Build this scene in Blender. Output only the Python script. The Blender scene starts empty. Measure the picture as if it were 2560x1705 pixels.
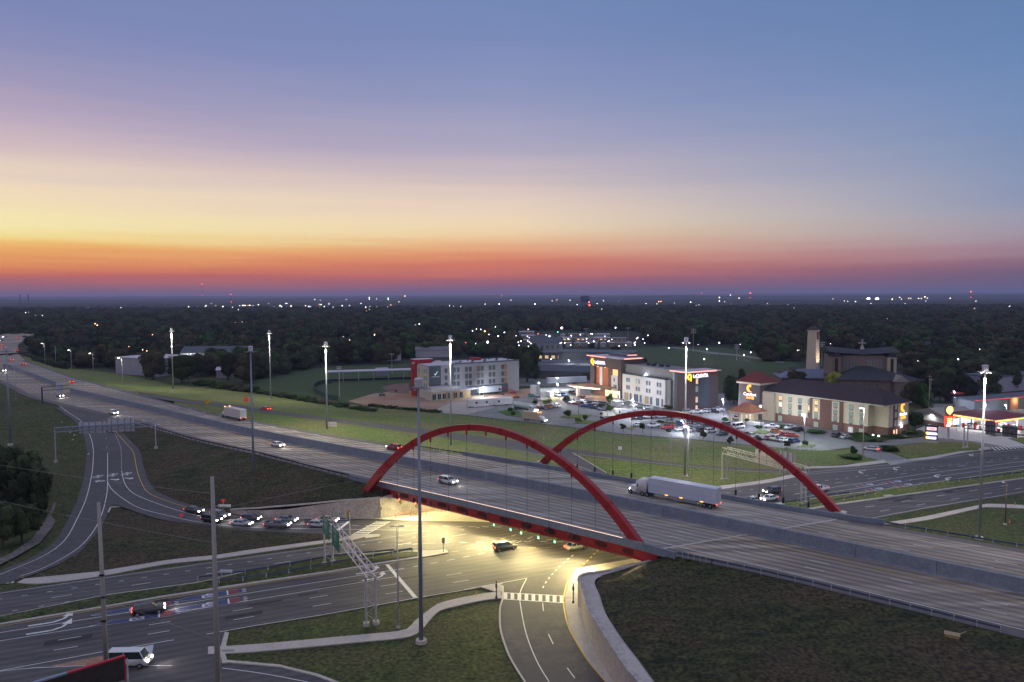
import bpy, bmesh, math, random
import numpy as np
from mathutils import Vector, Matrix, geometry, noise
R = math.radians
SC = bpy.context.scene
COL = SC.collection
# ------------------------------------------------------------------ camera
FX, CX, CY, HZ, CAMH, ROLL = 1850.0, 1280.0, 852.5, 739.0, 51.0, 0.0035
TH = math.atan((CY - HZ) / FX)
cam_d = bpy.data.cameras.new("camera"); cam = bpy.data.objects.new("camera", cam_d); COL.objects.link(cam)
cam_d.sensor_width = 36.0; cam_d.lens = FX / 2560 * 36; cam_d.clip_end = 60000; cam_d.clip_start = 1.0
_X0 = Vector((1, 0, 0)); _Y0 = Vector((0, math.sin(TH), math.cos(TH))); _F = Vector((0, math.cos(TH), -math.sin(TH)))
_c, _s = math.cos(ROLL), math.sin(ROLL)
_Xc = _X0 * _c - _Y0 * _s; _Yc = _X0 * _s + _Y0 * _c
_m = Matrix((_Xc, _Yc, -_F)).transposed().to_4x4(); _m.translation = Vector((0, 0, CAMH))
cam.matrix_world = _m
SC.camera = cam
# ------------------------------------------------------------------ view
SC.view_settings.view_transform = 'Standard'; SC.view_settings.look = 'None'
SC.view_settings.exposure = 0.0; SC.view_settings.gamma = 1.0
SC.render.engine = 'CYCLES'
SC.cycles.use_denoising = True
SC.cycles.max_bounces = 5; SC.cycles.diffuse_bounces = 2; SC.cycles.glossy_bounces = 2
SC.cycles.volume_bounces = 0; SC.cycles.transparent_max_bounces = 6
SC.cycles.use_light_tree = True; SC.cycles.sample_clamp_indirect = 4.0
SC.cycles.use_adaptive_sampling = True; SC.cycles.adaptive_threshold = 0.015
# ------------------------------------------------------------------ world: dusk sky
def lin(c):
    if isinstance(c, str):
        c = tuple(int(c[i:i+2], 16) for i in (0, 2, 4))
    return tuple(((v/255)/12.92 if v/255 <= .04045 else ((v/255+.055)/1.055)**2.4) for v in c) + (1.0,)
W = bpy.data.worlds.new("World"); SC.world = W; W.use_nodes = True
nt = W.node_tree; nt.nodes.clear()
N = nt.nodes.new; L = nt.links.new
tc = N('ShaderNodeTexCoord'); sep = N('ShaderNodeSeparateXYZ'); L(tc.outputs['Generated'], sep.inputs[0])
def mth(op, a, b=None, **k):
    n = N('ShaderNodeMath'); n.operation = op
    for i, v in enumerate((a, b)):
        if v is None: continue
        if isinstance(v, (int, float)): n.inputs[i].default_value = v
        else: L(v, n.inputs[i])
    n.use_clamp = k.get('clamp', False)
    return n.outputs[0]
hor = mth('SQRT', mth('ADD', mth('MULTIPLY', sep.outputs['X'], sep.outputs['X']), mth('MULTIPLY', sep.outputs['Y'], sep.outputs['Y'])))
elev = mth('ARCTAN2', sep.outputs['Z'], hor)            # radians
az = mth('ARCTAN2', sep.outputs['X'], sep.outputs['Y'])  # 0 = ahead, + right
# soft horizontal cloud streaks low over the sunset
nz = N('ShaderNodeTexNoise'); mp = N('ShaderNodeMapping'); L(tc.outputs['Generated'], mp.inputs[0]); mp.inputs['Scale'].default_value = (1.6, 1.6, 42)
L(mp.outputs[0], nz.inputs['Vector']); nz.inputs['Scale'].default_value = 1.5; nz.inputs['Detail'].default_value = 3
elev_n = mth('ADD', elev, mth('MULTIPLY', mth('SUBTRACT', nz.outputs['Fac'], 0.5), 0.030))
pos = mth('MULTIPLY', elev_n, 1/0.5, clamp=True)
def ramp(azdeg, pts):
    n = N('ShaderNodeValToRGB'); n.color_ramp.interpolation = 'CARDINAL'
    e = n.color_ramp.elements
    sc = math.cos(R(azdeg))
    out = [(0.0, pts[-1][1])] + [(math.atan((HZ - y) / FX * sc) / 0.5, c) for y, c in reversed(pts) if y < HZ]
    out = [(p, c) for p, c in out if 0 <= p <= 1]
    while len(e) < len(out): e.new(0.5)
    for el, (p, c) in zip(e, sorted(out)):
        el.position = p; el.color = lin(c)
    L(pos, n.inputs[0])
    return n.outputs[0]
SKY_L = [(0, (126,136,182)), (120, (144,146,186)), (220, (168,158,188)), (300, (192,174,192)), (370, (218,196,194)), (430, (238,216,194)), (500, (250,228,186)), (560, (255,238,172)), (600, (254,212,124)), (640, (244,162,88)), (678, (224,120,78)), (705, (192,106,98)), (738, (160,102,114))]
SKY_C = [(0, (116,137,184)), (150, (130,144,188)), (280, (154,158,192)), (380, (182,174,194)), (460, (214,196,194)), (525, (238,214,192)), (572, (246,218,178)), (612, (242,194,148)), (650, (230,144,106)), (682, (206,112,96)), (706, (176,100,106)), (738, (146,98,122))]
SKY_R = [(0, (100,130,176)), (200, (112,140,184)), (400, (130,149,184)), (500, (145,154,182)), (560, (160,158,176)), (604, (166,147,160)), (645, (156,120,134)), (685, (130,100,120)), (738, (106,90,120))]
cl, cc, cr = ramp(-34.7, SKY_L), ramp(0, SKY_C), ramp(34.7, SKY_R)
def mixc(f, a, b):
    n = N('ShaderNodeMix'); n.data_type = 'RGBA'
    L(f, n.inputs[0]); L(a, n.inputs[6]); L(b, n.inputs[7]); return n.outputs[2]
fl = mth('MULTIPLY', mth('ADD', az, R(34.7)), 1/R(34.7), clamp=True)
fr = mth('MULTIPLY', az, 1/R(34.7), clamp=True)
sky = mixc(fr, mixc(fl, cl, cc), cr)
# the part of the sky above and behind the picture: a broad blue lavender dome, brightened overhead as added fill for the ground
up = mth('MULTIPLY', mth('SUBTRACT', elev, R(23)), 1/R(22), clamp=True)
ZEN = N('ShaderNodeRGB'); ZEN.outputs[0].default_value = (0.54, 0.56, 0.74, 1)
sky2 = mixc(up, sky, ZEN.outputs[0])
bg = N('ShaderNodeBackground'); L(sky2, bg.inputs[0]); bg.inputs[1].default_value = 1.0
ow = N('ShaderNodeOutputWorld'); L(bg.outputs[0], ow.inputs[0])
W.cycles.sampling_method = 'MANUAL'; W.cycles.sample_map_resolution = 512
# afterglow of the sun just below the horizon on the left
sd = bpy.data.lights.new("sun", 'SUN'); sd.energy = 0.12; sd.angle = R(30); sd.color = (1.0, 0.62, 0.42)
sun = bpy.data.objects.new("sun", sd); COL.objects.link(sun); sun.rotation_euler = (R(80), 0, R(30))
SKY_FACTOR = None
# ------------------------------------------------------------------ helpers
def P(x, y, z=0.0):
    "point where the line of sight through photo pixel x,y meets height z"
    u, v = x - CX, y - CY
    u, v = u*_c - v*_s, u*_s + v*_c
    d = Vector((u/FX, math.cos(TH) - v/FX*math.sin(TH), -math.sin(TH) - v/FX*math.cos(TH)))
    t = (z - CAMH) / d.z
    return Vector((d.x*t, d.y*t, z))
def ray(x, y):
    u, v = x - CX, y - CY
    u, v = u*_c - v*_s, u*_s + v*_c
    return Vector((u/FX, math.cos(TH) - v/FX*math.sin(TH), -math.sin(TH) - v/FX*math.cos(TH)))
def proj(p):
    d = Vector(p) - Vector((0, 0, CAMH)); z = d.dot(_F); a = d.dot(_X0)/z*FX; b = -d.dot(_Y0)/z*FX
    return (a*_c + b*_s + CX, -a*_s + b*_c + CY)
def top_h(base, py):
    "height above base whose projection reaches picture row py"
    lo, hi = 0.0, 150.0
    for _ in range(40):
        m = (lo+hi)/2
        if proj((base[0], base[1], base[2]+m))[1] < py: hi = m
        else: lo = m
    return lo
def tag(o, label=None, cat=None, group=None, kind=None):
    if label: o['label'] = label
    if cat: o['category'] = cat
    if group: o['group'] = group
    if kind: o['kind'] = kind
    return o
def empty(name, loc=(0,0,0), rz=0.0, label=None, cat=None, group=None):
    o = bpy.data.objects.new(name, None); COL.objects.link(o); o.location = loc; o.rotation_euler = (0,0,rz)
    o.empty_display_size = 0.5
    return tag(o, label, cat, group)
def copy_tree(o, parent=None):
    c = o.copy(); COL.objects.link(c)
    if parent is not None: c.parent = parent
    for ch in list(o.children): copy_tree(ch, c)
    return c
def walk(o):
    yield o
    for ch in o.children: yield from walk(ch)
def setmat(o, m):
    o.material_slots[0].link = 'OBJECT'; o.material_slots[0].material = m
class MB:
    def __init__(s): s.v = []; s.f = []; s.uv = {}
    def add(s, vs, fs):
        b = len(s.v); s.v += [tuple(p) for p in vs]; s.f += [tuple(i+b for i in f) for f in fs]; return s
    def box(s, x0, x1, y0, y1, z0, z1):
        return s.add([(x0,y0,z0),(x1,y0,z0),(x1,y1,z0),(x0,y1,z0),(x0,y0,z1),(x1,y0,z1),(x1,y1,z1),(x0,y1,z1)],
                     [(0,3,2,1),(4,5,6,7),(0,1,5,4),(1,2,6,5),(2,3,7,6),(3,0,4,7)])
    def frus(s, x0,x1,y0,y1,z0, a0,a1,b0,b1,z1):
        return s.add([(x0,y0,z0),(x1,y0,z0),(x1,y1,z0),(x0,y1,z0),(a0,b0,z1),(a1,b0,z1),(a1,b1,z1),(a0,b1,z1)],
                     [(0,3,2,1),(4,5,6,7),(0,1,5,4),(1,2,6,5),(2,3,7,6),(3,0,4,7)])
    def beam(s, p, q, w, h=None, up=(0,0,1)):
        p, q = Vector(p), Vector(q); d = (q-p).normalized(); h = h or w
        u = Vector(up)
        if abs(d.dot(u)) > .98: u = Vector((1,0,0))
        a = d.cross(u).normalized()*w/2; b = a.cross(d).normalized()*h/2
        return s.add([p-a-b,p+a-b,p+a+b,p-a+b,q-a-b,q+a-b,q+a+b,q-a+b], [(0,3,2,1),(4,5,6,7),(0,1,5,4),(1,2,6,5),(2,3,7,6),(3,0,4,7)])
    def tube(s, p, q, r0, r1=None, n=10, cap=True):
        p, q = Vector(p), Vector(q); r1 = r0 if r1 is None else r1; d = (q-p).normalized()
        u = Vector((1,0,0)) if abs(d.z) > .9 else Vector((0,0,1)); a = d.cross(u).normalized(); b = d.cross(a)
        vs = []
        for c, r in ((p, r0), (q, r1)):
            for k in range(n):
                t = 2*math.pi*k/n; vs.append(c + a*math.cos(t)*r + b*math.sin(t)*r)
        fs = [(k, (k+1)%n, n+(k+1)%n, n+k) for k in range(n)]
        if cap: fs += [tuple(reversed(range(n))), tuple(range(n, 2*n))]
        return s.add(vs, fs)
    def path(s, pts, r, n=6):
        for a, b in zip(pts[:-1], pts[1:]): s.tube(a, b, r, r, n, False)
        return s
    def prism(s, poly, z0, z1):
        n = len(poly); vs = [(p[0],p[1],z0) for p in poly] + [(p[0],p[1],z1) for p in poly]
        area = sum(poly[i][0]*poly[(i+1)%n][1]-poly[(i+1)%n][0]*poly[i][1] for i in range(n))
        if area < 0: poly = list(reversed(poly)); vs = [(p[0],p[1],z0) for p in poly] + [(p[0],p[1],z1) for p in poly]
        return s.add(vs, [tuple(reversed(range(n))), tuple(range(n,2*n))] + [(i,(i+1)%n,n+(i+1)%n,n+i) for i in range(n)])
    def ball(s, c, r, sx=1, sy=1, sz=1, nu=10, nv=6):
        vs = [(c[0],c[1],c[2]-r*sz)]; fs = []
        for j in range(1, nv):
            t = math.pi*j/nv - math.pi/2
            for i in range(nu):
                a = 2*math.pi*i/nu; vs.append((c[0]+r*sx*math.cos(t)*math.cos(a), c[1]+r*sy*math.cos(t)*math.sin(a), c[2]+r*sz*math.sin(t)))
        vs.append((c[0],c[1],c[2]+r*sz)); top = len(vs)-1
        for i in range(nu): fs.append((0, 1+(i+1)%nu, 1+i)); fs.append((top, top-nu+i, top-nu+(i+1)%nu))
        for j in range(nv-2):
            for i in range(nu):
                a = 1+j*nu+i; b = 1+j*nu+(i+1)%nu; fs.append((a,b,b+nu,a+nu))
        return s.add(vs, fs)
    def build(s, name, m=None, parent=None, smooth=False, mats=None, fm=None):
        me = bpy.data.meshes.new(name); me.from_pydata([tuple(v) for v in s.v], [], s.f); me.validate()
        if mats:
            for x in mats: me.materials.append(x)
            if fm: me.polygons.foreach_set('material_index', fm)
        elif m: me.materials.append(m)
        if smooth: me.polygons.foreach_set('use_smooth', [True]*len(me.polygons))
        me.update()
        o = bpy.data.objects.new(name, me); COL.objects.link(o)
        if parent is not None: o.parent = parent
        return o
def light(kind, loc, power, color, parent=None, size=0.3, rot=None, spot=None, blend=0.6, sizey=None):
    d = bpy.data.lights.new(kind.lower()+"_light", kind); d.energy = power; d.color = color
    if kind == 'POINT': d.shadow_soft_size = size
    if kind == 'SPOT': d.shadow_soft_size = size; d.spot_size = R(spot or 120); d.spot_blend = blend
    if kind == 'AREA': d.size = size; d.shape = 'RECTANGLE'; d.size_y = sizey or size
    o = bpy.data.objects.new(kind.lower()+"_light", d); COL.objects.link(o); o.location = loc
    if rot is not None: o.rotation_euler = rot
    if parent is not None: o.parent = parent
    return o
def aim(o, d):
    o.rotation_euler = Vector(d).to_track_quat('-Z', 'Y').to_euler()
# ------------------------------------------------------------------ materials
MAT = {}
ORD_ = ['first','second','third','fourth','fifth','sixth','seventh','eighth','ninth','tenth','eleventh','twelfth','thirteenth','fourteenth','fifteenth','sixteenth','seventeenth','eighteenth','nineteenth','twentieth']
TENS_ = ['twenty','thirty','forty','fifty','sixty','seventy','eighty','ninety']
def ordw(n):
    if n > 99: return 'one hundred and '+ordw(n-100) if n > 100 else 'hundredth'
    if n <= 20: return ORD_[n-1]
    t, u = divmod(n, 10)
    return {2:'twentieth',3:'thirtieth',4:'fortieth',5:'fiftieth',6:'sixtieth',7:'seventieth',8:'eightieth',9:'ninetieth'}[t] if u == 0 else TENS_[t-2]+' '+ORD_[u-1]
def mat(name, c1, c2=None, scale=1.0, rough=.8, bump=0.0, metal=0.0, emit=None, es=0.0, stretch=None, rot=0.0, detail=4, c3=None, scale3=.05, contrast=.5, spec=.3, uv=False, fine=None):
    if name in MAT: return MAT[name]
    m = bpy.data.materials.new(name); m.use_nodes = True; MAT[name] = m
    t = m.node_tree; b = t.nodes['Principled BSDF']; Nn = t.nodes.new; Ll = t.links.new
    def col(c): return lin(c) if isinstance(c, str) else tuple(c)+(1.0,)
    b.inputs['Roughness'].default_value = rough; b.inputs['Metallic'].default_value = metal
    b.inputs['Specular IOR Level'].default_value = spec
    b.inputs['Base Color'].default_value = col(c1)
    if emit:
        b.inputs['Emission Color'].default_value = col(emit); b.inputs['Emission Strength'].default_value = es
    if c2 or bump:
        tcn = Nn('ShaderNodeTexCoord'); mpn = Nn('ShaderNodeMapping'); Ll(tcn.outputs['UV' if uv else 'Object'], mpn.inputs[0])
        mpn.inputs['Rotation'].default_value = (0,0,rot)
        if stretch: mpn.inputs['Scale'].default_value = stretch
        n1 = Nn('ShaderNodeTexNoise'); Ll(mpn.outputs[0], n1.inputs['Vector']); n1.inputs['Scale'].default_value = scale
        n1.inputs['Detail'].default_value = detail; n1.inputs['Roughness'].default_value = .65
        mr = Nn('ShaderNodeMapRange'); Ll(n1.outputs['Fac'], mr.inputs[0]); mr.inputs[1].default_value = .5-contrast*.4; mr.inputs[2].default_value = .5+contrast*.4
        out = None
        if c2:
            mx = Nn('ShaderNodeMix'); mx.data_type = 'RGBA'; Ll(mr.outputs[0], mx.inputs[0]); mx.inputs[6].default_value = col(c1); mx.inputs[7].default_value = col(c2); out = mx.outputs[2]
            if c3:
                n3 = Nn('ShaderNodeTexNoise'); Ll(tcn.outputs['Object'], n3.inputs['Vector']); n3.inputs['Scale'].default_value = scale3; n3.inputs['Detail'].default_value = 3
                m3 = Nn('ShaderNodeMapRange'); Ll(n3.outputs['Fac'], m3.inputs[0]); m3.inputs[1].default_value = .42; m3.inputs[2].default_value = .62
                mx3 = Nn('ShaderNodeMix'); mx3.data_type = 'RGBA'; Ll(m3.outputs[0], mx3.inputs[0]); Ll(out, mx3.inputs[6]); mx3.inputs[7].default_value = col(c3); out = mx3.outputs[2]
            if fine:
                n4 = Nn('ShaderNodeTexNoise'); Ll(tcn.outputs['Object'], n4.inputs['Vector']); n4.inputs['Scale'].default_value = fine[0]; n4.inputs['Detail'].default_value = 3
                m4 = Nn('ShaderNodeMapRange'); Ll(n4.outputs['Fac'], m4.inputs[0]); m4.inputs[1].default_value = .3; m4.inputs[2].default_value = .7; m4.inputs[3].default_value = 1-fine[1]; m4.inputs[4].default_value = 1+fine[1]
                mm = Nn('ShaderNodeVectorMath'); mm.operation = 'SCALE'; Ll(out, mm.inputs[0]); Ll(m4.outputs[0], mm.inputs['Scale']); out = mm.outputs[0]
            Ll(out, b.inputs['Base Color'])
        if bump:
            bp = Nn('ShaderNodeBump'); bp.inputs['Strength'].default_value = bump; bp.inputs['Distance'].default_value = .1
            Ll(n1.outputs['Fac'], bp.inputs['Height']); Ll(bp.outputs[0], b.inputs['Normal'])
    return m
def emis(name, c, s):
    return mat(name, (.02,.02,.02), emit=c, es=s, rough=.5)
INT_ANG = R(-39.7); ART_ANG = R(23.9)
grass = mat('grass', (.018,.032,.008), (.062,.080,.022), .45, .95, .6, c3=(.052,.054,.020), scale3=.11, fine=(1.6,.75), detail=10, contrast=.4)
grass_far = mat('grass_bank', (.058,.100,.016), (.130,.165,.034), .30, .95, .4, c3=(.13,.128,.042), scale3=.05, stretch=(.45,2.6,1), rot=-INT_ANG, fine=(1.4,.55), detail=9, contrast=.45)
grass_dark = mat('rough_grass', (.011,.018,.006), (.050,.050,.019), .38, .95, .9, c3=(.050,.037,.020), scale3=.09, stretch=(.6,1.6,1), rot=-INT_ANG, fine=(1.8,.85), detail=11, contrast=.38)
forest_floor = mat('woodland_floor', (.016,.022,.012), (.03,.036,.018), .2, .95)
asphalt = mat('asphalt', (.045,.044,.050), (.125,.118,.122), .32, .85, .12, stretch=(.10,1.4,1), rot=-ART_ANG, fine=(9.0,.22), c3=(.074,.070,.076), scale3=.03, contrast=.5, detail=6)
asphalt_ramp = mat('asphalt_ramp', (.055,.052,.060), (.112,.104,.110), .5, .85, .1, fine=(9.0,.22), c3=(.08,.076,.08), scale3=.04)
asphalt_lot = mat('asphalt_lot', (.14,.145,.145), (.22,.22,.215), .12, .85, .1, fine=(5.0,.15))
int_conc = mat('interstate_pavement', (.085,.075,.068), (.46,.39,.31), .26, .8, .06, stretch=(.025,1.9,1), rot=-INT_ANG, fine=(7.0,.16), contrast=.42, detail=7, c3=(.19,.165,.145), scale3=.02)
deck_conc = mat('deck_concrete', (.13,.125,.115), (.42,.39,.34), .28, .8, .05, stretch=(.04,1.3,1), rot=-INT_ANG, fine=(7.0,.14), contrast=.45, detail=7, c3=(.24,.22,.20), scale3=.05)
shoulder = mat('shoulder_asphalt', (.10,.088,.094), (.13,.115,.12), .6, .85, fine=(8.0,.2))
conc = mat('concrete', (.36,.34,.31), (.46,.43,.39), .5, .85, .1, fine=(4.0,.18))
conc_side = mat('sidewalk_concrete', (.36,.33,.31), (.46,.42,.39), .35, .85, .05, fine=(3.0,.12))
conc_blue = mat('barrier_concrete', (.15,.18,.23), (.21,.24,.29), .6, .85, .1, fine=(3.0,.15))
conc_wall = mat('wall_concrete', (.30,.28,.27), (.42,.39,.37), .8, .9, .2, fine=(3.0,.2))
white_paint = mat('white_marking', (.72,.72,.72), (.52,.52,.52), 1.5, .7, fine=(6.0,.15))
yellow_paint = mat('yellow_marking', (.62,.42,.06), (.5,.33,.05), 1.5, .7)
dirt = mat('red_dirt', (.24,.13,.08), (.34,.20,.13), .15, .95, .4, c3=(.30,.22,.16), scale3=.05, fine=(2.0,.3))
galv = mat('galvanised_steel', (.36,.38,.42), (.46,.48,.52), 2.0, .45, metal=.35)
steel_blue = mat('painted_steel', (.19,.23,.30), (.24,.28,.35), 1.5, .5, metal=.1)
dark_metal = mat('dark_metal', (.03,.035,.045), rough=.5, metal=.4)
wood = mat('pole_wood', (.26,.25,.23), (.38,.36,.33), 6.0, .9, .4, stretch=(6,6,.4))
red_steel = mat('red_steel', (.36,.010,.018), (.22,.006,.010), .35, .45, .15, spec=.45, stretch=(1,1,2.5), c3=(.27,.012,.016), scale3=.3, fine=(2.5,.18))
black = mat('black_rubber', (.015,.015,.017), rough=.7)
glass = mat('dark_glass', (.02,.03,.04), rough=.08, spec=.8)
def add_tracks(m, ang, period, phase, amp):
    "wheel tracks: darker bands running along the road"
    t = m.node_tree; b = t.nodes['Principled BSDF']; src = b.inputs['Base Color'].links[0].from_socket; Nn = t.nodes.new
    tcn = Nn('ShaderNodeTexCoord'); dp = Nn('ShaderNodeVectorMath'); dp.operation = 'DOT_PRODUCT'; dp.inputs[1].default_value = (-math.sin(ang), math.cos(ang), 0); t.links.new(tcn.outputs['Object'], dp.inputs[0])
    def M(op, a, b_=None):
        n = Nn('ShaderNodeMath'); n.operation = op
        for i, v in enumerate((a, b_)):
            if v is None: continue
            if isinstance(v, (int, float)): n.inputs[i].default_value = v
            else: t.links.new(v, n.inputs[i])
        return n.outputs[0]
    w = M('COSINE', M('MULTIPLY', M('SUBTRACT', dp.outputs['Value'], phase), 2*math.pi/period))
    nz_ = Nn('ShaderNodeTexNoise'); nz_.inputs['Scale'].default_value = .05; t.links.new(tcn.outputs['Object'], nz_.inputs['Vector'])
    f = M('SUBTRACT', 1.0, M('MULTIPLY', M('MULTIPLY', M('ADD', w, .2), nz_.outputs['Fac']), amp*2))
    sc_ = Nn('ShaderNodeVectorMath'); sc_.operation = 'SCALE'; t.links.new(src, sc_.inputs[0]); t.links.new(f, sc_.inputs['Scale']); t.links.new(sc_.outputs[0], b.inputs['Base Color'])
def cat_smooth(pts, k):
    "catmull-rom through pts (vectors), k sub-steps per segment"
    out = []
    n = len(pts)
    for i in range(n-1):
        p0, p1, p2, p3 = pts[max(i-1,0)], pts[i], pts[i+1], pts[min(i+2,n-1)]
        for j in range(k):
            t = j/k
            out.append(0.5*((2*p1)+(-p0+p2)*t+(2*p0-5*p1+4*p2-p3)*t*t+(-p0+3*p1-3*p2+p3)*t**3))
    out.append(pts[-1].copy())
    return out
def PL(pts, z=0.0):
    return [P(p[0], p[1], p[2] if len(p) > 2 else z) for p in pts]
def resample(pts, n):
    d = [0.0]
    for a, b in zip(pts[:-1], pts[1:]): d.append(d[-1] + (b-a).length)
    out = []; j = 0
    for i in range(n):
        s = d[-1]*i/(n-1)
        while j < len(d)-2 and d[j+1] < s: j += 1
        t = 0 if d[j+1] == d[j] else (s-d[j])/(d[j+1]-d[j])
        out.append(pts[j].lerp(pts[j+1], min(1,max(0,t))))
    return out
def strip(name, A, B, m, k=6, cross=4, matched=False, lift=0.0, bumpy=0.0, kind='structure', seed=1):
    "surface between two world polylines"
    if matched: a, b = cat_smooth(A, k), cat_smooth(B, k)
    else:
        n = max(len(A), len(B))*k
        a, b = resample(cat_smooth(A, 5), n), resample(cat_smooth(B, 5), n)
    mb = MB(); vs = []
    for i, (p, q) in enumerate(zip(a, b)):
        for j in range(cross+1):
            v = p.lerp(q, j/cross); z = v.z + lift
            if bumpy and 0 < j < cross: z += bumpy*(noise.noise(Vector((v.x*.12, v.y*.12, seed)))+.4*noise.noise(Vector((v.x*.5, v.y*.5, seed))))
            vs.append((v.x, v.y, z))
    w = cross+1; fs = []
    for i in range(len(a)-1):
        for j in range(cross):
            fs.append((i*w+j, (i+1)*w+j, (i+1)*w+j+1, i*w+j+1))
    # make normals face up
    p0, p1, p2 = Vector(vs[fs[0][0]]), Vector(vs[fs[0][1]]), Vector(vs[fs[0][2]])
    mid = fs[len(fs)//2]; p0, p1, p2 = (Vector(vs[i]) for i in mid[:3])
    if (p1-p0).cross(p2-p0).z < 0: fs = [tuple(reversed(f)) for f in fs]
    mb.add(vs, fs)
    return tag(mb.build(name, m), kind=kind) if kind else mb.build(name, m)
def poly(name, pts, m, lift=0.0, kind='structure', smooth=0):
    "flat filled outline from world points"
    if smooth: pts = cat_smooth(list(pts)+[pts[0]], smooth)[:-1]
    tris = geometry.tessellate_polygon([[Vector((p.x,p.y,0)) for p in pts]])
    vs = [(p.x,p.y,p.z+lift) for p in pts]; fs = []
    for t in tris:
        a, b, c = (Vector(vs[i]) for i in t)
        fs.append(t if (b-a).cross(c-a).z > 0 else tuple(reversed(t)))
    mb = MB(); mb.add(vs, fs); o = mb.build(name, m)
    return tag(o, kind=kind) if kind else o
def slab(name, pts, m, h, z0=0.0, kind='structure', smooth=0, parent=None):
    "raised flat area with upright kerb edges"
    if smooth: pts = cat_smooth(list(pts)+[pts[0]], smooth)[:-1]
    tris = geometry.tessellate_polygon([[Vector((p.x,p.y,0)) for p in pts]]); n = len(pts)
    vs = [(p.x,p.y,p.z+h) for p in pts] + [(p.x,p.y,p.z+z0) for p in pts]; fs = []
    for t in tris:
        a, b, c = (Vector(vs[i]) for i in t); fs.append(t if (b-a).cross(c-a).z > 0 else tuple(reversed(t)))
    for i in range(n): fs.append((i, (i+1)%n, n+(i+1)%n, n+i))
    mb = MB(); mb.add(vs, fs); o = mb.build(name, m, parent)
    return tag(o, kind=kind) if kind else o
LINES = {}
def paint(pts, w=.15, lift=.03, m='w', dash=None, phase=0.0, smooth=4):
    "painted line along world points; dash = (length, period)"
    if len(pts) > 2 and smooth: pts = cat_smooth(pts, smooth)
    mb = LINES.setdefault(m, MB())
    def seg(a, b):
        d = (b-a); d.z = 0
        if d.length < 1e-4: return
        n = Vector((-d.y, d.x, 0)).normalized()*w/2; l = Vector((0,0,lift))
        vs = [a+n+l, a-n+l, b-n+l, b+n+l]; mb.add(vs, [(0,1,2,3)])
    if not dash:
        L_, R_ = [], []
        for i, p in enumerate(pts):
            a = pts[max(i-1,0)]; b = pts[min(i+1,len(pts)-1)]; d = b-a; d.z = 0; n = Vector((-d.y,d.x,0)).normalized()*w/2
            L_.append(p+n+Vector((0,0,lift))); R_.append(p-n+Vector((0,0,lift)))
        vs = []; fs = []
        for a, b in zip(L_, R_): vs += [a, b]
        for i in range(len(pts)-1): fs.append((2*i, 2*i+1, 2*i+3, 2*i+2))
        mb.add(vs, fs); return
    ln, per = dash; d = [0.0]
    for a, b in zip(pts[:-1], pts[1:]): d.append(d[-1]+(b-a).length)
    def at(s):
        s = min(max(s,0),d[-1])
        for j in range(len(d)-1):
            if d[j+1] >= s: return pts[j].lerp(pts[j+1], (s-d[j])/max(1e-6,d[j+1]-d[j]))
        return pts[-1]
    s = phase
    while s < 0: s += per
    while s + ln <= d[-1]:
        seg(at(s), at(s+ln)); s += per
# ================================================================== GROUND AND ROADS
def ringgrid(name, m, r0, r1, nr, na, zf, a0=-62, a1=62, kind='structure'):
    vs = []; fs = []
    for i in range(nr+1):
        r = r0*(r1/r0)**(i/nr)
        for j in range(na+1):
            a = R(a0+(a1-a0)*j/na); x, y = r*math.sin(a), r*math.cos(a); vs.append((x, y, zf(x, y, r)))
    for i in range(nr):
        for j in range(na): a = i*(na+1)+j; fs.append((a, a+1, a+na+2, a+na+1))
    mb = MB(); mb.v = vs; mb.f = [tuple(reversed(f)) for f in fs]; return tag(mb.build(name, m), kind=kind)
g = MB(); g.add([(-30000,-3000,-.06),(30000,-3000,-.06),(30000,40000,-.06),(-30000,40000,-.06)], [(0,1,2,3)])
tag(g.build('ground', grass), kind='structure')
wf = PL([(-400,848),(0,846),(40,848),(60,866),(110,898),(160,916),(300,925),(340,932),(380,941),(500,941),(560,940),(640,952),(700,950),(740,925),(860,915),(960,912),(1020,908),(1290,900),(1345,905),(1560,870),(1900,890),(2060,960),(2300,985),(2440,975),(2560,965),(3000,960)])
poly('woodland_ground', [Vector((p.x,p.y,0)) for p in wf]+[Vector((20000,30000,0)),Vector((-20000,30000,0))], forest_floor, lift=-.02)
# --- interstate edges (photo pixels at deck height 7 m)
Z7 = 7.0
MED = [(130,823),(78,831),(20,848),(-40,862),(-66,880),(-45,900),(0,915),(33,925),(128,962),(174,981.6),(353,1024),(640,1091),(1280,1215),(1920,1347),(2558,1485),(2900,1559)]
NEAR = [(128,817),(70,824),(0,838),(-85,858),(-130,885),(-110,915),(-60,935),(0,957),(65,990),(136,1010),(331,1055),(478,1100),(640,1136),(852,1190),(939,1208),(1587,1362),(1690,1391),(1925,1440),(2501,1581),(2900,1680)]
FAR = [(132,827),(84,836),(65,843),(52,857),(46,870),(49,887),(65,900),(114,919),(190,945),(300,972),(435,1009),(538,1035),(640,1053),(803,1084),(966,1110),(1048,1121),(1280,1158),(1375,1174),(1516,1197),(1783,1243),(1920,1269),(2094,1297),(2205,1313),(2558,1373),(2900,1432)]
medw, nearw, farw = PL(MED, Z7), PL(NEAR, Z7), PL(FAR, Z7)
_d = (medw[-1]-medw[-3]).normalized()
for w_ in (medw, nearw, farw): w_ += [w_[-1]+_d*t_ for t_ in (60, 130, 220)]
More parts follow.
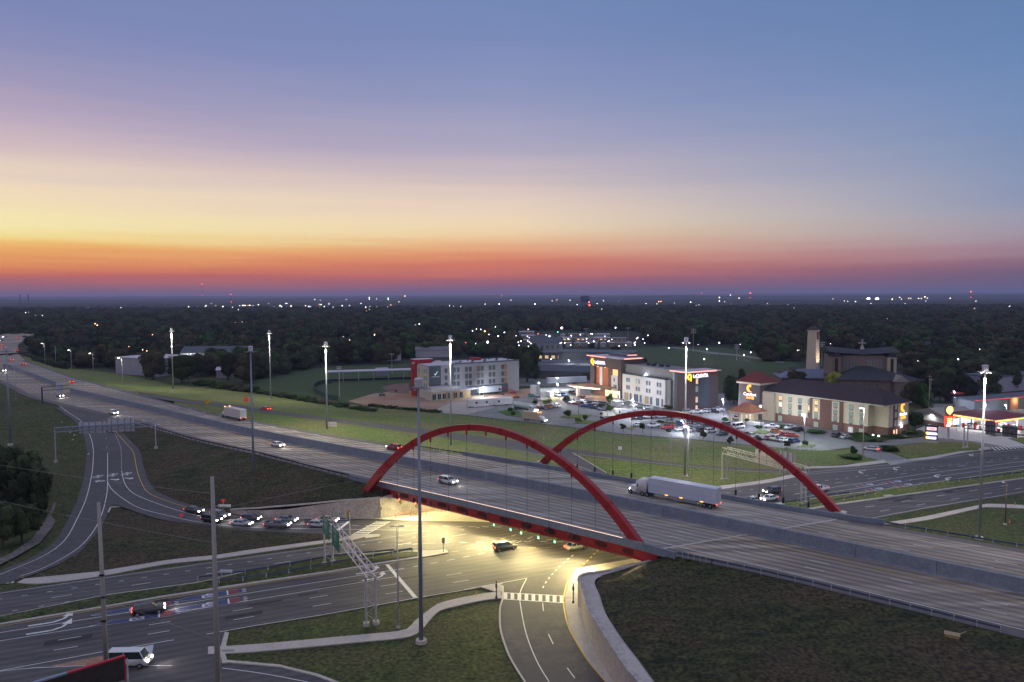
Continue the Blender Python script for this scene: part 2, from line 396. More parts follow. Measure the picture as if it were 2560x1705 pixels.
class Cor:
    def __init__(s, pts): s.p = cat_smooth(pts, 6); s.d = [0.0]; [s.d.append(s.d[-1]+(b-a).length) for a, b in zip(s.p[:-1], s.p[1:])]
    def project(s, q):
        best = None
        for i in range(len(s.p)-1):
            a, b = s.p[i], s.p[i+1]; e = b-a; t = max(0,min(1,(q-a).dot(e)/e.length_squared)); c = a+e*t; dd = (q-c).length
            if best is None or dd < best[0]:
                sd = e.x*(q.y-c.y)-e.y*(q.x-c.x); best = (dd, s.d[i]+e.length*t, dd if sd > 0 else -dd)
        return best[1], best[2]
    def at(s, u, o=0.0, z=None):
        u = min(max(u, 0), s.d[-1]-1e-3)
        import bisect
        i = max(0, bisect.bisect_right(s.d, u)-1); a, b = s.p[i], s.p[i+1]; t = (u-s.d[i])/(s.d[i+1]-s.d[i]); e = (b-a).normalized()
        # averaged direction for smoothness
        c = a.lerp(b, t) + Vector((-e.y, e.x, 0))*o
        if z is not None: c.z = z
        return c
    def dirat(s, u):
        d = s.at(u+1)-s.at(u-1); return math.atan2(d.y, d.x)
cor = Cor(medw)
def offs(ws):
    pr = sorted(cor.project(q) for q in ws); return [a for a, b in pr], [b for a, b in pr]
ns, no = offs(nearw); fs_, fo = offs(farw)
def noff(u): return float(np.interp(u, ns, no))
def foff(u): return float(np.interp(u, fs_, fo))
U = lambda x, y: cor.project(P(x, y, Z7))[0]
SK = .494
_a = cor.project(P(963,1205,Z7)); _b = cor.project(P(1685,1367,Z7))
def uL(o): return _a[0]+SK*(o-_a[1])
def uR(o): return _b[0]+SK*(o-_b[1])
u_jl = uL(foff(_a[0]+15)); u_jr = uR(noff(_b[0]))
def csheet(name, m, u0, u1, f0, f1, z=Z7, step=6.0, cross=6, lift=0.0):
    n = max(2, int((u1-u0)/step)); vs = []; fs = []
    for i in range(n+1):
        u = u0+(u1-u0)*i/n; a, b = f0(u), f1(u)
        for j in range(cross+1): q = cor.at(u, a+(b-a)*j/cross, z+lift); vs.append(tuple(q))
    w = cross+1
    for i in range(n):
        for j in range(cross): fs.append((i*w+j, (i+1)*w+j, (i+1)*w+j+1, i*w+j+1))
    mb = MB(); mb.v = vs; mb.f = fs; return tag(mb.build(name, m), kind='structure')
NO0, FO0 = noff, foff
uend = cor.d[-1]-2
csheet('interstate_road', int_conc, 2, u_jl, noff, foff)
csheet('interstate_road', int_conc, u_jr, uend, noff, foff)
# shoulders: darker asphalt bands along both edges
csheet('road_shoulder', shoulder, U(-60,935), _a[0]-1, noff, lambda u: noff(u)+3.0, lift=.012, cross=1)
csheet('road_shoulder', shoulder, u_jr+1, uend, noff, lambda u: noff(u)+2.6, lift=.012, cross=1)
csheet('road_shoulder', shoulder, U(65,900), U(1100,1132), lambda u: foff(u)-2.8, foff, lift=.012, cross=1)
csheet('road_shoulder', shoulder, uR(22)+1, uend, lambda u: foff(u)-2.4, foff, lift=.012, cross=1)
# lane lines measured from the photograph
def lane(px, dash=None, w=.16, m='w', phase=None):
    pr = sorted(cor.project(P(x, y, Z7)) for x, y in px); uu = [a for a, b in pr]; oo = [b for a, b in pr]
    pts = []; u = uu[0]
    while u < uu[-1]: pts.append(cor.at(u, float(np.interp(u, uu, oo)), Z7)); u += 4.0
    pts.append(cor.at(uu[-1], oo[-1], Z7))
    paint(pts, w, .035, m, dash, phase or 0, smooth=0)
mo = [1.1]
oN = cor.project(P(1920,1420,Z7))[1]; oY = cor.project(P(1920,1362,Z7))[1]; oD1 = cor.project(P(2034,1402.6,Z7))[1]*0
oD1 = cor.project(P(2034,1402.6,Z7))[1]; oD2 = cor.project(P(2009,1417,Z7))[1]
fW = cor.project(P(1920,1279,Z7))[1]; fA = cor.project(P(1997,1322,Z7))[1]; fB = cor.project(P(2200,1345,Z7))[1]
ph = cor.project(P(2034,1402.6,Z7))[0]
def cl(o, u0, u1, dash=None, m='w', w=.17, phase=0):
    pts = []; u = u0
    while u < u1: pts.append(cor.at(u, o if not callable(o) else o(u), Z7)); u += 4.0
    pts.append(cor.at(u1, o if not callable(o) else o(u1), Z7)); paint(pts, w, .035, m, dash, phase, smooth=0)
ua = U(0,915)
for o in (oD1, oD2, oD2-3.65 if False else oD2): 
    pass
for o, p0 in ((oD1, 0), (oD2, .6)):
    cl(o, ua, uend, (3.05, 12.2), phase=((ph+p0-ua) % 12.2))
cl(oN, U(331,1050), uend); cl(oY, ua, uend, m='y', w=.14)
for o, p0 in ((fA, 3), (fB, 3.6)): cl(o, 60, uend, (3.05, 12.2), phase=((ph+p0-60) % 12.2))
ffar = lambda u: min(fW, foff(u)-2.6)
cl(ffar, 60, uend); cl(3.0, 60, uend, m='y', w=.14)
_n = Vector((-math.sin(INT_ANG), math.cos(INT_ANG), 0)); _ph = _n.dot(P(2034,1402.6,Z7))+.92
add_tracks(int_conc, INT_ANG, 1.83, _ph, .26); add_tracks(deck_conc, INT_ANG, 1.83, _ph, .22)
_n = Vector((-math.sin(ART_ANG), math.cos(ART_ANG), 0)); add_tracks(asphalt, ART_ANG, 1.83, _n.dot(P(581.6,1528))+.92, -.16)
# --- median barrier (concrete, wide top)
def barrier(name, u0, u1, o0, o1, h, label, m=conc_blue, joint=12.0, zb=Z7, cat='barrier'):
    mb = MB(); prof = [(o0,0),(o0+.12,.25),(o0+.22,h),(o1-.22,h),(o1-.12,.25),(o1,0)]
    u = u0
    while u < u1-.5:
        v = min(u+joint-.06, u1); n = 3; vs = []; fs = []
        for i in range(n+1):
            for o, z in prof: q = cor.at(u+(v-u)*i/n, o, zb+z); vs.append(tuple(q))
        k = len(prof)
        for i in range(n):
            for j in range(k-1): fs.append((i*k+j, (i+1)*k+j, (i+1)*k+j+1, i*k+j+1))
        fs += [tuple(reversed(range(k))), tuple(range(n*k, n*k+k))]
        mb.add(vs, fs); u += joint
    o = mb.build(name, m); return tag(o, label, cat)
barrier('median_barrier', ua+8, uend, 0.0, 1.1, 2.2, 'long blue grey concrete wall dividing the two interstate carriageways')
# --- ramp at left (exit ramp from the interstate)
RL = [(150,1016,7),(176,1035,7),(201,1052,6.9),(224,1087,6.1),(233,1122,5.0),(233,1152,4.1),(229,1190,3.1),(216,1245,1.8),(195,1293,.9),(162,1351,.3),(108,1391,.08),(32,1424,.05),(-10,1441,.05),(-60,1460,.05)]
RR = [(257,1051,7),(275,1065,7),(296,1087,6.1),(315,1109,5.4),(333,1130,4.8),(341,1168,3.7),(351,1201,2.8),(370,1231,2.0),(411,1250,1.4),(465,1268,.8),(520,1280,.4),(579,1290,.15),(640,1297,.05),(760,1300,.05)]
RLw, RRw = PL(RL), PL(RR)
def shift(pts, d):
    out = []
    for i, p in enumerate(pts):
        a = pts[max(i-1,0)]; b = pts[min(i+1,len(pts)-1)]; e = b-a; e.z = 0; e.normalize(); out.append(p+Vector((-e.y, e.x, 0))*d)
    return out
RLo, RRo = shift(RLw, -1.8), shift(RRw, 1.8)
# orient: RL travels toward the camera so its outside is on the camera's left
if RLo[5].x > RLw[5].x: RLo = shift(RLw, 1.8)
if RRo[5].x < RRw[5].x: RRo = shift(RRw, -1.8)
# ramp splits at the island: left branch and right branch
upperL = RLo[:10]; upperR = RRo[:8]
strip('exit_ramp', RLo[:8], RRo[:8], asphalt_ramp, k=6, cross=4, matched=True, lift=.05)
isl = [(277,1266),(270,1280),(253,1323),(235,1350),(200,1382),(150,1410),(100,1434),(57,1446)]
islw = PL(isl, 0.02)
isr = PL([(302,1265),(348,1285),(407,1300),(516,1315),(640,1329),(760,1334),(822,1337)], .02)
tipA = P(277,1266,1.2); tipB = P(302,1265,1.2)
strip('exit_ramp', [RLo[7]]+RLo[8:12]+[RLo[12],RLo[13]], [P(290,1262,1.4),P(274,1272,1.0),P(256,1318,.5),P(215,1368,.15),P(150,1409,.06),P(57,1446,.05),P(0,1462,.05)], asphalt_ramp, k=6, cross=4, matched=True, lift=.05)
strip('exit_ramp', [RRo[7]]+RRo[8:14], [P(290,1262,1.4),P(320,1273,1.1),P(395,1297,.7),P(470,1309,.3),P(570,1321,.15),P(640,1329,.06),P(760,1334,.05)], asphalt_ramp, k=6, cross=4, matched=True, lift=.05)
strip('exit_ramp', [RLo[7], RLo[7].lerp(RRo[7],.5), RRo[7]], [P(290,1262,1.4)]*2+[P(290,1262.5,1.4)], asphalt_ramp, k=3, cross=4, matched=True, lift=.045)
poly('gore_pavement', [P(134,1007,6.96),P(345,1058,6.96),P(330,1068,6.9),P(300,1084,6.3),P(262,1076,6.5),P(212,1064,6.7),P(150,1020,6.95)], asphalt_ramp)
from mathutils.bvhtree import BVHTree
def bvh_of(names):
    V, F = [], []
    for o in COL.objects:
        if o.type == 'MESH' and o.name.split('.')[0] in names:
            k = len(V); V += [v.co.copy() for v in o.data.vertices]; F += [tuple(i+k for i in p.vertices) for p in o.data.polygons]
    return BVHTree.FromPolygons(V, F)
RB = bvh_of(('exit_ramp','gore_pavement'))
def hit(px, py):
    h = RB.ray_cast(Vector((0,0,CAMH)), ray(px,py).normalized())
    return h[0] if h[0] is not None else P(px,py)
def drop(v, dz):
    h = RB.ray_cast(Vector((v[0],v[1],30)), Vector((0,0,-1)))
    return (v[0], v[1], (h[0].z if h[0] is not None else v[2])+dz)
_P0 = len(LINES.setdefault('w', MB()).v)
paint(RLw, .16, .09); paint(RRw, .16, .09, 'y')
paint(PL([(269,1133,4.7),(269,1201,2.8),(266,1245,1.6),(250,1299,.6),(231,1334,.25),(201,1367,.12),(152,1399,.06),(98,1425,.05),(49,1442,.05)]), .16, .09)
paint(PL([(269,1205,2.7),(277,1220,2.4),(304,1245,1.7),(353,1272,1.1),(435,1293,.6),(516,1308,.3),(584,1317,.12),(640,1320,.05),(776,1323,.05),(1075,1327,.05)]), .16, .09)
paint(PL([(262,1060,6.8),(265,1090,6.0),(268,1133,4.75)]), .13, .09, 'w', (1.5, 12))
paint(PL([(284,1070,6.7),(288,1084,6.2),(302,1122,5.0),(304,1177,3.4)]), .16, .09, 'w', (.9, 2.2))
paint(PL([(304,1177,3.4),(312,1209,2.6),(334,1234,1.95),(380,1255,1.3),(462,1281,.7),(571,1302,.2),(700,1311,.05),(874,1311,.05)]), .16, .09)
for k_ in ('w','y'):
    mb_ = LINES[k_]; n0_ = _P0 if k_ == 'w' else 0
    mb_.v[n0_:] = [drop(v, .035) if v[0] < -25 and v[2] < 6.99 else v for v in mb_.v[n0_:]]
# grass island between the branches
poly('grass_island', [P(279,1267,.9),P(300,1266,.9),P(348,1284,.8),P(407,1299,.5),P(516,1314,.2),P(640,1328,.1),P(822,1336,.1),P(830,1342,.05),P(640,1373,.05),P(408,1402,.05),P(245,1429,.05),P(62,1447,.05),P(110,1431,.1),P(200,1380,.3),P(253,1321,.6),P(271,1281,.9)], grass_dark, lift=.06)
slab('kerb_nose', PL([(277,1266,.9),(302,1265,.9),(306,1268,.9),(279,1270,.9),(272,1284,.8),(269,1281,.9)]), conc, .22)
# --- arterial road: one asphalt bed, with raised medians
AU = PL([(-700,1566),(-300,1518),(0,1480),(245,1443.5),(408,1420),(640,1388),(885,1354.6)])
AN = PL([(-700,1800),(-300,1728),(0,1677),(245,1633),(640,1565),(803,1539),(1042,1496)])
AU2 = PL([(1900,1190),(2023,1174),(2137,1166),(2219,1160),(2404,1133),(2560,1119),(2900,1085),(3400,1040)])
AN2 = PL([(2000,1330),(2192,1296.5),(2314,1273),(2410,1256),(2518,1240),(2700,1210),(3000,1170),(3500,1105)])
strip('arterial_road', AU, AN, asphalt, k=3, cross=6, lift=0.0)
strip('arterial_road', AU2, AN2, asphalt, k=3, cross=6, lift=0.0)
strip('arterial_road', [P(885,1354.6),P(1780,1205,0),P(1902,1190,0)], [P(1042,1496),P(1700,1375,0),P(2002,1330,0)], asphalt, k=8, cross=6, lift=.004)
inter = PL([(640,1294),(760,1297),(947,1302),(1048,1304),(1238,1306),(1500,1262),(1783,1218),(1920,1204),(2060,1190),(1980,1260),(1700,1330),(1600,1380),(1440,1424),(1421,1453),(1410,1491),(1257,1496),(1257,1466),(1197,1469),(1042,1496),(885,1355),(912,1340),(822,1337),(640,1330)])
poly('intersection', inter, asphalt, lift=.012)
# exit road at lower right
EL = PL([(1257,1466),(1257,1496),(1250,1524),(1251,1572),(1265,1621),(1280,1654),(1310,1703),(1350,1762),(1400,1830)])
ER = PL([(1440,1424),(1421,1453),(1410,1491),(1410,1518),(1419,1562),(1440,1605),(1470,1654),(1511,1703),(1575,1780)])
strip('side_road', EL, ER, asphalt_ramp, k=4, cross=4, lift=.02)
for pl, w in ((EL, .3), (shift(ER, 0), .25)):
    paint(pl, w, .14, 'k' if w == .3 else 'y')
paint(PL([(1317,1446),(1300,1483),(1302,1518),(1315,1583),(1340,1649),(1372,1704),(1420,1775)]), .16, .05)
paint(PL([(1160,1474),(1280,1453),(1317,1446)]), .16, .05, smooth=0)
for a, b in (((1356.6,1508),(1358.7,1528)),((1371,1586),(1383,1610.6)),((1418,1670.5),(1437,1696))): paint(PL([a,b]), .16, .05)
paint(PL([(1504,1368),(1489,1382),(1470,1401),(1452,1418),(1443,1424)]), .22, .05, 'y', (.9,2.0))
paint(PL([(1433,1388),(1404,1412),(1380,1437),(1361,1462),(1355,1478)]), .22, .05, 'w', (.9,2.1))
poly('arterial_road', PL([(-300,1727),(0,1677),(245,1633),(435,1600),(516,1586),(562,1580),(553,1612),(553,1640),(557,1658),(572,1656),(700,1668),(790,1690),(850,1712),(960,1790),(-300,1850)]), asphalt, lift=.012)
poly('gore_patch', PL([(130,1664),(250,1641),(318,1628),(300,1642),(262,1660),(140,1667)]), dirt, lift=.03)
slab('concrete_pad', PL([(308,1628),(384,1612),(380,1638),(306,1644)]), mat('pad_concrete',(.40,.42,.48),(.44,.46,.52),.5,.8), .06)  # made-up flat slab standing in for a passing truck's blur
slab('kerb_nose', PL([(553,1614),(562,1582),(572,1583),(566,1612),(564,1640),(568,1652),(700,1664),(795,1687),(860,1712),(850,1714),(790,1692),(700,1669),(572,1658),(556,1660),(551,1640)]), conc, .16)
paint(PL([(-300,1729),(0,1679),(140,1668),(260,1664),(430,1665)]), .14, .05); paint(PL([(557,1671),(660,1685),(770,1706)]), .14, .05)
# crosswalks: ladder type
def ladder(a0, a1, b0, b1, n, frac=.55, border=.22, lift=.05, close=False):
    a0,a1,b0,b1 = (P(*q) for q in (a0,a1,b0,b1))
    paint([a0,a1], border, lift); paint([b0,b1], border, lift)
    for i in range(n):
        t0 = (i+(1-frac)/2)/n; t1 = (i+(1+frac)/2)/n
        mb = LINES.setdefault('w', MB()); l = Vector((0,0,lift+.004))
        mb.add([a0.lerp(a1,t0)+l, a0.lerp(a1,t1)+l, b0.lerp(b1,t1)+l, b0.lerp(b1,t0)+l], [(0,1,2,3)])
ladder((1255,1482),(1413,1490.5),(1255,1498),(1413,1508),9,.52)
ladder((879,1338),(942,1304),(914,1338),(976,1304),8,.5)
ladder((2213,1155),(2268,1148),(2226,1162),(2280,1153),12,.4,.08)
ladder((2475,1119),(2600,1108),(2485,1127),(2620,1114),14,.4,.08)
ladder((-20,1452),(49,1440),(-50,1466),(36,1457),7,.5,.12)
mb = LINES['w']
def quad(pts, lift=.05, m='w'): LINES.setdefault(m, MB()).add([P(x,y)+Vector((0,0,lift)) for x,y in pts], [(0,1,2,3)])
quad([(963,1412),(972,1411.3),(1044,1494),(1033,1495)])
quad([(869,1304),(875,1304),(849,1326),(840,1326)])
# arterial lane lines (lower carriageway)
def aline(px, w=.16, m='w', dash=None, phase=0, z=.0): paint(PL(px, z), w, .035, m, dash, phase, smooth=0)
aline([(-300,1632),(0,1582),(261,1541),(640,1480),(993,1424)])
aline([(-300,1656),(0,1602.6),(266,1560),(640,1499),(988,1442)])
aline([(-300,1727),(0,1677),(245,1632),(435,1600)]); aline([(516,1586),(640,1564),(803,1538),(1042,1495),(1257,1459)])
def dashline(p0, p1, per=12.2, ln=3.05, ext=(0,0), w=.16, m='w', lift=.035):
    a, b = P(*p0), P(*p1); d = (b-a).normalized(); n0 = int(ext[0]); n1 = int(ext[1])
    mb = LINES.setdefault(m, MB()); nn = Vector((-d.y,d.x,0))*w/2; l = Vector((0,0,lift))
    for k in range(-n0, n1+1):
        q = a+d*per*k; mb.add([q+nn+l,q-nn+l,q+d*ln-nn+l,q+d*ln+nn+l],[(0,1,2,3)])
dashline((581.6,1528),(948,1467), ext=(7,3)); dashline((584,1550),(962,1486), ext=(7,3))
# upper carriageway
dashline((54,1490),(622,1405), per=3.66, ln=.9, ext=(12,24)); dashline((128,1495),(681,1410), per=12.15, ln=3.05, ext=(3,6))
dashline((30,1528),(164,1506), per=3.66, ln=.8, ext=(6,5)); aline([(-300,1519),(0,1483.5),(245,1447),(640,1391),(860,1361)], w=.12)
aline([(-300,1610),(0,1566),(261,1522),(408,1497),(640,1461),(830,1433),(1047,1398),(1120,1387)], m='y', w=.16)
dashline((1013,1360),(1280,1352), per=3.66, ln=1.2, ext=(0,8)); 
paint(PL([(880,1314),(1000,1315),(1120,1316),(1230,1318),(1262,1318)]), .16, .05, 'w', (1.5,2.9), smooth=0)
paint(PL([(990,1363),(1100,1357.5),(1200,1356),(1300,1354.5),(1440,1355)]), .18, .05, 'w', (1.5,3.3), smooth=0)
paint(PL([(1130,1380),(1180,1372),(1240,1352),(1300,1334),(1328,1325)]), .2, .05, 'y', (1.4,3.1), smooth=3)
paint(PL([(1200,1371),(1290,1369),(1400,1369.5),(1484,1370.5)]), .2, .05, 'y', (1.5,3.3), smooth=0)
paint(PL([(990,1425),(1100,1405),(1200,1385),(1280,1361),(1350,1336)]), .2, .05, 'w', (1.6,3.4), smooth=3)
paint(PL([(990,1355),(1060,1342),(1120,1332)]), .16, .05, 'w', (1.6,6), smooth=0)
aline([(860,1361),(940,1349),(1045,1332),(1075,1327)], w=.14)
# right hand part beyond the bridge
aline([(1985,1236),(2067,1221),(2300,1186),(2560,1153.5),(2900,1115)]); aline([(1995,1246),(2072,1232),(2300,1197),(2560,1163),(2900,1124)])
dashline((2037,1205),(2335,1168), per=3.66, ln=1.1, ext=(10,22)); dashline((2087,1208),(2390,1167), per=12.2, ln=3.05, ext=(3,6))
aline([(2023,1181),(2137,1170),(2240,1161),(2404,1138),(2560,1124)], w=.12); aline([(1960,1190),(2100,1179),(2250,1168)],w=.12)
dashline((2163,1268),(2416,1229), ext=(4,8)); dashline((2200.5,1278),(2457,1236), ext=(4,8))
aline([(2150,1300),(2192,1293),(2314,1270),(2518,1236.5),(2700,1207)], w=.13)
random.seed(31)
pm_ = mat('asphalt_patch', (.030,.029,.033), (.045,.043,.047), 1.0, .9)
for _ in range(16):
    x_, y_ = random.choice(((random.uniform(60,1000), None), (random.uniform(2000,2500), None))); 
    y_ = 1655-.155*x_-random.uniform(5,95) if x_ < 1100 else 1262-.12*(x_-2060)+random.uniform(-8,16)
    a_, b_ = P(x_, y_), Vector((math.cos(ART_ANG), math.sin(ART_ANG), 0)); n_ = Vector((-b_.y, b_.x, 0)); l_, w_ = random.uniform(2,7), random.uniform(.6,1.6)
    poly('road_patch', [a_, a_+b_*l_, a_+b_*l_+n_*w_, a_+n_*w_], pm_, lift=.022)
for _ in range(26):
    x_ = random.uniform(60,1150); y_ = 1655-.155*x_-random.uniform(5,100); q_ = P(x_, y_); pts_ = [q_]
    d_ = ART_ANG + random.choice((0, math.pi/2)) + random.uniform(-.2,.2)
    for _k in range(random.randint(4,9)): pts_.append(pts_[-1]+Vector((math.cos(d_+random.uniform(-.35,.35)), math.sin(d_+random.uniform(-.35,.35)), 0))*random.uniform(.8,1.8))
    paint(pts_, .06, .026, 'c', smooth=0)
# --- raised medians of the arterial
slab('median_kerb', PL([(-600,1622),(-300,1581),(0,1542),(266,1488),(495,1457),(640,1424),(830,1391),(980,1379),(1048,1378),(1113,1375.5),(1119,1378),(1120,1383),(1090,1389),(1047,1396),(961,1409),(830,1431),(640,1459),(408,1494),(261,1519.5),(0,1563),(-300,1606),(-600,1650)]), conc, .16)
slab('median_grass', PL([(-600,1625),(-300,1584),(0,1544.5),(266,1491),(495,1460),(640,1427),(830,1394),(980,1382),(1045,1382),(1045,1391.5),(961,1405),(830,1427.5),(640,1455),(408,1490.5),(261,1516),(0,1559.5),(-300,1602),(-600,1646)]), grass, .26)
slab('median_kerb', PL([(1640,1300),(1966,1255),(2189,1227),(2371,1201),(2560,1174),(2900,1136),(2900,1160),(2560,1197),(2235,1242),(2083,1264),(1900,1300),(1640,1340)]), conc, .16)
slab('median_grass', PL([(1966,1257.5),(2189,1229),(2371,1203),(2560,1176),(2900,1138),(2900,1158),(2560,1194.5),(2245,1238.5),(2083,1260),(1900,1294)]), grass_far, .26)
slab('median_apron', PL([(2207,1241),(2225,1238.5),(2238,1241),(2215,1244.5)]), conc, .3)
# island at the left crosswalk
slab('traffic_island', PL([(912,1340),(916,1337.5),(935,1336.5),(948,1337),(951,1340),(945,1343.5),(914,1347.5)]), conc, .16)
# --- sidewalks
def walkway(name, A, B, h=.1, k=4): 
    a, b = resample(cat_smooth(PL(A),4), len(A)*k), resample(cat_smooth(PL(B),4), len(A)*k)
    mb = MB(); vs = []; fs = []
    n = len(a)
    for i in range(n):
        p, q = a[i], b[i]; vs += [(p.x,p.y,h),(q.x,q.y,h),(p.x,p.y,-.05),(q.x,q.y,-.05)]
    for i in range(n-1):
        c = i*4; fs += [(c,c+1,c+5,c+4),(c,c+4,c+6,c+2),(c+1,c+3,c+7,c+5)]
    f0 = fs[0]; 
    if (Vector(vs[f0[1]])-Vector(vs[f0[0]])).cross(Vector(vs[f0[2]])-Vector(vs[f0[0]])).z < 0: fs = [tuple(reversed(f)) for f in fs]
    mb.add(vs, fs)
    return tag(mb.build(name, conc_side), kind='structure')
walkway('sidewalk', [(62,1447),(245,1428),(408,1401),(533,1389),(640,1373),(825,1349),(885,1338),(914,1337)], [(43,1457),(103,1460),(245,1442),(408,1412),(533,1398.5),(640,1383),(830,1356),(912,1341)])
slab('traffic_island', PL([(870,1345),(885,1336),(916,1337),(914,1343),(880,1352)]), conc_side, .14)
walkway('sidewalk', [(520,1618),(640,1611.5),(900,1588),(1010,1576),(1035,1555),(1080,1520),(1110,1505),(1200,1486),(1252,1480)], [(520,1636),(640,1630),(900,1606),(1017,1594),(1050,1578),(1095,1530),(1125,1520),(1200,1503),(1256,1496)])
slab('sidewalk_corner', PL([(1200,1468.5),(1245,1462),(1256,1464),(1258,1470),(1257,1481),(1235,1480),(1215,1473)]), conc_side, .13)
walkway('sidewalk', [(2192,1310),(2300,1294),(2440,1265),(2475,1260),(2600,1265),(2800,1270)], [(2236,1312),(2330,1298),(2440,1273),(2475,1268),(2600,1273),(2800,1279)])
walkway('sidewalk', [(1783,1217),(1850,1209),(1920,1199),(1985,1186)], [(1783,1228),(1850,1217),(1920,1207.5),(1990,1193)])
walkway('sidewalk', [(2010,1167),(2100,1164.5),(2150,1158),(2210,1150)], [(2012,1172),(2100,1169),(2160,1164),(2216,1157)])
walkway('sidewalk', [(2270,1148),(2330,1141),(2404,1127),(2470,1118)], [(2280,1153),(2340,1146),(2404,1133),(2480,1123)])
# plaza under the bridge, both sides
poly('plaza_pavement', [q+Vector((0,0,.14)) for q in PL([(640,1296),(760,1298.5),(939,1299),(1048,1304),(1238,1306),(1400,1280),(1600,1246),(1783,1217),(1700,1200),(1400,1215),(1129,1275),(988,1291),(952,1296)])], conc_side)
slab('sidewalk_corner', PL([(1440,1424),(1480,1416),(1560,1402),(1620,1392),(1630,1400),(1600,1406),(1520,1425),(1456,1445),(1451,1475),(1451,1515),(1458,1545),(1477,1590),(1514,1645),(1568,1712),(1640,1790),(1575,1782),(1513,1705),(1472,1655),(1442,1606),(1422,1563),(1413,1520),(1413,1491),(1423,1454)]), conc_side, .15)
# --- embankments
INN = [(q.x, q.y) for q in nearw]
def edgepts(u0, u1, f, n, z=Z7): return [cor.at(u0+(u1-u0)*i/n, f(u0+(u1-u0)*i/n), z) for i in range(n+1)]
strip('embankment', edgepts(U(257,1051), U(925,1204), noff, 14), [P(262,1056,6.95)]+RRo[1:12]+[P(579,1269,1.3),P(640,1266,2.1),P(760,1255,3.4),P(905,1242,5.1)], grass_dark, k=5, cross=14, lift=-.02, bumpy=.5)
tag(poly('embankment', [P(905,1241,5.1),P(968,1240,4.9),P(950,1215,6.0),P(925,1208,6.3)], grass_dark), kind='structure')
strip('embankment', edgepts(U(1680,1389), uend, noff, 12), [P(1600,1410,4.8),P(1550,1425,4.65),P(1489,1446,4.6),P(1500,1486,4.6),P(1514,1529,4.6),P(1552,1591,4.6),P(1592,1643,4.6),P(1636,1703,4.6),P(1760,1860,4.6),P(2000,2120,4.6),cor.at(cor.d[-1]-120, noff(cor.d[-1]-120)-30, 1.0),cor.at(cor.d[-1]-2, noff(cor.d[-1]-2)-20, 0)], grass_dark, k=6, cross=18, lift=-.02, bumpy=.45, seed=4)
# concrete gutter behind the curved wall
WT = PL([(1609,1403,4.9),(1520,1424,4.7),(1448,1439,4.6),(1454,1464,4.6),(1470,1518,4.6),(1492,1559,4.6),(1525,1610,4.6),(1565,1670,4.6),(1595,1703,4.6),(1660,1775,4.6),(1760,1880,4.6)])
GT = PL([(1620,1409,4.8),(1550,1426,4.65),(1489,1447,4.6),(1500,1487,4.6),(1514,1530,4.6),(1533,1562,4.6),(1560,1601,4.6),(1597,1648,4.6),(1638,1704,4.6),(1700,1775,4.6),(1800,1880,4.6)])
strip('concrete_gutter', WT, GT, conc_side, k=4, cross=2, matched=True, lift=-.12)
# far side: strip between interstate and frontage ramp, the ramp itself, and the bank down to the hotels
FN = [(435,1004,7),(543,1016,6.9),(640,1028.5,6.6),(830,1054,5.4),(1048,1084,4.0),(1143,1100,3.4),(1280,1124,2.4),(1400,1150,1.4),(1500,1186,.6),(1600,1210,.1)]
FF = [(300,967,7),(353,982,7),(462,999,6.95),(571,1010,6.8),(640,1020,6.6),(803,1043,5.5),(1048,1072,3.9),(1280,1102,2.5),(1416,1121,1.7),(1552,1139,1.0),(1688,1158,.5),(1920,1174,.05),(2023,1174,.02)]
FNw, FFw = PL(FN), PL(FF)
strip('slip_road', FFw[1:9]+[P(1380,1116,1.9)], [P(353,988,7)]+FNw[:6]+[P(1280,1124,2.4),P(1400,1150,1.4)], asphalt_ramp, k=5, cross=4, lift=.04)
strip('slip_road', [P(1370,1114,2.0)]+FFw[8:], [P(1400,1123,1.7),P(1443,1136,1.3),P(1552,1150,.8),P(1633,1160.5,.5),P(1780,1172,.15),P(1920,1181,.04),P(2023,1181,.02)], asphalt_ramp, k=5, cross=3, lift=.05)
strip('slip_road', [P(1370,1114,2.0),P(1432,1133,1.4),P(1470,1155,.9),P(1516,1183,.3),P(1600,1215,.05)], [P(1290,1126,2.3),P(1340,1137,1.8),P(1400,1160,1.1),P(1450,1185,.5),P(1480,1215,.05)], asphalt_ramp, k=5, cross=3, lift=.06)
strip('embankment', edgepts(U(435,1009), U(1400,1178), foff, 12), FNw[:8]+[P(1480,1186,.6)], grass_far, k=4, cross=4, lift=-.03)
poly('grass_island', [P(1436,1136,1.3),P(1552,1151,.8),P(1633,1161.5,.5),P(1780,1173,.12),P(1920,1182.5,.06),P(1975,1183,.05),P(1920,1198,.05),P(1783,1216,.05),P(1700,1228,.05),P(1600,1222,.05),P(1520,1184,.3),P(1472,1155,.9)], grass_far, lift=.08)
paint(PL([(1432,1133,1.45),(1470,1155,.95),(1516,1183,.35)]), .35, .14, 'k')
paint(PL([(1280,1124,2.4),(1350,1138,1.9),(1420,1158,1.2),(1478,1178,.5)]), .16, .12, 'w')
paint(PL([(1436,1135,1.4),(1552,1149.5,.85),(1780,1172,.2),(1920,1181,.1),(2010,1180,.05)]), .2, .13, 'k')
strip('embankment', [P(353,981,7),P(462,998,6.95),P(571,1009.5,6.8),P(640,1019.5,6.6),P(803,1042.5,5.5),P(1048,1071.5,3.9),P(1280,1101.5,2.5),P(1416,1120.5,1.7),P(1552,1138.5,1.0),P(1688,1157.5,.5),P(1920,1173.5,.05),P(2010,1172,.02)],
      PL([(300,950),(430,962),(560,975),(640,982),(803,1004),(993,1022),(1102,1033),(1280,1053),(1440,1071),(1552,1086),(1742,1101),(1920,1119),(2001,1125),(2060,1128)]), grass_far, k=5, cross=10, lift=-.02, bumpy=.25, seed=9)
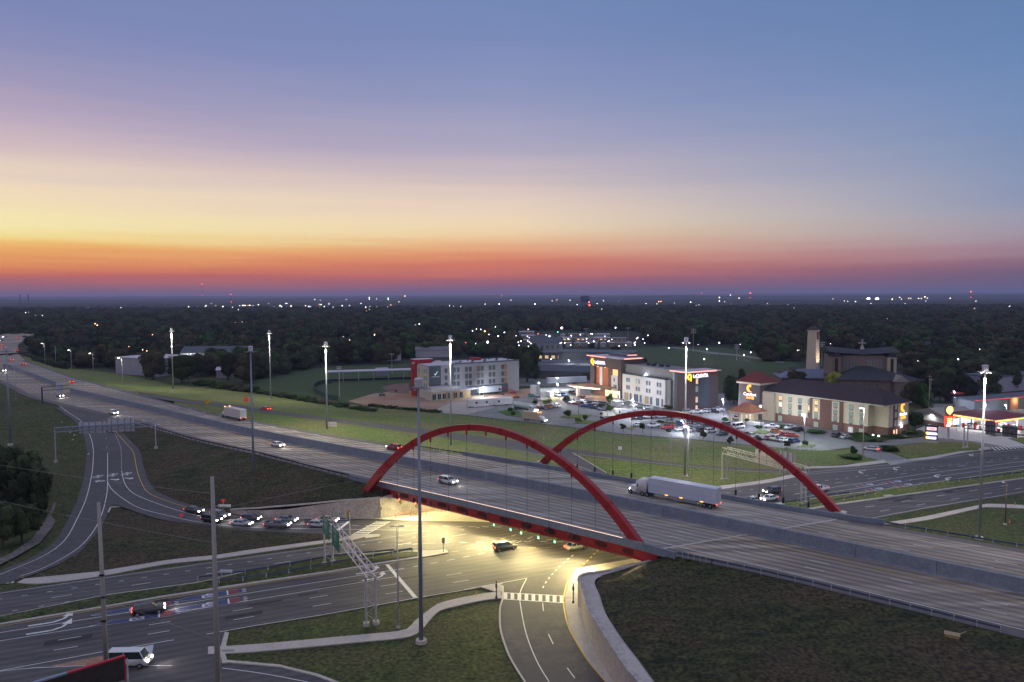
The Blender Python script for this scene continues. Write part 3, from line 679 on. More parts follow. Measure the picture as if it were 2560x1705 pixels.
strip('embankment', edgepts(U(60,895), U(353,985), foff, 6), PL([(60,880),(110,900),(160,918),(300,935),(430,962)]), grass_far, k=4, cross=6, lift=-.03, bumpy=.4, seed=12)
# right end of far side
strip('embankment', edgepts(uR(22)+2, uend, foff, 8), [cor.at(uR(22)+4+(uend-uR(22)-4)*i/8, foff(uR(22)+4)+8, .02) for i in range(9)], grass_far, k=3, cross=5, lift=-.03, bumpy=.2, seed=15)
strip('embankment', edgepts(2, U(60,895), foff, 10), [cor.at(2+(U(60,895)-2)*i/10, foff(2+(U(60,895)-2)*i/10)+11, 0) for i in range(11)], grass_dark, k=3, cross=4, lift=-.03)
strip('embankment', edgepts(2, U(-110,915), noff, 10), [cor.at(2+(U(-110,915)-2)*i/10, noff(2+(U(-110,915)-2)*i/10)-11, 0) for i in range(11)], grass_dark, k=3, cross=4, lift=-.03)
# left: bank from interstate and ramp down to the low ground
strip('embankment', edgepts(U(-110,915), U(150,1016), noff, 6)+[RLo[i] for i in range(1,12)], PL([(-520,930),(-420,960),(-250,1000),(-120,1040),(-30,1075),(20,1100),(60,1130),(90,1160),(105,1190),(110,1230),(112,1270),(105,1310),(80,1345),(40,1385),(-20,1420)]), grass, k=5, cross=14, lift=-.02, bumpy=.45, seed=21)
poly('stony_ditch', PL([(152,1216,.3),(173,1215,.3),(155,1275,.15),(132,1320,.1),(100,1360,.1),(40,1395,.1),(-20,1425,.1),(-40,1418,.1),(30,1385,.1),(80,1350,.1),(112,1305,.1),(138,1255,.2)]), mat('ditch_stone',(.10,.09,.085),(.17,.15,.14),.6,.95,.5,fine=(2,.4)), lift=.3)
# --- hotel grounds
poly('parking_lot', PL([(1085,1031),(1150,1010),(1190,1000),(1235,990),(1262,975),(1420,965),(1500,975),(1830,985),(1900,1000),(1990,1045),(2080,1070),(2170,1100),(2260,1098),(2330,1090),(2500,1100),(2560,1100),(2560,1060),(2330,1035),(2335,1010),(2700,1010),(2700,1118),(2470,1120),(2340,1104),(2236,1113),(2212,1118),(2216,1128),(2270,1148),(2212,1155),(2150,1138),(2130,1118),(2060,1127),(2001,1124),(1920,1117),(1742,1099),(1552,1084),(1440,1069),(1280,1051),(1190,1040)]), asphalt_lot, lift=.02)
poly('station_forecourt', PL([(2275,1080),(2320,1062),(2345,1050),(2700,1050),(2700,1100),(2520,1118),(2440,1104),(2330,1094)]), mat('forecourt_concrete', (.42,.41,.38),(.5,.49,.45),.3,.8), lift=.05)
slab('grass_bed', PL([(2215,1124),(2240,1114),(2290,1111),(2340,1104.5),(2430,1107),(2455,1113),(2445,1126),(2404,1128),(2330,1141),(2272,1147),(2225,1131)]), grass_far, .15)
poly('verge_grass', PL([(2100,1126),(2135,1120),(2150,1138),(2208,1156),(2150,1158),(2060,1165),(2000,1166),(1940,1168),(1990,1126)]), grass_far, lift=.05)
slab('grass_bed', PL([(2520,1096),(2560,1094),(2700,1094),(2700,1110),(2560,1111)]), grass_far, .15)
slab('planting_bed', PL([(2115,1096),(2165,1090),(2200,1095),(2270,1080),(2300,1075),(2318,1086),(2300,1091),(2230,1099),(2180,1106),(2140,1105)]), grass, .15)
poly('bare_earth', PL([(870,1003),(930,985),(1000,975),(1150,985),(1260,975),(1330,972),(1345,985),(1240,1003),(1190,1028),(1150,1036),(1090,1031),(993,1022),(920,1015)]), dirt, lift=.025)
poly('gravel_yard', PL([(1080,1029),(1130,1005),(1240,1004),(1235,1020),(1165,1036),(1110,1033)]), mat('gravel', (.30,.27,.24),(.38,.35,.32),.5,.9), lift=.035)
slab('grass_bed', PL([(1243,1029),(1278,1023),(1300,1030),(1310,1044),(1265,1039)]), mat('lawn',(.04,.10,.02),(.07,.14,.03),1.0,.95), .12)
for pts in ([(1400,1043),(1420,1037),(1480,1037),(1470,1043),(1420,1047)],[(1435,1059),(1455,1051),(1500,1053),(1480,1061)],[(1640,1058),(1660,1053),(1700,1054),(1690,1060)],[(1880,1082),(1900,1074),(1930,1079),(1915,1086)],[(1992,1118),(2012,1110),(2040,1113),(2030,1119)],[(1565,1072),(1580,1064),(1592,1067),(1582,1075)],[(1510,1008),(1545,1004),(1552,1010),(1530,1013)],[(1352,1001),(1380,996),(1400,999),(1380,1004)]):
    slab('planting_bed', PL(pts), grass_far, .15)
poly('drop_off_paving', PL([(1476,1004),(1490,992),(1540,990),(1553,1000),(1530,1007)]), mat('warm_paving',(.36,.24,.18),(.42,.28,.22),.6,.8), lift=.05)
# parking bay lines
def bays(p0, p1, n, depth, w=.1):
    a, b = P(*p0), P(*p1); d = (b-a); e = Vector((-d.y, d.x, 0)).normalized()*depth
    for i in range(n+1): q = a+d*i/n; paint([q, q+e], w, .03)
bays((2022,1074),(2105,1094), 11, -5.2); bays((1560,1013),(1690,1038), 12, -5); bays((1700,1078),(1835,1092), 12, -5)
bays((1460,1056),(1560,1066), 9, 5)
# ball field behind the embankment
ballgreen = mat('ball_field_grass', (.030,.058,.018),(.048,.078,.024),.2,.95,.2, fine=(2.0,.4))
poly('ball_field', PL([(600,976),(640,952),(760,925),(880,915),(1022,912),(1022,985),(960,1003),(870,1004),(800,992),(700,985)]), ballgreen, lift=.015)
poly('infield', PL([(955,968),(985,960),(1022,958),(1022,985),(975,982)]), mat('infield_dirt',(.15,.09,.07),(.18,.11,.09),.4,.95), lift=.03)
poly('sports_field', PL([(1570,900),(1570,872),(1690,866),(1800,868),(1960,892),(2000,915),(1900,925),(1760,915)]), ballgreen, lift=.02)
poly('school_yard', PL([(1290,965),(1320,905),(1400,880),(1570,880),(1600,930),(1500,965)]), asphalt_lot, lift=.01)
poly('park_road', PL([(1640,866),(1690,868),(1780,880),(1860,888),(1960,905),(1958,908),(1860,891.5),(1780,884),(1690,871)]), asphalt_lot, lift=.04)
poly('back_road', PL([(2290,985),(2400,975),(2560,985),(2700,990),(2700,1030),(2520,1020),(2440,1008),(2330,1000)]), asphalt, lift=.03)
poly('earth_scar', PL([(2060,1133),(2075,1131),(2090,1141),(2100,1150),(2085,1149)]), dirt, lift=.02)
# lane arrows, words and shield on the pavement
def plane_map(c, ux, uy):
    return lambda x, y: c + ux*x + uy*y
def glyph_text(s, org, ux, uy, m, name_lift=.06, size=1.0, bold=True):
    cu = bpy.data.curves.new('t', 'FONT'); cu.body = s; cu.align_x = 'CENTER'; cu.size = 1.0; cu.offset = .02 if bold else 0
    ob = bpy.data.objects.new('t', cu); COL.objects.link(ob); dg = bpy.context.evaluated_depsgraph_get(); me = bpy.data.meshes.new_from_object(ob.evaluated_get(dg))
    vs = [tuple(org+ux*v.co.x+uy*v.co.y+Vector((0,0,name_lift))) for v in me.vertices]; fs = [tuple(p.vertices) for p in me.polygons]
    LINES.setdefault(m, MB()).add(vs, fs)
    bpy.data.objects.remove(ob); bpy.data.curves.remove(cu)
def arrow(c, fwd, side, size=3.5, m='w', lift=.06, curve=1, w=.32):
    "turn arrow: shaft then bent head"
    f, s_ = fwd.normalized(), side.normalized(); mb = LINES.setdefault(m, MB()); l = Vector((0,0,lift))
    pts = [(0,0),(size*.45,0),(size*.62,size*.10*curve),(size*.68,size*.22*curve)]
    pl = [c+f*a+s_*b for a, b in pts]
    for a, b in zip(pl[:-1], pl[1:]):
        d = (b-a).normalized(); n = Vector((-d.y,d.x,0))*w/2; mb.add([a+n+l,a-n+l,b-n+l,b+n+l],[(0,1,2,3)])
    e = pl[-1]; hd = (f*.25+s_*curve).normalized(); hn = Vector((-hd.y,hd.x,0)); mb.add([e+hn*w*1.7+l, e-hn*w*1.7+l, e+hd*size*.28+l],[(0,1,2)])
af = Vector((math.cos(ART_ANG), math.sin(ART_ANG), 0)); an = Vector((-af.y, af.x, 0))
for px in ((70,1566),(65,1587)): arrow(P(*px), af, an, 7.5, w=.45)
for px in ((890,1436),(905,1452)): arrow(P(*px), af, an, 6.0, w=.4)
for px, s in (((2165,1176),1),((2250,1168),1)): arrow(P(px[0],px[1]), -af, -an, 5.5, w=.35)
for px in ((2350,1187),(2378,1194),(2435,1135)): arrow(P(*px), -af, -an, 4.5, w=.5)
# ONLY words and arrows on the exit ramp, read by drivers coming toward the camera
for (x, y, z), sd in (((250,1186,3.15),1),((287,1182,3.2),-1),((322,1179,3.3),-1)):
    c = P(x, y, z); fw = Vector((.02,-1,-.055)).normalized(); rt = Vector((-1, 0, 0))
    c = hit(x, y+2); k0 = len(LINES['w'].v); fw = Vector((.02,-1,0))
    glyph_text('ONLY', c, rt*.80, fw*3.6, 'w', .13)
    a = hit(x, y+17); mb = LINES['w']; s = Vector((1 if sd < 0 else -1, 0, 0)); l = Vector((0,0,.14)); q = a - s*1.2
    mb.add([q+Vector((0,.5,0))+l, q-Vector((0,.1,0))+l, a+s*.4-Vector((0,.35,0))+l, a+s*.4+Vector((0,.15,0))+l],[(0,1,2,3)])
    mb.add([a+s*.35+Vector((0,.75,0))+l, a+s*.35-Vector((0,.95,0))+l, a+s*1.4-Vector((0,.1,0))+l],[(0,1,2)])
    mb.v[k0:] = [drop(v, .04) for v in mb.v[k0:]]
# interstate shields painted on the arterial
def shield(c, f, n, Lg=13.0, Wd=2.3, txt='423'):
    l = Vector((0,0,.045)); hw = Wd/2
    def out(s):
        pts = [(0,0),(Lg*.22,hw*.62),(Lg*.55,hw*.98),(Lg*.80,hw),(Lg*.97,hw*.72),(Lg*.92,hw*.35),(Lg*.97,0)]
        full = pts + [(x,-y) for x, y in reversed(pts[1:-1])]
        cx = Lg*.55
        return [c+f*(cx+(x-cx)*s)+n*(y*s) for x, y in full]
    def fillp(pts, m, dz):
        tr = geometry.tessellate_polygon([[Vector((p.x,p.y,0)) for p in pts]]); LINES.setdefault(m, MB()).add([p+l+Vector((0,0,dz)) for p in pts], [tuple(t) for t in tr])
    fillp(out(1.0), 'w', 0); fillp([q for q in out(.955)], 'b', .008)
    a, b = Lg*.74, Lg*.90
    LINES.setdefault('w',MB()).add([c+f*a+n*hw*.93+l+Vector((0,0,.014)), c+f*a-n*hw*.93+l+Vector((0,0,.014)), c+f*(a-.25)-n*hw*.93+l+Vector((0,0,.014)), c+f*(a-.25)+n*hw*.93+l+Vector((0,0,.014))],[(0,1,2,3)])
    fillp([c+f*a+n*hw*.93, c+f*a-n*hw*.93, c+f*b-n*hw*.80, c+f*(b-.4), c+f*b+n*hw*.80], 'r', .02)
    glyph_text(txt, c+f*Lg*.42, -n*1.05, f*3.0, 'w', .07)
for px in ((417,1506),(415,1529),(225,1540),(222,1566)):
    # anchored at the pointed foot of the shield
    shield(P(*px), af, an, 13.0 if px[0] > 300 else 13.5)
for px in ((2281,1198.5),(2308,1206),(2212,1206),(2237,1216)): shield(P(*px), -af, -an, 11.0, 2.2)
LM = {'c': mat('crack_sealer', (.018,.018,.02), rough=.5), 'w': white_paint, 'y': yellow_paint, 'k': mat('kerb_concrete', (.46,.42,.34),(.52,.48,.40),1.0,.85), 'b': mat('blue_marking', (.05,.065,.14), rough=.8), 'r': mat('red_marking', (.18,.05,.055), rough=.8)}
# ================================================================== ARCH BRIDGE
def wpart(mb, name, m, root, smooth=False):
    o = mb.build(name, m, root, smooth); o.location = -Vector(root.location); return o
bridge = empty('arch_bridge', tuple(P(950,1297)), 0, 'red twin arch bridge carrying the interstate over the lit junction', 'bridge')
mid = cor.at((_a[0]+_b[0])/2, 5, 0)
# deck slab
def skew_slab(u0f, u1f, o0f, o1f, z0, z1, nu=20, no_=6):
    mb = MB(); vs = []; 
    for z in (z1, z0):
        for i in range(nu+1):
            for j in range(no_+1):
                t = i/nu; s = j/no_
                # iterate once for offset
                o = 0
                uu = u0f(0)*(1-t)+u1f(0)*t
                for _ in range(3):
                    o = o0f(uu)*(1-s)+o1f(uu)*s; uu = u0f(o)*(1-t)+u1f(o)*t
                q = cor.at(uu, o, z); vs.append(tuple(q))
    w = no_+1; n1 = (nu+1)*w; fs = []
    for i in range(nu):
        for j in range(no_):
            a = i*w+j; fs.append((a, a+w, a+w+1, a+1)); fs.append((n1+a, n1+a+1, n1+a+w+1, n1+a+w))
    for i in range(nu):
        a = i*w; fs.append((a, n1+a, n1+a+w, a+w)); a += no_; fs.append((a, a+w, n1+a+w, n1+a))
    for j in range(no_):
        fs.append((j, j+1, n1+j+1, n1+j)); a = nu*w+j; fs.append((a, n1+a, n1+a+1, a+1))
    mb.add(vs, fs); return mb
wpart(skew_slab(uL, uR, noff, foff, 6.7, 7.022), 'deck', deck_conc, bridge)
for f, nm in ((uL, 'expansion_joint'), (uR, 'expansion_joint')):
    pts = [cor.at(f(o), o, 7.03) for o in np.linspace(noff(f(-15))+.6, foff(f(20))-.6, 14)]
    mb = MB(); 
    for a, b in zip(pts[:-1], pts[1:]):
        d = (b-a).normalized(); n = Vector((-d.y,d.x,0))*.22; mb.add([a+n,a-n,b-n,b+n],[(0,1,2,3)])
    wpart(mb, 'expansion_joint', mat('joint_concrete', (.42,.39,.34),(.5,.47,.42),.6,.8), bridge)
# parapets
def edge_wall(u0, u1, f, d0, d1, z0, z1, n=40):
    mb = MB(); vs = []; fs = []
    for i in range(n+1):
        u = u0+(u1-u0)*i/n
        for o, z in ((f(u)+d0,z0),(f(u)+d0,z1),(f(u)+d1,z1),(f(u)+d1,z0)): vs.append(tuple(cor.at(u, o, z)))
    for i in range(n):
        for j in range(4): a = i*4; fs.append((a+j, a+(j+1)%4, a+4+(j+1)%4, a+4+j))
    fs += [(3,2,1,0), (n*4,n*4+1,n*4+2,n*4+3)]
    return mb.add(vs, fs)
uw0, uw1 = U(882,1193), U(1690,1391)
wpart(edge_wall(uw0, uw1, noff, -.38, -.02, 6.42, 7.8), 'parapet', conc_blue, bridge)
uf0, uf1 = U(1150,1140), U(2210,1313)
wpart(edge_wall(uf0, uf1, foff, .02, .42, 6.42, 8.05), 'parapet', conc_blue, bridge)
ul0, ul1 = U(958,1209), U(1560,1354)
led = emis('warm_led', (1.0,.66,.50), 2.0)
wpart(edge_wall(ul0, ul1, noff, -.34, -.24, 7.81, 7.86), 'led_strip', led, bridge)
# edge girders with dark oval plates, their shade put into the colour
for f, s in ((noff, -1), (foff, 1)):
    u0, u1 = (_a[0] - 3, _b[0] - 1) if s < 0 else (uL(20)-1, uR(22)+2)
    g_ = wpart(edge_wall(u0, u1, f, .04*s-.1, .04*s+.1, 4.75, 6.42), 'girder', red_steel, bridge)
    fl = wpart(edge_wall(u0, u1, f, -.35, .30, 4.62, 4.745), 'flange', red_steel, g_); fl.location = (0,0,0)
    n = 12
    for k in range(n):
        u = u0+3+(u1-u0-6)*(k+.5)/n; mb = MB(); c = cor.at(u, f(u)+s*.16, 5.62); d = cor.at(u+1, f(u)+s*.16, 5.62)-c; nn = Vector((-d.y,d.x,0)).normalized()*s*.02; vs = []
        for t in range(18): a = 2*math.pi*t/18; ex = 1.35*math.copysign(abs(math.cos(a))**.6, math.cos(a)); vs.append(c+d*ex+Vector((0,0,.5*math.copysign(abs(math.sin(a))**.6, math.sin(a)))))
        mb.add([v+nn for v in vs]+[v-nn for v in vs], [tuple(range(18)), tuple(reversed(range(18,36)))]+[(i,(i+1)%18,18+(i+1)%18,18+i) for i in range(18)])
        wpart(mb, 'girder_opening', mat('shadow_red', (.06,.008,.008), rough=.8), bridge)
for k in range(13):      # cross beams under the deck
    t = (k+.5)/13; o0, o1 = noff(_a[0])+.4, foff(_b[0])-.6; a = cor.at(uL(o0)*(1-t)+uR(o0)*t, o0, 5.85); b = cor.at(uL(o1)*(1-t)+uR(o1)*t, o1, 5.85)
    wpart(MB().beam(a, b, .35, 1.5), 'cross_beam', red_steel, bridge)
# arches
def arch(A, B, apex, label_side):
    A, B = Vector(A), Vector(B); Ln = (B-A).length; e = (B-A)/Ln; n = Vector((-e.y, e.x, 0))
    def pt(s):
        t = 2*s/Ln-1
        return A + e*s + Vector((0,0,(apex-A.z)*(1-(.86*t*t+.14*t**4))))
    N_ = 72; mb = MB(); vs = []
    for i in range(N_+1):
        s = Ln*i/N_; c = pt(s); d = (pt(min(s+.3,Ln+.3))-pt(s-.3)).normalized(); up_ = n.cross(d)*-1
        if up_.z < 0: up_ = -up_
        t = abs(2*s/Ln-1); hw = .52+.22*t**3; hh = .62+.24*t**3
        for a_, b_ in ((-1,-1),(1,-1),(1,1),(-1,1)): vs.append(c+n*hw*a_+up_*hh*b_)
    fs = []
    for i in range(N_):
        for j in range(4): a = i*4; fs.append((a+j, a+(j+1)%4, a+4+(j+1)%4, a+4+j))
    fs += [(3,2,1,0),(N_*4,N_*4+1,N_*4+2,N_*4+3)]
    mb.add(vs, fs); rib = wpart(mb, 'arch_rib', red_steel, bridge)
    for k in range(1, 9):
        s = Ln*k/9; c = pt(s); d = (pt(s+.3)-pt(s-.3)).normalized(); up_ = n.cross(d)*-1
        if up_.z < 0: up_ = -up_
        t = abs(2*s/Ln-1); hw = .55+.22*t**3; hh = .65+.24*t**3; vs = []
        for q in (-.35,.35):
            for a_, b_ in ((-1,-1),(1,-1),(1,1),(-1,1)): vs.append(c+d*q+n*hw*a_+up_*hh*b_)
        wpart(MB().add(vs, [(0,1,5,4),(1,2,6,5),(2,3,7,6),(3,0,4,7)]), 'splice_plate', mat('splice_red',(.25,.008,.014),rough=.55), bridge)
    for k in range(13):
        s = Ln*(.078+.844*k/12); c = pt(s)
        h = wpart(MB().tube((c.x,c.y,c.z-.7), (c.x,c.y,6.2), .04, n=6), 'hanger', mat('hanger_steel',(.10,.10,.12),rough=.5,metal=.3) if k != 6 else galv, bridge)
        br = MB().box(c.x-.18,c.x+.18,c.y-.18,c.y+.18,c.z-1.5,c.z-.55); o = br.build('hanger_bracket', red_steel, h)
        br = MB().box(c.x-.2,c.x+.2,c.y-.2,c.y+.2,5.3,6.5); o = br.build('hanger_anchor', dark_metal, h)
    for q, sgn in ((A, -1), (B, 1)):
        m2 = MB(); b = q + e*sgn*.6
        m2.frus(-1.5,1.5,-1.2,1.2,-5.2,-1.0,1.0,-.95,.95,.6)
        rz = math.atan2(e.y, e.x); vv = []
        for v in m2.v: vv.append((b.x+v[0]*math.cos(rz)-v[1]*math.sin(rz), b.y+v[0]*math.sin(rz)+v[1]*math.cos(rz), q.z+v[2]))
        m2.v = vv; wpart(m2, 'arch_footing', conc, bridge)
A1, B1 = P(912,1236,4.6), P(1622,1400,4.6)
arch(A1, B1, 24.1, 0)
arch(P(1356,1160,5.0), P(2094,1284,5.0), 22.5, 1)
# abutments
ad = Vector((math.cos(ART_ANG), math.sin(ART_ANG), 0)); andir = Vector((-ad.y, ad.x, 0))
def vwall(pts, z0, z1s, th, side):
    "wall along world pts, thickness th toward side(+1 left/-1 right)"
    mb = MB(); n = len(pts); off = shift([Vector((p.x,p.y,0)) for p in pts], th*side); vs = []
    for p, q, z1 in zip(pts, off, z1s):
        vs += [(p.x,p.y,z0),(p.x,p.y,z1),(q.x,q.y,z1),(q.x,q.y,z0)]
    fs = []
    for i in range(n-1):
        for j in range(4): a = i*4; fs.append((a+j, a+(j+1)%4, a+4+(j+1)%4, a+4+j))
    fs += [(3,2,1,0), ((n-1)*4,(n-1)*4+1,(n-1)*4+2,(n-1)*4+3)]
    return mb.add(vs, fs)
W0 = P(950,1297); Wp = [W0 + ad*d for d in (0, 14, 28, 44)]
wpart(vwall(Wp, 0, [4.85,6.69,6.69,6.69], .5, 1), 'abutment_wall', conc_wall, bridge)
E0 = P(1612,1404,4.9); E0.z = 0; Ep = [E0 + ad*d for d in (-1, 14, 28, 46)]
wpart(vwall(Ep, 0, [4.9,6.69,6.69,6.69], .5, -1), 'abutment_wall', conc_wall, bridge)
# retaining walls
rw = empty('retaining_wall', tuple(P(760,1296)), 0, 'panelled concrete retaining wall beside the queue of waiting cars', 'wall')
wl = PL([(576,1285,0),(610,1290,0),(640,1293.5,0),(760,1296,0),(860,1297,0),(950,1297,0)]); ht = [.9,1.6,2.0,3.2,4.2,4.85]
panel = mat('wall_panels', (.27,.25,.26),(.40,.37,.36),.25,.9,.15, fine=(2.5,.25), c3=(.33,.30,.30), scale3=.4)
wall = cat_smooth(wl, 6); hts = list(np.interp(np.linspace(0,5,len(wall)), range(6), ht))
# individual precast panels
i0 = 0; pp = resample(wall, 22); hh = list(np.interp(np.linspace(0,1,22), np.linspace(0,1,len(hts)), hts))
for i in range(21):
    a, b = pp[i], pp[i+1]; d = (b-a).normalized(); n = Vector((-d.y,d.x,0)); g_ = d*.02
    z = 0; row = 0
    top = min(hh[i], hh[i+1])
    mb = MB()
    for z0, z1 in ((0, 1.45), (1.48, 2.95), (2.98, 9)):
        t0, t1 = min(hh[i], z1), min(hh[i+1], z1)
        if t0 <= z0+.05 and t1 <= z0+.05: continue
        t0 = max(t0, z0+.02); t1 = max(t1, z0+.02)
        p, q = a+g_, b-g_; r, s = p+n*.3, q+n*.3
        mb.add([(p.x,p.y,z0),(q.x,q.y,z0),(q.x,q.y,t1),(p.x,p.y,t0),(r.x,r.y,z0),(s.x,s.y,z0),(s.x,s.y,t1),(r.x,r.y,t0)], [(0,1,2,3),(5,4,7,6),(3,2,6,7),(0,4,5,1),(1,5,6,2),(4,0,3,7)])
    o = wpart(mb, 'wall_panel', panel, rw)
mb = MB(); cp = [Vector((p.x,p.y,h)) for p, h in zip(wall, hts)]
for a, b in zip(cp[:-1], cp[1:]): mb.beam(a+Vector((0,.15,.12)), b+Vector((0,.15,.12)), .5, .3)
wpart(mb, 'coping', conc, rw)
rw2 = empty('retaining_wall', tuple(P(1449,1510)), 0, 'curved block retaining wall right of the near exit road', 'wall')
wt = [Vector((q.x,q.y,0)) for q in cat_smooth(WT, 8)]; wz = [q.z for q in cat_smooth(WT, 8)]
wp = resample(wt, 60)
lft = 1 if shift(wp, 1)[20].x > wp[20].x else -1
inn = shift(wp, .4*lft)
mb = MB()
for i in range(59):
    a, b, c, d = wp[i], wp[i+1], inn[i+1], inn[i]; mb.add([(a.x,a.y,0),(b.x,b.y,0),(c.x,c.y,0),(d.x,d.y,0),(a.x,a.y,4.45),(b.x,b.y,4.45),(c.x,c.y,4.45),(d.x,d.y,4.45)], [(4,5,6,7),(0,1,5,4),(2,3,7,6)])
o = wpart(mb, 'wall_face', mat('block_wall', (.30,.27,.26),(.42,.38,.36),1.2,.9,.3, fine=(6,.25)), rw2)
o2, i2 = shift(wp, -.12*lft), shift(wp, .5*lft)
for i in range(59):
    mb = MB(); g_ = .03
    a, b, c, d = o2[i].lerp(o2[i+1],g_), o2[i+1].lerp(o2[i],g_), i2[i+1].lerp(i2[i],g_), i2[i].lerp(i2[i+1],g_)
    mb.add([(q.x,q.y,z) for z in (4.46,4.74) for q in (a,b,c,d)], [(4,5,6,7),(0,1,5,4),(2,3,7,6),(1,2,6,5),(3,0,4,7)])
    if i % 1 == 0: wpart(mb, 'coping_stone', conc_wall if i % 3 else conc, rw2)
# warm flood lights fixed under the deck
WARM = (1.0, .83, .36)
ug0, ug1 = _a[0], _b[0]
NO_, FO_ = noff((_a[0]+_b[0])/2), foff((_a[0]+_b[0])/2)
for k, t in enumerate((.12, .27, .42, .57, .72, .86)):
    for o_, pw in ((NO_+2.2, 1.0), (NO_+18.0, .5), (FO_-3.0, .5)):
        u = uL(o_)*(1-t)+uR(o_)*t; c = cor.at(u, o_, 4.9)
        fx = wpart(MB().box(c.x-.35,c.x+.35,c.y-.35,c.y+.35,4.75,4.95), 'flood_light', emis('warm_lamp', (1,.85,.45), 14.0), bridge)
        ln = light('SPOT', (0,0,0), 7500*pw, WARM, bridge, .35, (0,0,0), 165, .6); ln.location = Vector((c.x,c.y,4.5))-Vector(bridge.location)
        if o_ < NO_+5: 
            aim(ln, (-.25, -.70, -.42)); l2 = light('SPOT', (0,0,0), 22000, WARM, bridge, .4, (0,0,0), 95, 1.0); l2.location = Vector((c.x,c.y-.6,4.4))-Vector(bridge.location); aim(l2, (-.25+.1*k, -1, -.24))
for t, o_, pw in ((.10, NO_+8, 2600), (.2, NO_+1.5, 2200), (.12, NO_+18, 2600), (.5, NO_+1.5, 3500), (.75, NO_+1.5, 3000), (.3, NO_+1.5, 3500)):
    u = uL(o_)*(1-t)+uR(o_)*t; c = cor.at(u, o_, 4.3); ln = light('POINT', (0,0,0), pw, WARM, bridge, .4); ln.location = c-Vector(bridge.location)
# signals and small plates hanging from the near girder
def signal(px, z, col, rot=0.0, lab='', root_loc=None):
    c = P(px[0], px[1], z) if root_loc is None else Vector(root_loc)
    e = empty('traffic_signal', tuple(c), rot, lab, 'traffic light', 'signals under the bridge')
    MB().box(-.22,.22,-.12,.12,-.55,.55).build('housing', mat('signal_yellow',(.42,.24,.03),rough=.6), e)
    MB().box(-.34,.34,.12,.15,-.7,.7).build('backplate', mat('signal_black',(.05,.045,.03),rough=.6), e)
    MB().tube((0,0,.55),(0,0,1.3),.05).build('hanger_rod', dark_metal, e)
    cols = {'red': ((1,.08,.03),.33), 'amber': ((1,.4,.03),0), 'green': ((.1,1,.55),-.33)}
    for nm, (cc, zz) in cols.items():
        on = nm == col
        MB().ball((0,-.12,zz), .15 if not on else .2, sy=.5).build('lens', emis('lens_'+nm, cc, 12.0) if on else mat('lens_off_'+nm, tuple(v*.08 for v in cc), rough=.4), e)
    return e
_ow = ['leftmost', 'second', 'third', 'fourth', 'fifth', 'rightmost']
sg = [((1000,1252),'red'),((1040,1262),'red'),((1236,1308),'green'),((1278,1320),'green'),((1304,1328),'green'),((1347,1340),'green'),((1388,1350),'green')]
nmz = ['leftmost red signal hanging under the near girder', 'second red signal hanging under the near girder', 'green signal hanging between two small white plates', 'green signal just right of the second white plate', 'middle green signal under the near girder', 'green signal left of the last one under the girder', 'rightmost green signal under the near girder']
for (px, c), lb in zip(sg, nmz):
    # keep signals just outside the girder line
    q = P(px[0], px[1], 4.6); u, o = cor.project(Vector((q.x,q.y,7))); w = None
    s_ = signal(px, 4.45, c, R(-62), lb, (P(px[0],px[1],4.3).x, P(px[0],px[1],4.3).y, 4.3))
for (px, lb) in (((1219,1298),'small white sign plate hanging under the girder, left one'),((1268,1311),'small white sign plate hanging under the girder, right one')):
    c = P(px[0], px[1], 4.6); e = empty('sign_plate', tuple(c), R(-50), lb, 'sign', 'plates under the bridge')
    MB().box(-.38,.38,-.02,.02,-.45,.45).build('panel', mat('plate_white',(.6,.68,.85),rough=.5), e); MB().tube((0,0,.45),(0,0,.9),.03).build('bracket', dark_metal, e)
# red railing on the plaza
rl = empty('railing', tuple(P(988,1298)), 0, 'orange red steel railing on the plaza under the bridge', 'railing')
rp = PL([(988,1299),(1027,1293),(1065,1288),(1103,1282),(1150,1276),(1200,1268)])
red2 = mat('railing_red',(.55,.10,.04),rough=.5)
for a in rp: wpart(MB().beam((a.x,a.y,.12),(a.x,a.y,1.35),.1), 'rail_post', red2, rl)
for z in (1.32,.35):
    mb = MB()
    for a, b in zip(rp[:-1], rp[1:]): mb.beam((a.x,a.y,z),(b.x,b.y,z),.07)
    wpart(mb, 'rail', red2, rl)
# guard rails
rail_blue = mat('rail_blue', (.07,.095,.14), rough=.5, metal=.2)
def guardrail(pts, label, zt=.8, post=2.0, m=rail_blue, pm=galv, group='guard rails'):
    pts = [Vector(p) for p in pts]; L_ = sum((b-a).length for a, b in zip(pts[:-1], pts[1:]))
    e = empty('guard_rail', tuple(pts[0]), 0, label, 'guard rail', group)
    n = max(2, int(L_/post)+1); rs = resample(pts, n)
    mb = MB()
    for a, b in zip(rs[:-1], rs[1:]): mb.beam(a+Vector((0,0,zt-.16)), b+Vector((0,0,zt-.16)), .08, .32)
    wpart(mb, 'rail', m, e)
    for a in rs[:100]: wpart(MB().beam(a-Vector((0,0,.3)), a+Vector((0,0,zt+.02)), .14), 'post', pm, e)
def ge(u0, u1, f, d=0, z=Z7, st=6): 
    n = max(2,int(abs(u1-u0)/st)); return [cor.at(u0+(u1-u0)*i/n, f(u0+(u1-u0)*i/n)+d, z) for i in range(n+1)]
guardrail(ge(U(353,1062), U(878,1192), noff, .1), 'dark guard rail along the near shoulder left of the bridge', post=2.6, m=dark_metal, pm=dark_metal)
guardrail(ge(U(1692,1391), U(1780,1409), noff, .05), 'short closely posted guard rail right of the near arch foot', post=1.0)
guardrail(ge(U(1780,1409), U(2501,1581), noff, .05), 'long guard rail above the dark grass bank at lower right', post=2.6)
guardrail(ge(U(1048,1118), U(1290,1160), foff, .2), 'guard rail behind the far carriageway left of the far arch', post=2.2)
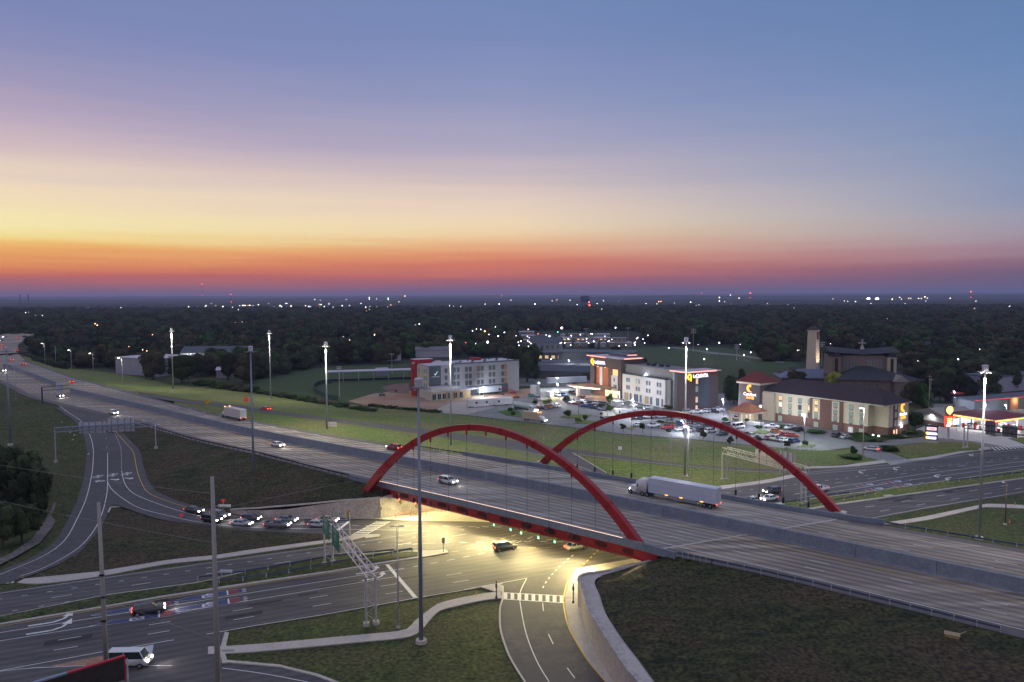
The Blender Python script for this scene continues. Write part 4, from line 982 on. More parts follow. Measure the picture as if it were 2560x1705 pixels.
guardrail(ge(U(2212,1314), U(2800,1410)+90, foff, .2), 'guard rail beside the far carriageway at right', post=3.4)
def gp(px, lab, z=.26): guardrail([P(*q, z) for q in px], lab, post=3.8)
gp([(495,1452),(640,1432),(830,1397),(985,1382)], 'upper guard rail in the grassy median by the green signs')
gp([(548,1458),(640,1449),(830,1414),(1030,1379)], 'lower guard rail in the grassy median by the green signs')
gp([(1960,1262),(2060,1245),(2125,1236)], 'short upper guard rail in the median beyond the far arch')
gp([(1995,1272),(2090,1255),(2188,1236)], 'longer lower guard rail in the median beyond the far arch')
gp([(2371,1207),(2560,1185),(2700,1168)], 'guard rail in the median at the right edge')
# ================================================================== VEHICLES
CARC = {'white': (.62,.63,.64), 'silver': (.38,.40,.42), 'grey': (.16,.17,.18), 'black': (.02,.021,.024), 'dark': (.045,.05,.058), 'navy': (.03,.05,.13), 'blue': (.04,.13,.36), 'red': (.38,.03,.03),
        'maroon': (.20,.03,.045), 'green': (.05,.10,.09), 'beige': (.40,.35,.27), 'orange': (.50,.17,.03), 'teal': (.06,.15,.17)}
def carpaint(c): return mat('car_paint_'+c, CARC[c], rough=.28, spec=.6)
tyre_m = mat('tyre', (.018,.018,.02), rough=.9); rim_m = mat('wheel_rim', (.35,.36,.38), rough=.35, metal=.7)
head_off = mat('headlight_off', (.55,.57,.6), rough=.2); tail_off = mat('taillight_off', (.25,.02,.02), rough=.3)
head_on = emis('headlight_on', (1,.93,.82), 30.0); tail_on = emis('taillight_on', (1,.06,.02), 9.0)
def loft(st, close=True):
    "stations: list of rings (same length)"
    mb = MB(); k = len(st[0]); vs = [p for r in st for p in r]; fs = []
    for i in range(len(st)-1):
        for j in range(k): fs.append((i*k+j, i*k+(j+1)%k, (i+1)*k+(j+1)%k, (i+1)*k+j))
    fs += [tuple(reversed(range(k))), tuple(range((len(st)-1)*k, len(st)*k))]
    return mb.add(vs, fs)
SPEC = {  # L, W, hood z, belt z, roof z, cabin rear-base, rear-top, front-top, front-base (fractions of L from rear)
 'sedan': dict(L=4.8,W=1.84,hood=.92,trunk=.98,belt=1.0,roof=1.45,c=(.13,.27,.58,.74)),
 'hatchback': dict(L=4.3,W=1.80,hood=.95,trunk=1.02,belt=1.02,roof=1.50,c=(.03,.12,.58,.74)),
 'suv': dict(L=4.85,W=1.95,hood=1.10,trunk=1.15,belt=1.15,roof=1.78,c=(.02,.07,.60,.74)),
 'pickup': dict(L=5.8,W=2.0,hood=1.20,trunk=1.15,belt=1.22,roof=1.90,c=(.40,.42,.66,.76)),
 'van': dict(L=5.7,W=2.05,hood=1.25,trunk=1.35,belt=1.35,roof=2.35,c=(.01,.03,.80,.90)),
}
PROTO = {}
def car_proto(kind):
    s = SPEC[kind]; Lh = s['L']/2; W = s['W']/2; X = lambda f: -Lh+f*s['L']; zb = .28 if kind not in ('pickup','van') else .42
    e = empty('parked_'+kind)
    def ring(x, w, zt, z0=zb, sh=.86): return [(x,-w*.9,z0),(x,-w,z0+.22),(x,-w,zt-.16),(x,-w*sh,zt),(x,w*sh,zt),(x,w,zt-.16),(x,w,z0+.22),(x,w*.9,z0)]
    c = s['c']; bedz = s['trunk']
    st = [ring(X(0)+.02,W*.86,bedz-.16,zb+.12), ring(X(.025),W*.97,bedz-.03), ring(X(.1),W,bedz), ring(X(c[0]+.05),W,s['belt']), ring(X(.5),W,s['belt']), ring(X(c[3]-.01),W,s['belt']-.02), ring(X(.86),W*.97,s['hood']), ring(X(.965),W*.92,s['hood']-.14), ring(X(1)-.02,W*.80,s['hood']-.34,zb+.1)]
    body = loft(st).build('body', carpaint('grey'), e, True)
    # roof panel and pillars in body colour, glass between
    zr = s['roof']; zb_ = s['belt']-.02; wt = W*.72; wb = W*.90
    rb, rt, ft, fb = X(c[0]), X(c[1]), X(c[2]), X(c[3])
    gl = MB().frus(rb,fb,-wb,wb,zb_, rt,ft,-wt,wt,zr-.05).build('window', glass, e)
    rf = MB().frus(rt-.05,ft+.05,-wt-.04,wt+.04,zr-.07, rt+.12,ft-.12,-wt*.86,wt*.86,zr).build('roof', carpaint('grey'), e)
    mb = MB(); xm = (rt+ft)/2
    for sy in (-1,1):
        for (a, b) in ((rb,rt),(fb,ft)): mb.beam((a,sy*wb,zb_),(b,sy*wt,zr-.05),.10,.10)
        mb.beam((xm,sy*wb,zb_),(xm,sy*wt,zr-.05),.09,.06)
    mb.build('pillar', carpaint('grey'), e)
    if kind == 'pickup':
        MB().box(X(.03),X(c[0]-.02),-W*.80,W*.80,s['trunk']-.02,s['trunk']+.012).build('cargo_bed', black, e)
        mb = MB()
        for sy in (-1,1): mb.box(X(.02),X(c[0]),sy*W*.9-.07,sy*W*.9+.07,s['trunk']-.05,s['trunk']+.14)
        mb.box(X(.0)+.03,X(.02)+.02,-W*.9,W*.9,s['trunk']-.1,s['trunk']+.14); mb.build('bed_rail', carpaint('grey'), e)
    r = .33 if kind in ('sedan','hatchback') else .39
    for fx in (.17, .81):
        for sy in (-1,1):
            w = MB().tube((X(fx), sy*(W-.20), r),(X(fx), sy*(W+.015), r), r, n=14).build('wheel', tyre_m, e)
            MB().tube((X(fx), sy*(W+.017), r),(X(fx), sy*(W+.027), r), r*.6, n=10).build('rim', rim_m, w)
    hz_ = s['hood']-.24
    for sy in (-1,1):
        MB().frus(X(1)-.16,X(1)+.015,sy*W*.66-.20,sy*W*.66+.20,hz_-.10, X(1)-.2,X(1)-.05,sy*W*.68-.18,sy*W*.68+.18,hz_+.10).build('headlight', head_off, e)
        MB().box(X(0)-.015,X(0)+.14,sy*W*.70-.17,sy*W*.70+.17,bedz-.34,bedz-.12).build('taillight', tail_off, e)
    return e
def shade(name): return CARC.get(name)
class Rows: pass
LIT_SPOT = 1500.0
def vehicle(kind, color, pos, ang, label, group=None, lights='', moving=False, throw=None):
    if kind not in PROTO:
        e = car_proto(kind); PROTO[kind] = e
    else:
        e = copy_tree(PROTO[kind])
        for o in list(walk(e)):
            if o.type == 'LIGHT': bpy.data.objects.remove(o)
    e.name = ('moving_' if moving else 'parked_')+kind if not lights or moving else 'waiting_'+kind
    e.location = pos; e.rotation_euler = (0, 0, ang)
    e['label'] = label; e['category'] = {'suv': 'car', 'sedan': 'car', 'hatchback': 'car', 'pickup': 'pickup truck', 'van': 'van'}[kind]
    if group: e['group'] = group
    elif 'group' in e: del e['group']
    for o in walk(e):
        b = o.name.split('.')[0]
        if b in ('body', 'roof', 'pillar', 'bed_rail'): setmat(o, carpaint(color))
        if b == 'headlight': setmat(o, head_on if 'h' in lights else head_off)
        if b == 'taillight': setmat(o, tail_on if 't' in lights else tail_off)
    s = SPEC[kind]
    if 'H' in lights or throw:
        l_ = light('SPOT', (s['L']/2+.1, 0, s['hood']-.1), throw or LIT_SPOT, (1,.93,.80), e, .25, (R(78),0,R(-90)), 95, .9)
    return e
def gnd(px, z=0.0): return P(px[0], px[1], z)
def head(a, b, z=0.0): d = P(*b, z)-P(*a, z); return math.atan2(d.y, d.x)
Q = [('sedan','dark',(485,1281),.55),('suv','grey',(549,1294),.2),('suv','black',(529,1305),.2),('sedan','silver',(604,1314),.08),('hatchback','dark',(628,1301),.08),('pickup','grey',(694,1319),.05),('sedan','grey',(717,1304.5),.05),('hatchback','silver',(796,1317),.05),('sedan','beige',(819,1305),.05)]
QL = ['dark sedan last in the queue on the ramp, nearest the grass slope','grey SUV half hidden behind the tall wooden pole','black SUV in the near lane of the queue beside the wooden pole','silver sedan in the near lane, just right of the wooden pole','dark hatchback by the start of the concrete wall','grey pickup truck waiting in the near lane of the ramp','grey sedan behind the pickup truck, next to the wall','silver hatchback first in the near lane by the green signs','beige sedan first in the far lane at the stop line']
for (k, c, px, z), lb in zip(Q, QL):
    vehicle(k, c, gnd(px, z+.06), head((px[0]-30,px[1]-4.5 if px[0]<600 else px[1]-1.6),(px[0]+30,px[1]+5.5 if px[0]<600 else px[1]+1.2)), lb, 'cars queued on the exit ramp', 'ht', throw=420)
A_ = ART_ANG
vehicle('suv','dark', gnd((1262,1374)), A_, 'dark SUV driving through the lit junction under the bridge', None, 'tH', True, 300)
vehicle('sedan','silver', gnd((1440,1372)), A_+R(4), 'pale sedan crossing the junction close to the near girder', None, 't', True)
def ih(px): return cor.dirat(U(*px))
def onint(kind, color, px, lab, lights, back=False, throw=None):
    u = U(*px); a = ih(px) + (math.pi if back else 0)
    return vehicle(kind, color, P(px[0],px[1],Z7+.03), a, lab, 'traffic on the interstate', lights, True, throw)
onint('sedan','white',(694,1116),'white car on the near carriageway above the dark grass slope','ht',throw=300)
onint('suv','white',(1120,1209),'white car crossing the bridge under the near arch','ht',throw=300)
onint('suv','white',(284,1036),'white car with bright headlights beside the exit lane','h',throw=900)
onint('sedan','grey',(150,992),'car with bright headlights below the small cantilever sign','h',throw=900)
onint('suv','grey',(9,929),'car with headlights on at the left picture edge','h',throw=900)
onint('suv','red',(985,1124),'red car on the far carriageway left of the near arch','ht',True)
onint('sedan','red',(177,957),'red lit car above the small cantilever sign','t',True)
onint('sedan','dark',(59,912),'car with red tail lights where the carriageway begins to bend','t',True)
onint('sedan','dark',(28,902),'car with orange red tail lights left of the bend','t',True)
onint('suv','dark',(26,888),'car with red lights just below the dark sign gantry','t',True)
onint('suv','dark',(42,878),'wide vehicle with a red light bar beside the dark gantry','t',True)
onint('sedan','dark',(8,871),'lower of two red lit cars at the left edge behind the gantry','t',True)
onint('sedan','dark',(7,863),'upper of two red lit cars at the left edge behind the gantry','t',True)
onint('suv','maroon',(46,846),'red lit truck on the far bend of the interstate','t',True)
for px, lb in (((67,829),'rightmost oncoming car with starry headlights on the far bend'),((54,831),'middle oncoming car on the far bend'),((43,833),'oncoming car behind the red lit truck on the far bend'),((12,843),'oncoming car left of the red lit truck'),((3,852),'oncoming car at the very left edge of the far bend')):
    vehicle('sedan','grey', P(px[0],px[1],Z7), R(-100), lb, 'traffic on the interstate', 'h', True)
vehicle('sedan','red', P(663,1025.5,6.2), head((803,1045),(640,1024.5),6)+0, 'red lit car on the slip road behind the left masts', None, 't', True)
vehicle('suv','dark', gnd((372,1533)), A_, 'dark SUV with lights on passing the blue road shields', None, 'thH', True, 900)
vehicle('van','white', gnd((325,1664)), R(2), 'white van leaving the side road at lower left', None, 'thH', True, 500)
vehicle('pickup','white', gnd((2046,1229)), A_+math.pi, 'white pickup truck with hazard lights beyond the far arch', None, 't', True)
vehicle('suv','dark', gnd((1930,1234)), A_+math.pi, 'dark SUV behind the far arch hangers', None, 'th', True, 300)
vehicle('sedan','white', gnd((1923,1251)), A_+math.pi+R(5), 'white convertible on the arterial just behind the far parapet', None, 'th', True, 300)
vehicle('sedan','silver', gnd((1878,1256)), A_+math.pi, 'silver car partly hidden by the far parapet', None, 't', True)
vehicle('sedan','silver', gnd((2176,1126)), R(135), 'silver car with red tail lights turning into the hotel drive', None, 't', True, 200)
vehicle('sedan','beige', gnd((2489,1089)), R(205), 'beige car leaving the fuel station forecourt', None, '', True)
# --- parked cars: rows of (kind, colour, photo pixel)
def zz(o, l, s=7.36): return [(k, c, (o[0]+x/s, o[1]+y/s)) for k, c, x, y in l]
ordn = ['first','second','third','fourth','fifth','sixth','seventh','eighth','ninth','tenth','eleventh','twelfth','thirteenth','fourteenth','fifteenth','sixteenth','seventeenth','eighteenth']
def row(cars, ang, where, jitter=3):
    cars = sorted(cars, key=lambda t: t[2][0])
    for i, (k, c, px) in enumerate(cars):
        a = ang + (math.pi if random.random() < .3 else 0) + R(random.uniform(-jitter, jitter))
        nm = {'suv': 'SUV'}.get(k, k); where = where.replace(' in the crowded',' in the crowded')
        vehicle(k, c, gnd((px[0], px[1]+2.0), .03), a, f'{c} {nm}, {ordn[i]} {where}', 'cars parked at the hotels')
random.seed(5)
Z1 = (1280,840); Z2 = (1540,900); Z3 = (1800,900); Z4 = (2060,960)
row(zz(Z1, [('hatchback','silver',1190,1150),('suv','maroon',1310,1150),('suv','dark',1110,1055)]), R(-62), 'in the row beside the hotel canopy')
row(zz(Z1, [('suv','dark',1060,1215),('sedan','white',1130,1235),('sedan','maroon',1195,1250),('suv','black',1265,1255),('suv','silver',1350,1220),('sedan','blue',1350,1290),('suv','navy',1440,1295),('sedan','black',1450,1230),('sedan','green',1530,1325),('suv','silver',1570,1245),('suv','black',1640,1300),('suv','dark',1705,1260),('sedan','white',1675,1350)]), R(-35), 'in the crowded double row before the white hotel')
row(zz(Z1, [('sedan','red',450,1325),('sedan','navy',580,1335),('suv','dark',700,1310),('pickup','orange',655,1320),('suv','white',840,1295)]), R(-62), 'in the short row behind the box truck')
row(zz(Z1, [('van','silver',460,1165),('van','white',820,1095),('pickup','blue',925,1090)]), R(-62), 'by the container at the back of the lot')
row(zz(Z2, [('suv','white',90,770),('sedan','white',350,835),('sedan','grey',450,860),('suv','white',600,880),('sedan','silver',740,912)]), R(-20), 'along the foot of the white hotel facade')
row(zz(Z2, [('suv','white',1330,965),('pickup','white',1480,965),('suv','white',1640,955),('suv','black',1800,955),('pickup','white',1880,925)]), R(-25), 'along the dark brick end of the white hotel')
row(zz(Z2, [('suv','dark',390,1085),('suv','silver',600,1060),('sedan','silver',815,1050),('hatchback','silver',1000,1140),('sedan','white',1180,1115),('suv','black',1010,1040)]), R(-20), 'just under the crown of the far arch')
row(zz(Z2, [('sedan','white',425,1200),('pickup','white',690,1220),('pickup','red',945,1250),('sedan','white',1180,1285),('sedan','silver',1430,1300),('suv','black',1590,1310),('suv','white',1740,1320),('sedan','dark',1955,1370)]), R(30), 'in the front row along the fence behind the far arch', 5)
row(zz(Z2, [('hatchback','blue',1215,1180),('sedan','orange',1330,1200),('sedan','teal',1470,1170),('sedan','silver',1440,1215),('sedan','dark',1715,1215),('suv','teal',1390,1140)]), R(-25), 'in the middle row behind the far arch')
row(zz(Z3, [('suv','dark',90,1205),('suv','dark',50,1355),('suv','dark',470,1390),('sedan','silver',590,1395),('sedan','white',600,1465),('sedan','maroon',880,1450),('suv','beige',1005,1455),('sedan','grey',1090,1475),('sedan','white',1180,1485),('suv','navy',1365,1510)]), R(35), 'in the front row before the cream hotel', 4)
row(zz(Z3, [('pickup','white',950,1240),('hatchback','orange',1040,1325),('sedan','maroon',1215,1385),('sedan','red',1330,1395)]), R(-25), 'in the aisle before the cream hotel')
row(zz(Z3, [('pickup','white',1290,1260),('suv','black',1450,1295),('pickup','silver',300,1085),('van','white',340,1245)])+zz(Z4,[('suv','dark',240,960),('sedan','silver',390,985)]), R(38), 'along the shrubs and canopy of the cream hotel')
for e in list(COL.objects):
    if e.get('label','').startswith(('red sedan, fourth','maroon sedan, third')) :
        for o in walk(e):
            if o.name.startswith('taillight'): setmat(o, tail_on)
# --- trucks
def wheels(e, xs, W, r=.5, z=None):
    for x in xs:
        for sy in (-1,1):
            w = MB().tube((x, sy*(W-.30), r),(x, sy*W, r), r, n=14).build('wheel', tyre_m, e); MB().tube((x, sy*(W+.002), r),(x, sy*(W+.012), r), r*.55, n=10).build('rim', rim_m, w)
def cab(e, x0, col, W=1.22, zt=3.0, sleeper=True):
    m = carpaint(col)
    if sleeper: loft([[(x,-w,z0),(x,-w,zt_),(x,-w*.8,zt_+.12),(x,w*.8,zt_+.12),(x,w,zt_),(x,w,z0)] for x,w,z0,zt_ in ((x0,W,.9,zt+.6),(x0+1.7,W,.9,zt+.55),(x0+2.5,W*.92,.9,zt))]).build('cab', m, e, True)
    else: MB().box(x0,x0+2.2,-W,W,.6,zt).build('cab', m, e)
    xe = x0+2.5 if sleeper else x0+2.2
    MB().frus(xe-.02,xe+1.7,-W*.85,W*.85,.75, xe-.02,xe+1.45,-W*.7,W*.7,1.85).build('bonnet', m, e)
    MB().frus(xe-.25,xe+.10,-W*.86,W*.86,1.9, xe-.3,xe-.12,-W*.78,W*.78,zt-.35).build('window', glass, e)
    for sy in (-1,1): MB().box(xe+1.55,xe+1.72,sy*.8-.18,sy*.8+.18,.95,1.25).build('headlight', head_on, e); MB().box(x0+.9 if not sleeper else x0+1.9,xe-.35,sy*W-.012,sy*W+.012,1.9,zt-.45).build('window', glass, e)
def semi(px, ang, lab, colr='white', L=14.6, z=Z7):
    e = empty('semi_truck', tuple(P(px[0],px[1],z)), ang, lab, 'truck', 'traffic on the interstate')
    m = mat('trailer_white', (.52,.56,.66), (.42,.47,.58), .6, .5, stretch=(.3,2,3))
    MB().box(-L,0,-1.32,1.32,1.15,4.3).build('trailer', m, e)
    MB().box(-L+.02,-.02,-1.33,1.33,1.1,1.145).build('side_rail', mat('rail_grey',(.3,.31,.33),rough=.5), e)
    MB().box(-L-.03,-L-.004,-1.15,1.15,1.25,4.2).build('rear_door', mat('door_grey',(.45,.47,.5),rough=.5), e)
    MB().box(-L+1.0,-.5,-.55,.55,.75,1.09).build('chassis', dark_metal, e)
    for sy in (-1,1):
        MB().box(-L-.06,-L-.03,sy*1.0-.16,sy*1.0+.16,.95,1.12).build('taillight', tail_on, e)
        for x in (-L*.28,-L*.5,-L*.8): MB().box(x-.35,x+.35,sy*1.335-.01,sy*1.335+.01,1.16,1.26).build('marker_light', emis('amber_lamp',(1,.38,.04),6), e)
        MB().box(-L*.72,-L*.42,sy*1.1-.05,sy*1.1+.05,.45,1.05).build('side_skirt', mat('rail_grey',(.3,.31,.33),rough=.5), e)
    wheels(e, (-L+1.3,-L+2.6), 1.24); wheels(e, (.4,1.6,4.6), 1.22)
    MB().box(-.9,3.2,-.5,.5,.6,1.0).build('frame', dark_metal, e)
    cab(e, .7, colr)
    return e
p1, p2 = P(1560,1226,Z7), P(1810,1274,Z7)
ua_ = cor.project(P(1600,1232,Z7)); 
semi((1628,1240), cor.dirat(ua_[0])+math.pi, 'long white semi trailer truck on the far carriageway behind the near arch', L=15.5)
def boxtruck(name, pos, ang, lab, L=7.5, group=None, box=None, lit='', H=3.7, cabc='white'):
    e = empty(name, tuple(pos), ang, lab, 'truck', group)
    MB().box(-L/2,L/2,-1.22,1.22,1.0,H).build('cargo_box', box or mat('box_white',(.52,.52,.50),(.44,.44,.43),.8,.5), e)
    MB().box(-L/2+.3,L/2+2.2,-.5,.5,.6,.99).build('chassis', dark_metal, e)
    MB().box(-L/2-.02,-L/2-.003,-1.05,1.05,1.1,H-.15).build('rear_door', mat('door_grey',(.45,.47,.5),rough=.5), e)
    wheels(e, (-L/2+1.4, L/2+1.4), 1.15, .48); c = carpaint(cabc)
    loft([[(x,-w,.7),(x,-w,z_),(x,-w*.8,z_+.1),(x,w*.8,z_+.1),(x,w,z_),(x,w,.7)] for x,w,z_ in ((L/2+.15,1.05,2.3),(L/2+1.2,1.05,2.35),(L/2+1.75,.98,1.6),(L/2+2.7,.9,1.35))]).build('cab', c, e, True)
    MB().frus(L/2+1.15,L/2+1.72,-.98,.98,1.65, L/2+1.1,L/2+1.25,-.85,.85,2.3).build('window', glass, e)
    for sy in (-1,1):
        MB().box(L/2+2.6,L/2+2.73,sy*.7-.16,sy*.7+.16,.85,1.1).build('headlight', head_on if 'h' in lit else head_off, e)
        MB().box(-L/2-.05,-L/2-.021,sy*1.0-.12,sy*1.0+.12,.95,1.15).build('taillight', tail_on if 't' in lit else tail_off, e)
        if 'm' in lit: MB().box(L/2-.6,L/2+.02,sy*.9-.15,sy*.9+.15,H,H+.12).build('marker_light', emis('amber_lamp',(1,.38,.04),6), e)
    return e
u_ = cor.project(P(580,1040,Z7))
boxtruck('moving_truck', P(588,1048,Z7), cor.dirat(u_[0])+math.pi, 'white lorry with red and orange lights on the far carriageway between two masts', 11.5, 'traffic on the interstate', lit='tm', H=4.1)
boxtruck('box_truck', P(1330,1053,.03), head((1300,1049),(1360,1056)), 'cream box truck with lights on along the hotel fence', 8.0, None, mat('box_cream',(.50,.42,.30),(.44,.37,.27),.8,.5), 'thm', 3.9)
# tanker
e = empty('tanker_truck', tuple(P(1308,1026,.03)), head((1285,1018),(1335,1028)), 'pale green tanker truck parked behind the box truck', 'truck')
MB().tube((-6.5,0,2.2),(5.2,0,2.2),1.25,n=20).build('tank', mat('tank_green',(.50,.60,.54),(.44,.54,.48),.5,.35), e, True)
MB().box(-6,8,-.5,.5,.6,.98).build('chassis', dark_metal, e); wheels(e, (-5,-3.7,4,7.4), 1.2)
MB().box(-6.3,5,-.25,.25,3.44,3.52).build('catwalk', galv, e); cab(e, 5.5, 'white', sleeper=False, zt=2.9)
# vacuum / utility truck
e = empty('utility_truck', tuple(P(1522,1045,.03)), head((1545,1043),(1500,1047)), 'cream utility truck with a large rear drum in the middle of the lot', 'truck')
MB().box(-4.2,3.4,-.5,.5,.6,1.0).build('chassis', dark_metal, e); wheels(e, (-3.2,-1.9,3.0), 1.18, .52)
MB().tube((-4.3,0,2.5),(-2.2,0,2.5),1.15,n=16).build('drum', mat('drum_cream',(.55,.52,.42),rough=.5), e, True)
MB().box(-2.1,1.3,-1.15,1.15,1.02,2.3).build('tool_body', mat('drum_cream',(.55,.52,.42),rough=.5), e)
MB().box(-2.0,1.2,-.5,.5,2.31,2.9).build('hose_reel', mat('hose_grey',(.3,.32,.32),rough=.6), e)
MB().frus(1.6,3.9,-1.15,1.15,1.0, 1.6,3.5,-1.05,1.05,2.75).build('cab', mat('drum_cream',(.55,.52,.42),rough=.5), e)
MB().frus(3.42,3.86,-1.0,1.0,1.8, 3.35,3.58,-.92,.92,2.6).build('window', glass, e)
# trailers
def boxthing(name, pos, ang, lab, cat, L, Wd, z0, z1, m, legs=True, extra=None):
    e = empty(name, tuple(pos), ang, lab, cat)
    MB().box(-L/2,L/2,-Wd/2,Wd/2,z0,z1).build('body', m, e)
    MB().box(-L/2-.05,L/2+.05,-Wd/2-.05,Wd/2+.05,z1,z1+.1).build('roof', mat('roof_pale',(.62,.62,.66),rough=.6), e)
    if extra: extra(e)
    return e
tw = mat('trailer_panel',(.58,.58,.57),(.52,.52,.52),.8,.5, stretch=(6,6,.2))
def tr1(e):
    for x in (-7,-2,4): MB().box(x-.5,x+.5,-1.74,-1.705,1.7,2.6).build('window', glass, e)
    MB().box(-8.5,-1.0,-1.9,-1.8,.3,1.4).build('sign_board', mat('sign_white',(.66,.66,.66),rough=.6), e)
    MB().box(1.2,2.2,-1.74,-1.705,.7,2.7).build('door', mat('door_grey',(.45,.47,.5),rough=.5), e)
    for x in (-10,-4,2,8): MB().box(x-.2,x+.2,-1.3,1.3,0,.55).build('support', dark_metal, e)
O_ = P(1171,1020,0); a_ = head((1171,1020),(1232,1016))
boxthing('site_office', O_+Vector((math.cos(a_)*11, math.sin(a_)*11, 0))+Vector((-math.sin(a_)*1.8, math.cos(a_)*1.8,0)), a_, 'long white site office trailer on the gravel before the unfinished hotel', 'trailer', 22, 3.4, .55, 3.4, tw, extra=tr1)
def tr2(e): wheels(e, (4.5,5.8), 1.2); MB().box(-5,-4.7,-.9,.9,0,1.2).build('landing_gear', dark_metal, e)
O_ = P(1224,985.5,0); boxthing('storage_trailer', O_, R(33), 'white storage trailer standing close to the wall of the unfinished hotel', 'trailer', 13.5, 2.5, 1.2, 4.0, mat('trailer_blue_white',(.50,.54,.60),rough=.5), extra=tr2)
O_ = P(1417,961,0); boxthing('storage_trailer', O_, R(18), 'long pale trailer with faint lettering behind the bright lot lamps', 'trailer', 24, 2.6, 1.2, 4.2, mat('trailer_blue_white',(.50,.54,.60),rough=.5), extra=tr2)
boxthing('cargo_trailer', P(1374,993,.03), R(-62), 'small white cargo trailer beside the white van', 'trailer', 4.6, 2.2, .5, 2.7, tw, extra=lambda e: wheels(e,(0,),1.05,.35))
boxthing('container', P(1338,986,.03), R(-60), 'white storage container behind the lot lamp', 'container', 5.5, 2.4, .1, 4.6, tw)
boxthing('cargo_trailer', P(1541,1018,.03), R(-62), 'white trailer behind the cream utility truck', 'trailer', 5, 2.2, .5, 2.9, tw, extra=lambda e: wheels(e,(0,),1.05,.35))
boxthing('cargo_trailer', P(1888,1066,.03), R(-40), 'low white trailer by the canopy of the cream hotel', 'trailer', 6, 2.2, .5, 1.6, tw, extra=lambda e: wheels(e,(0,),1.05,.35))
e = empty('dumpster', tuple(P(1329,994,.03)), R(-60), 'green skip in front of the white container', 'skip'); MB().frus(-1.6,1.6,-.9,.9,.1,-1.9,1.9,-1.1,1.1,1.5).build('bin', mat('skip_green',(.04,.20,.15),rough=.6), e); MB().box(-1.9,1.9,-1.1,1.1,1.5,1.6).build('lid', dark_metal, e)
# construction machines by the unfinished hotel
def lift(px, ang, lab, col):
    e = empty('boom_lift', tuple(P(px[0],px[1],0)), ang, lab, 'construction machine')
    MB().box(-1.4,1.4,-1,1,.5,1.2).build('chassis', mat(col+'_machine', {'orange':(.5,.12,.03),'red':(.35,.04,.04),'grey':(.1,.11,.12)}[col], rough=.5), e); wheels(e, (-1,1), 1.1, .45)
    MB().beam((-1,0,1.3),(4.5,0,3.3),.35).beam((4.4,0,3.3),(7,0,2.6),.25).build('boom', mat(col+'_machine', (.4,.1,.03)), e); MB().box(6.7,7.6,-.6,.6,2.0,2.9).build('basket', dark_metal, e)
lift((1290,995), R(200), 'orange boom lift at the corner of the unfinished hotel', 'orange'); lift((1283,984), R(190), 'dark red boom lift behind the orange one', 'red'); lift((955,990), R(20), 'grey excavator on the bare earth beside the ball field', 'grey')
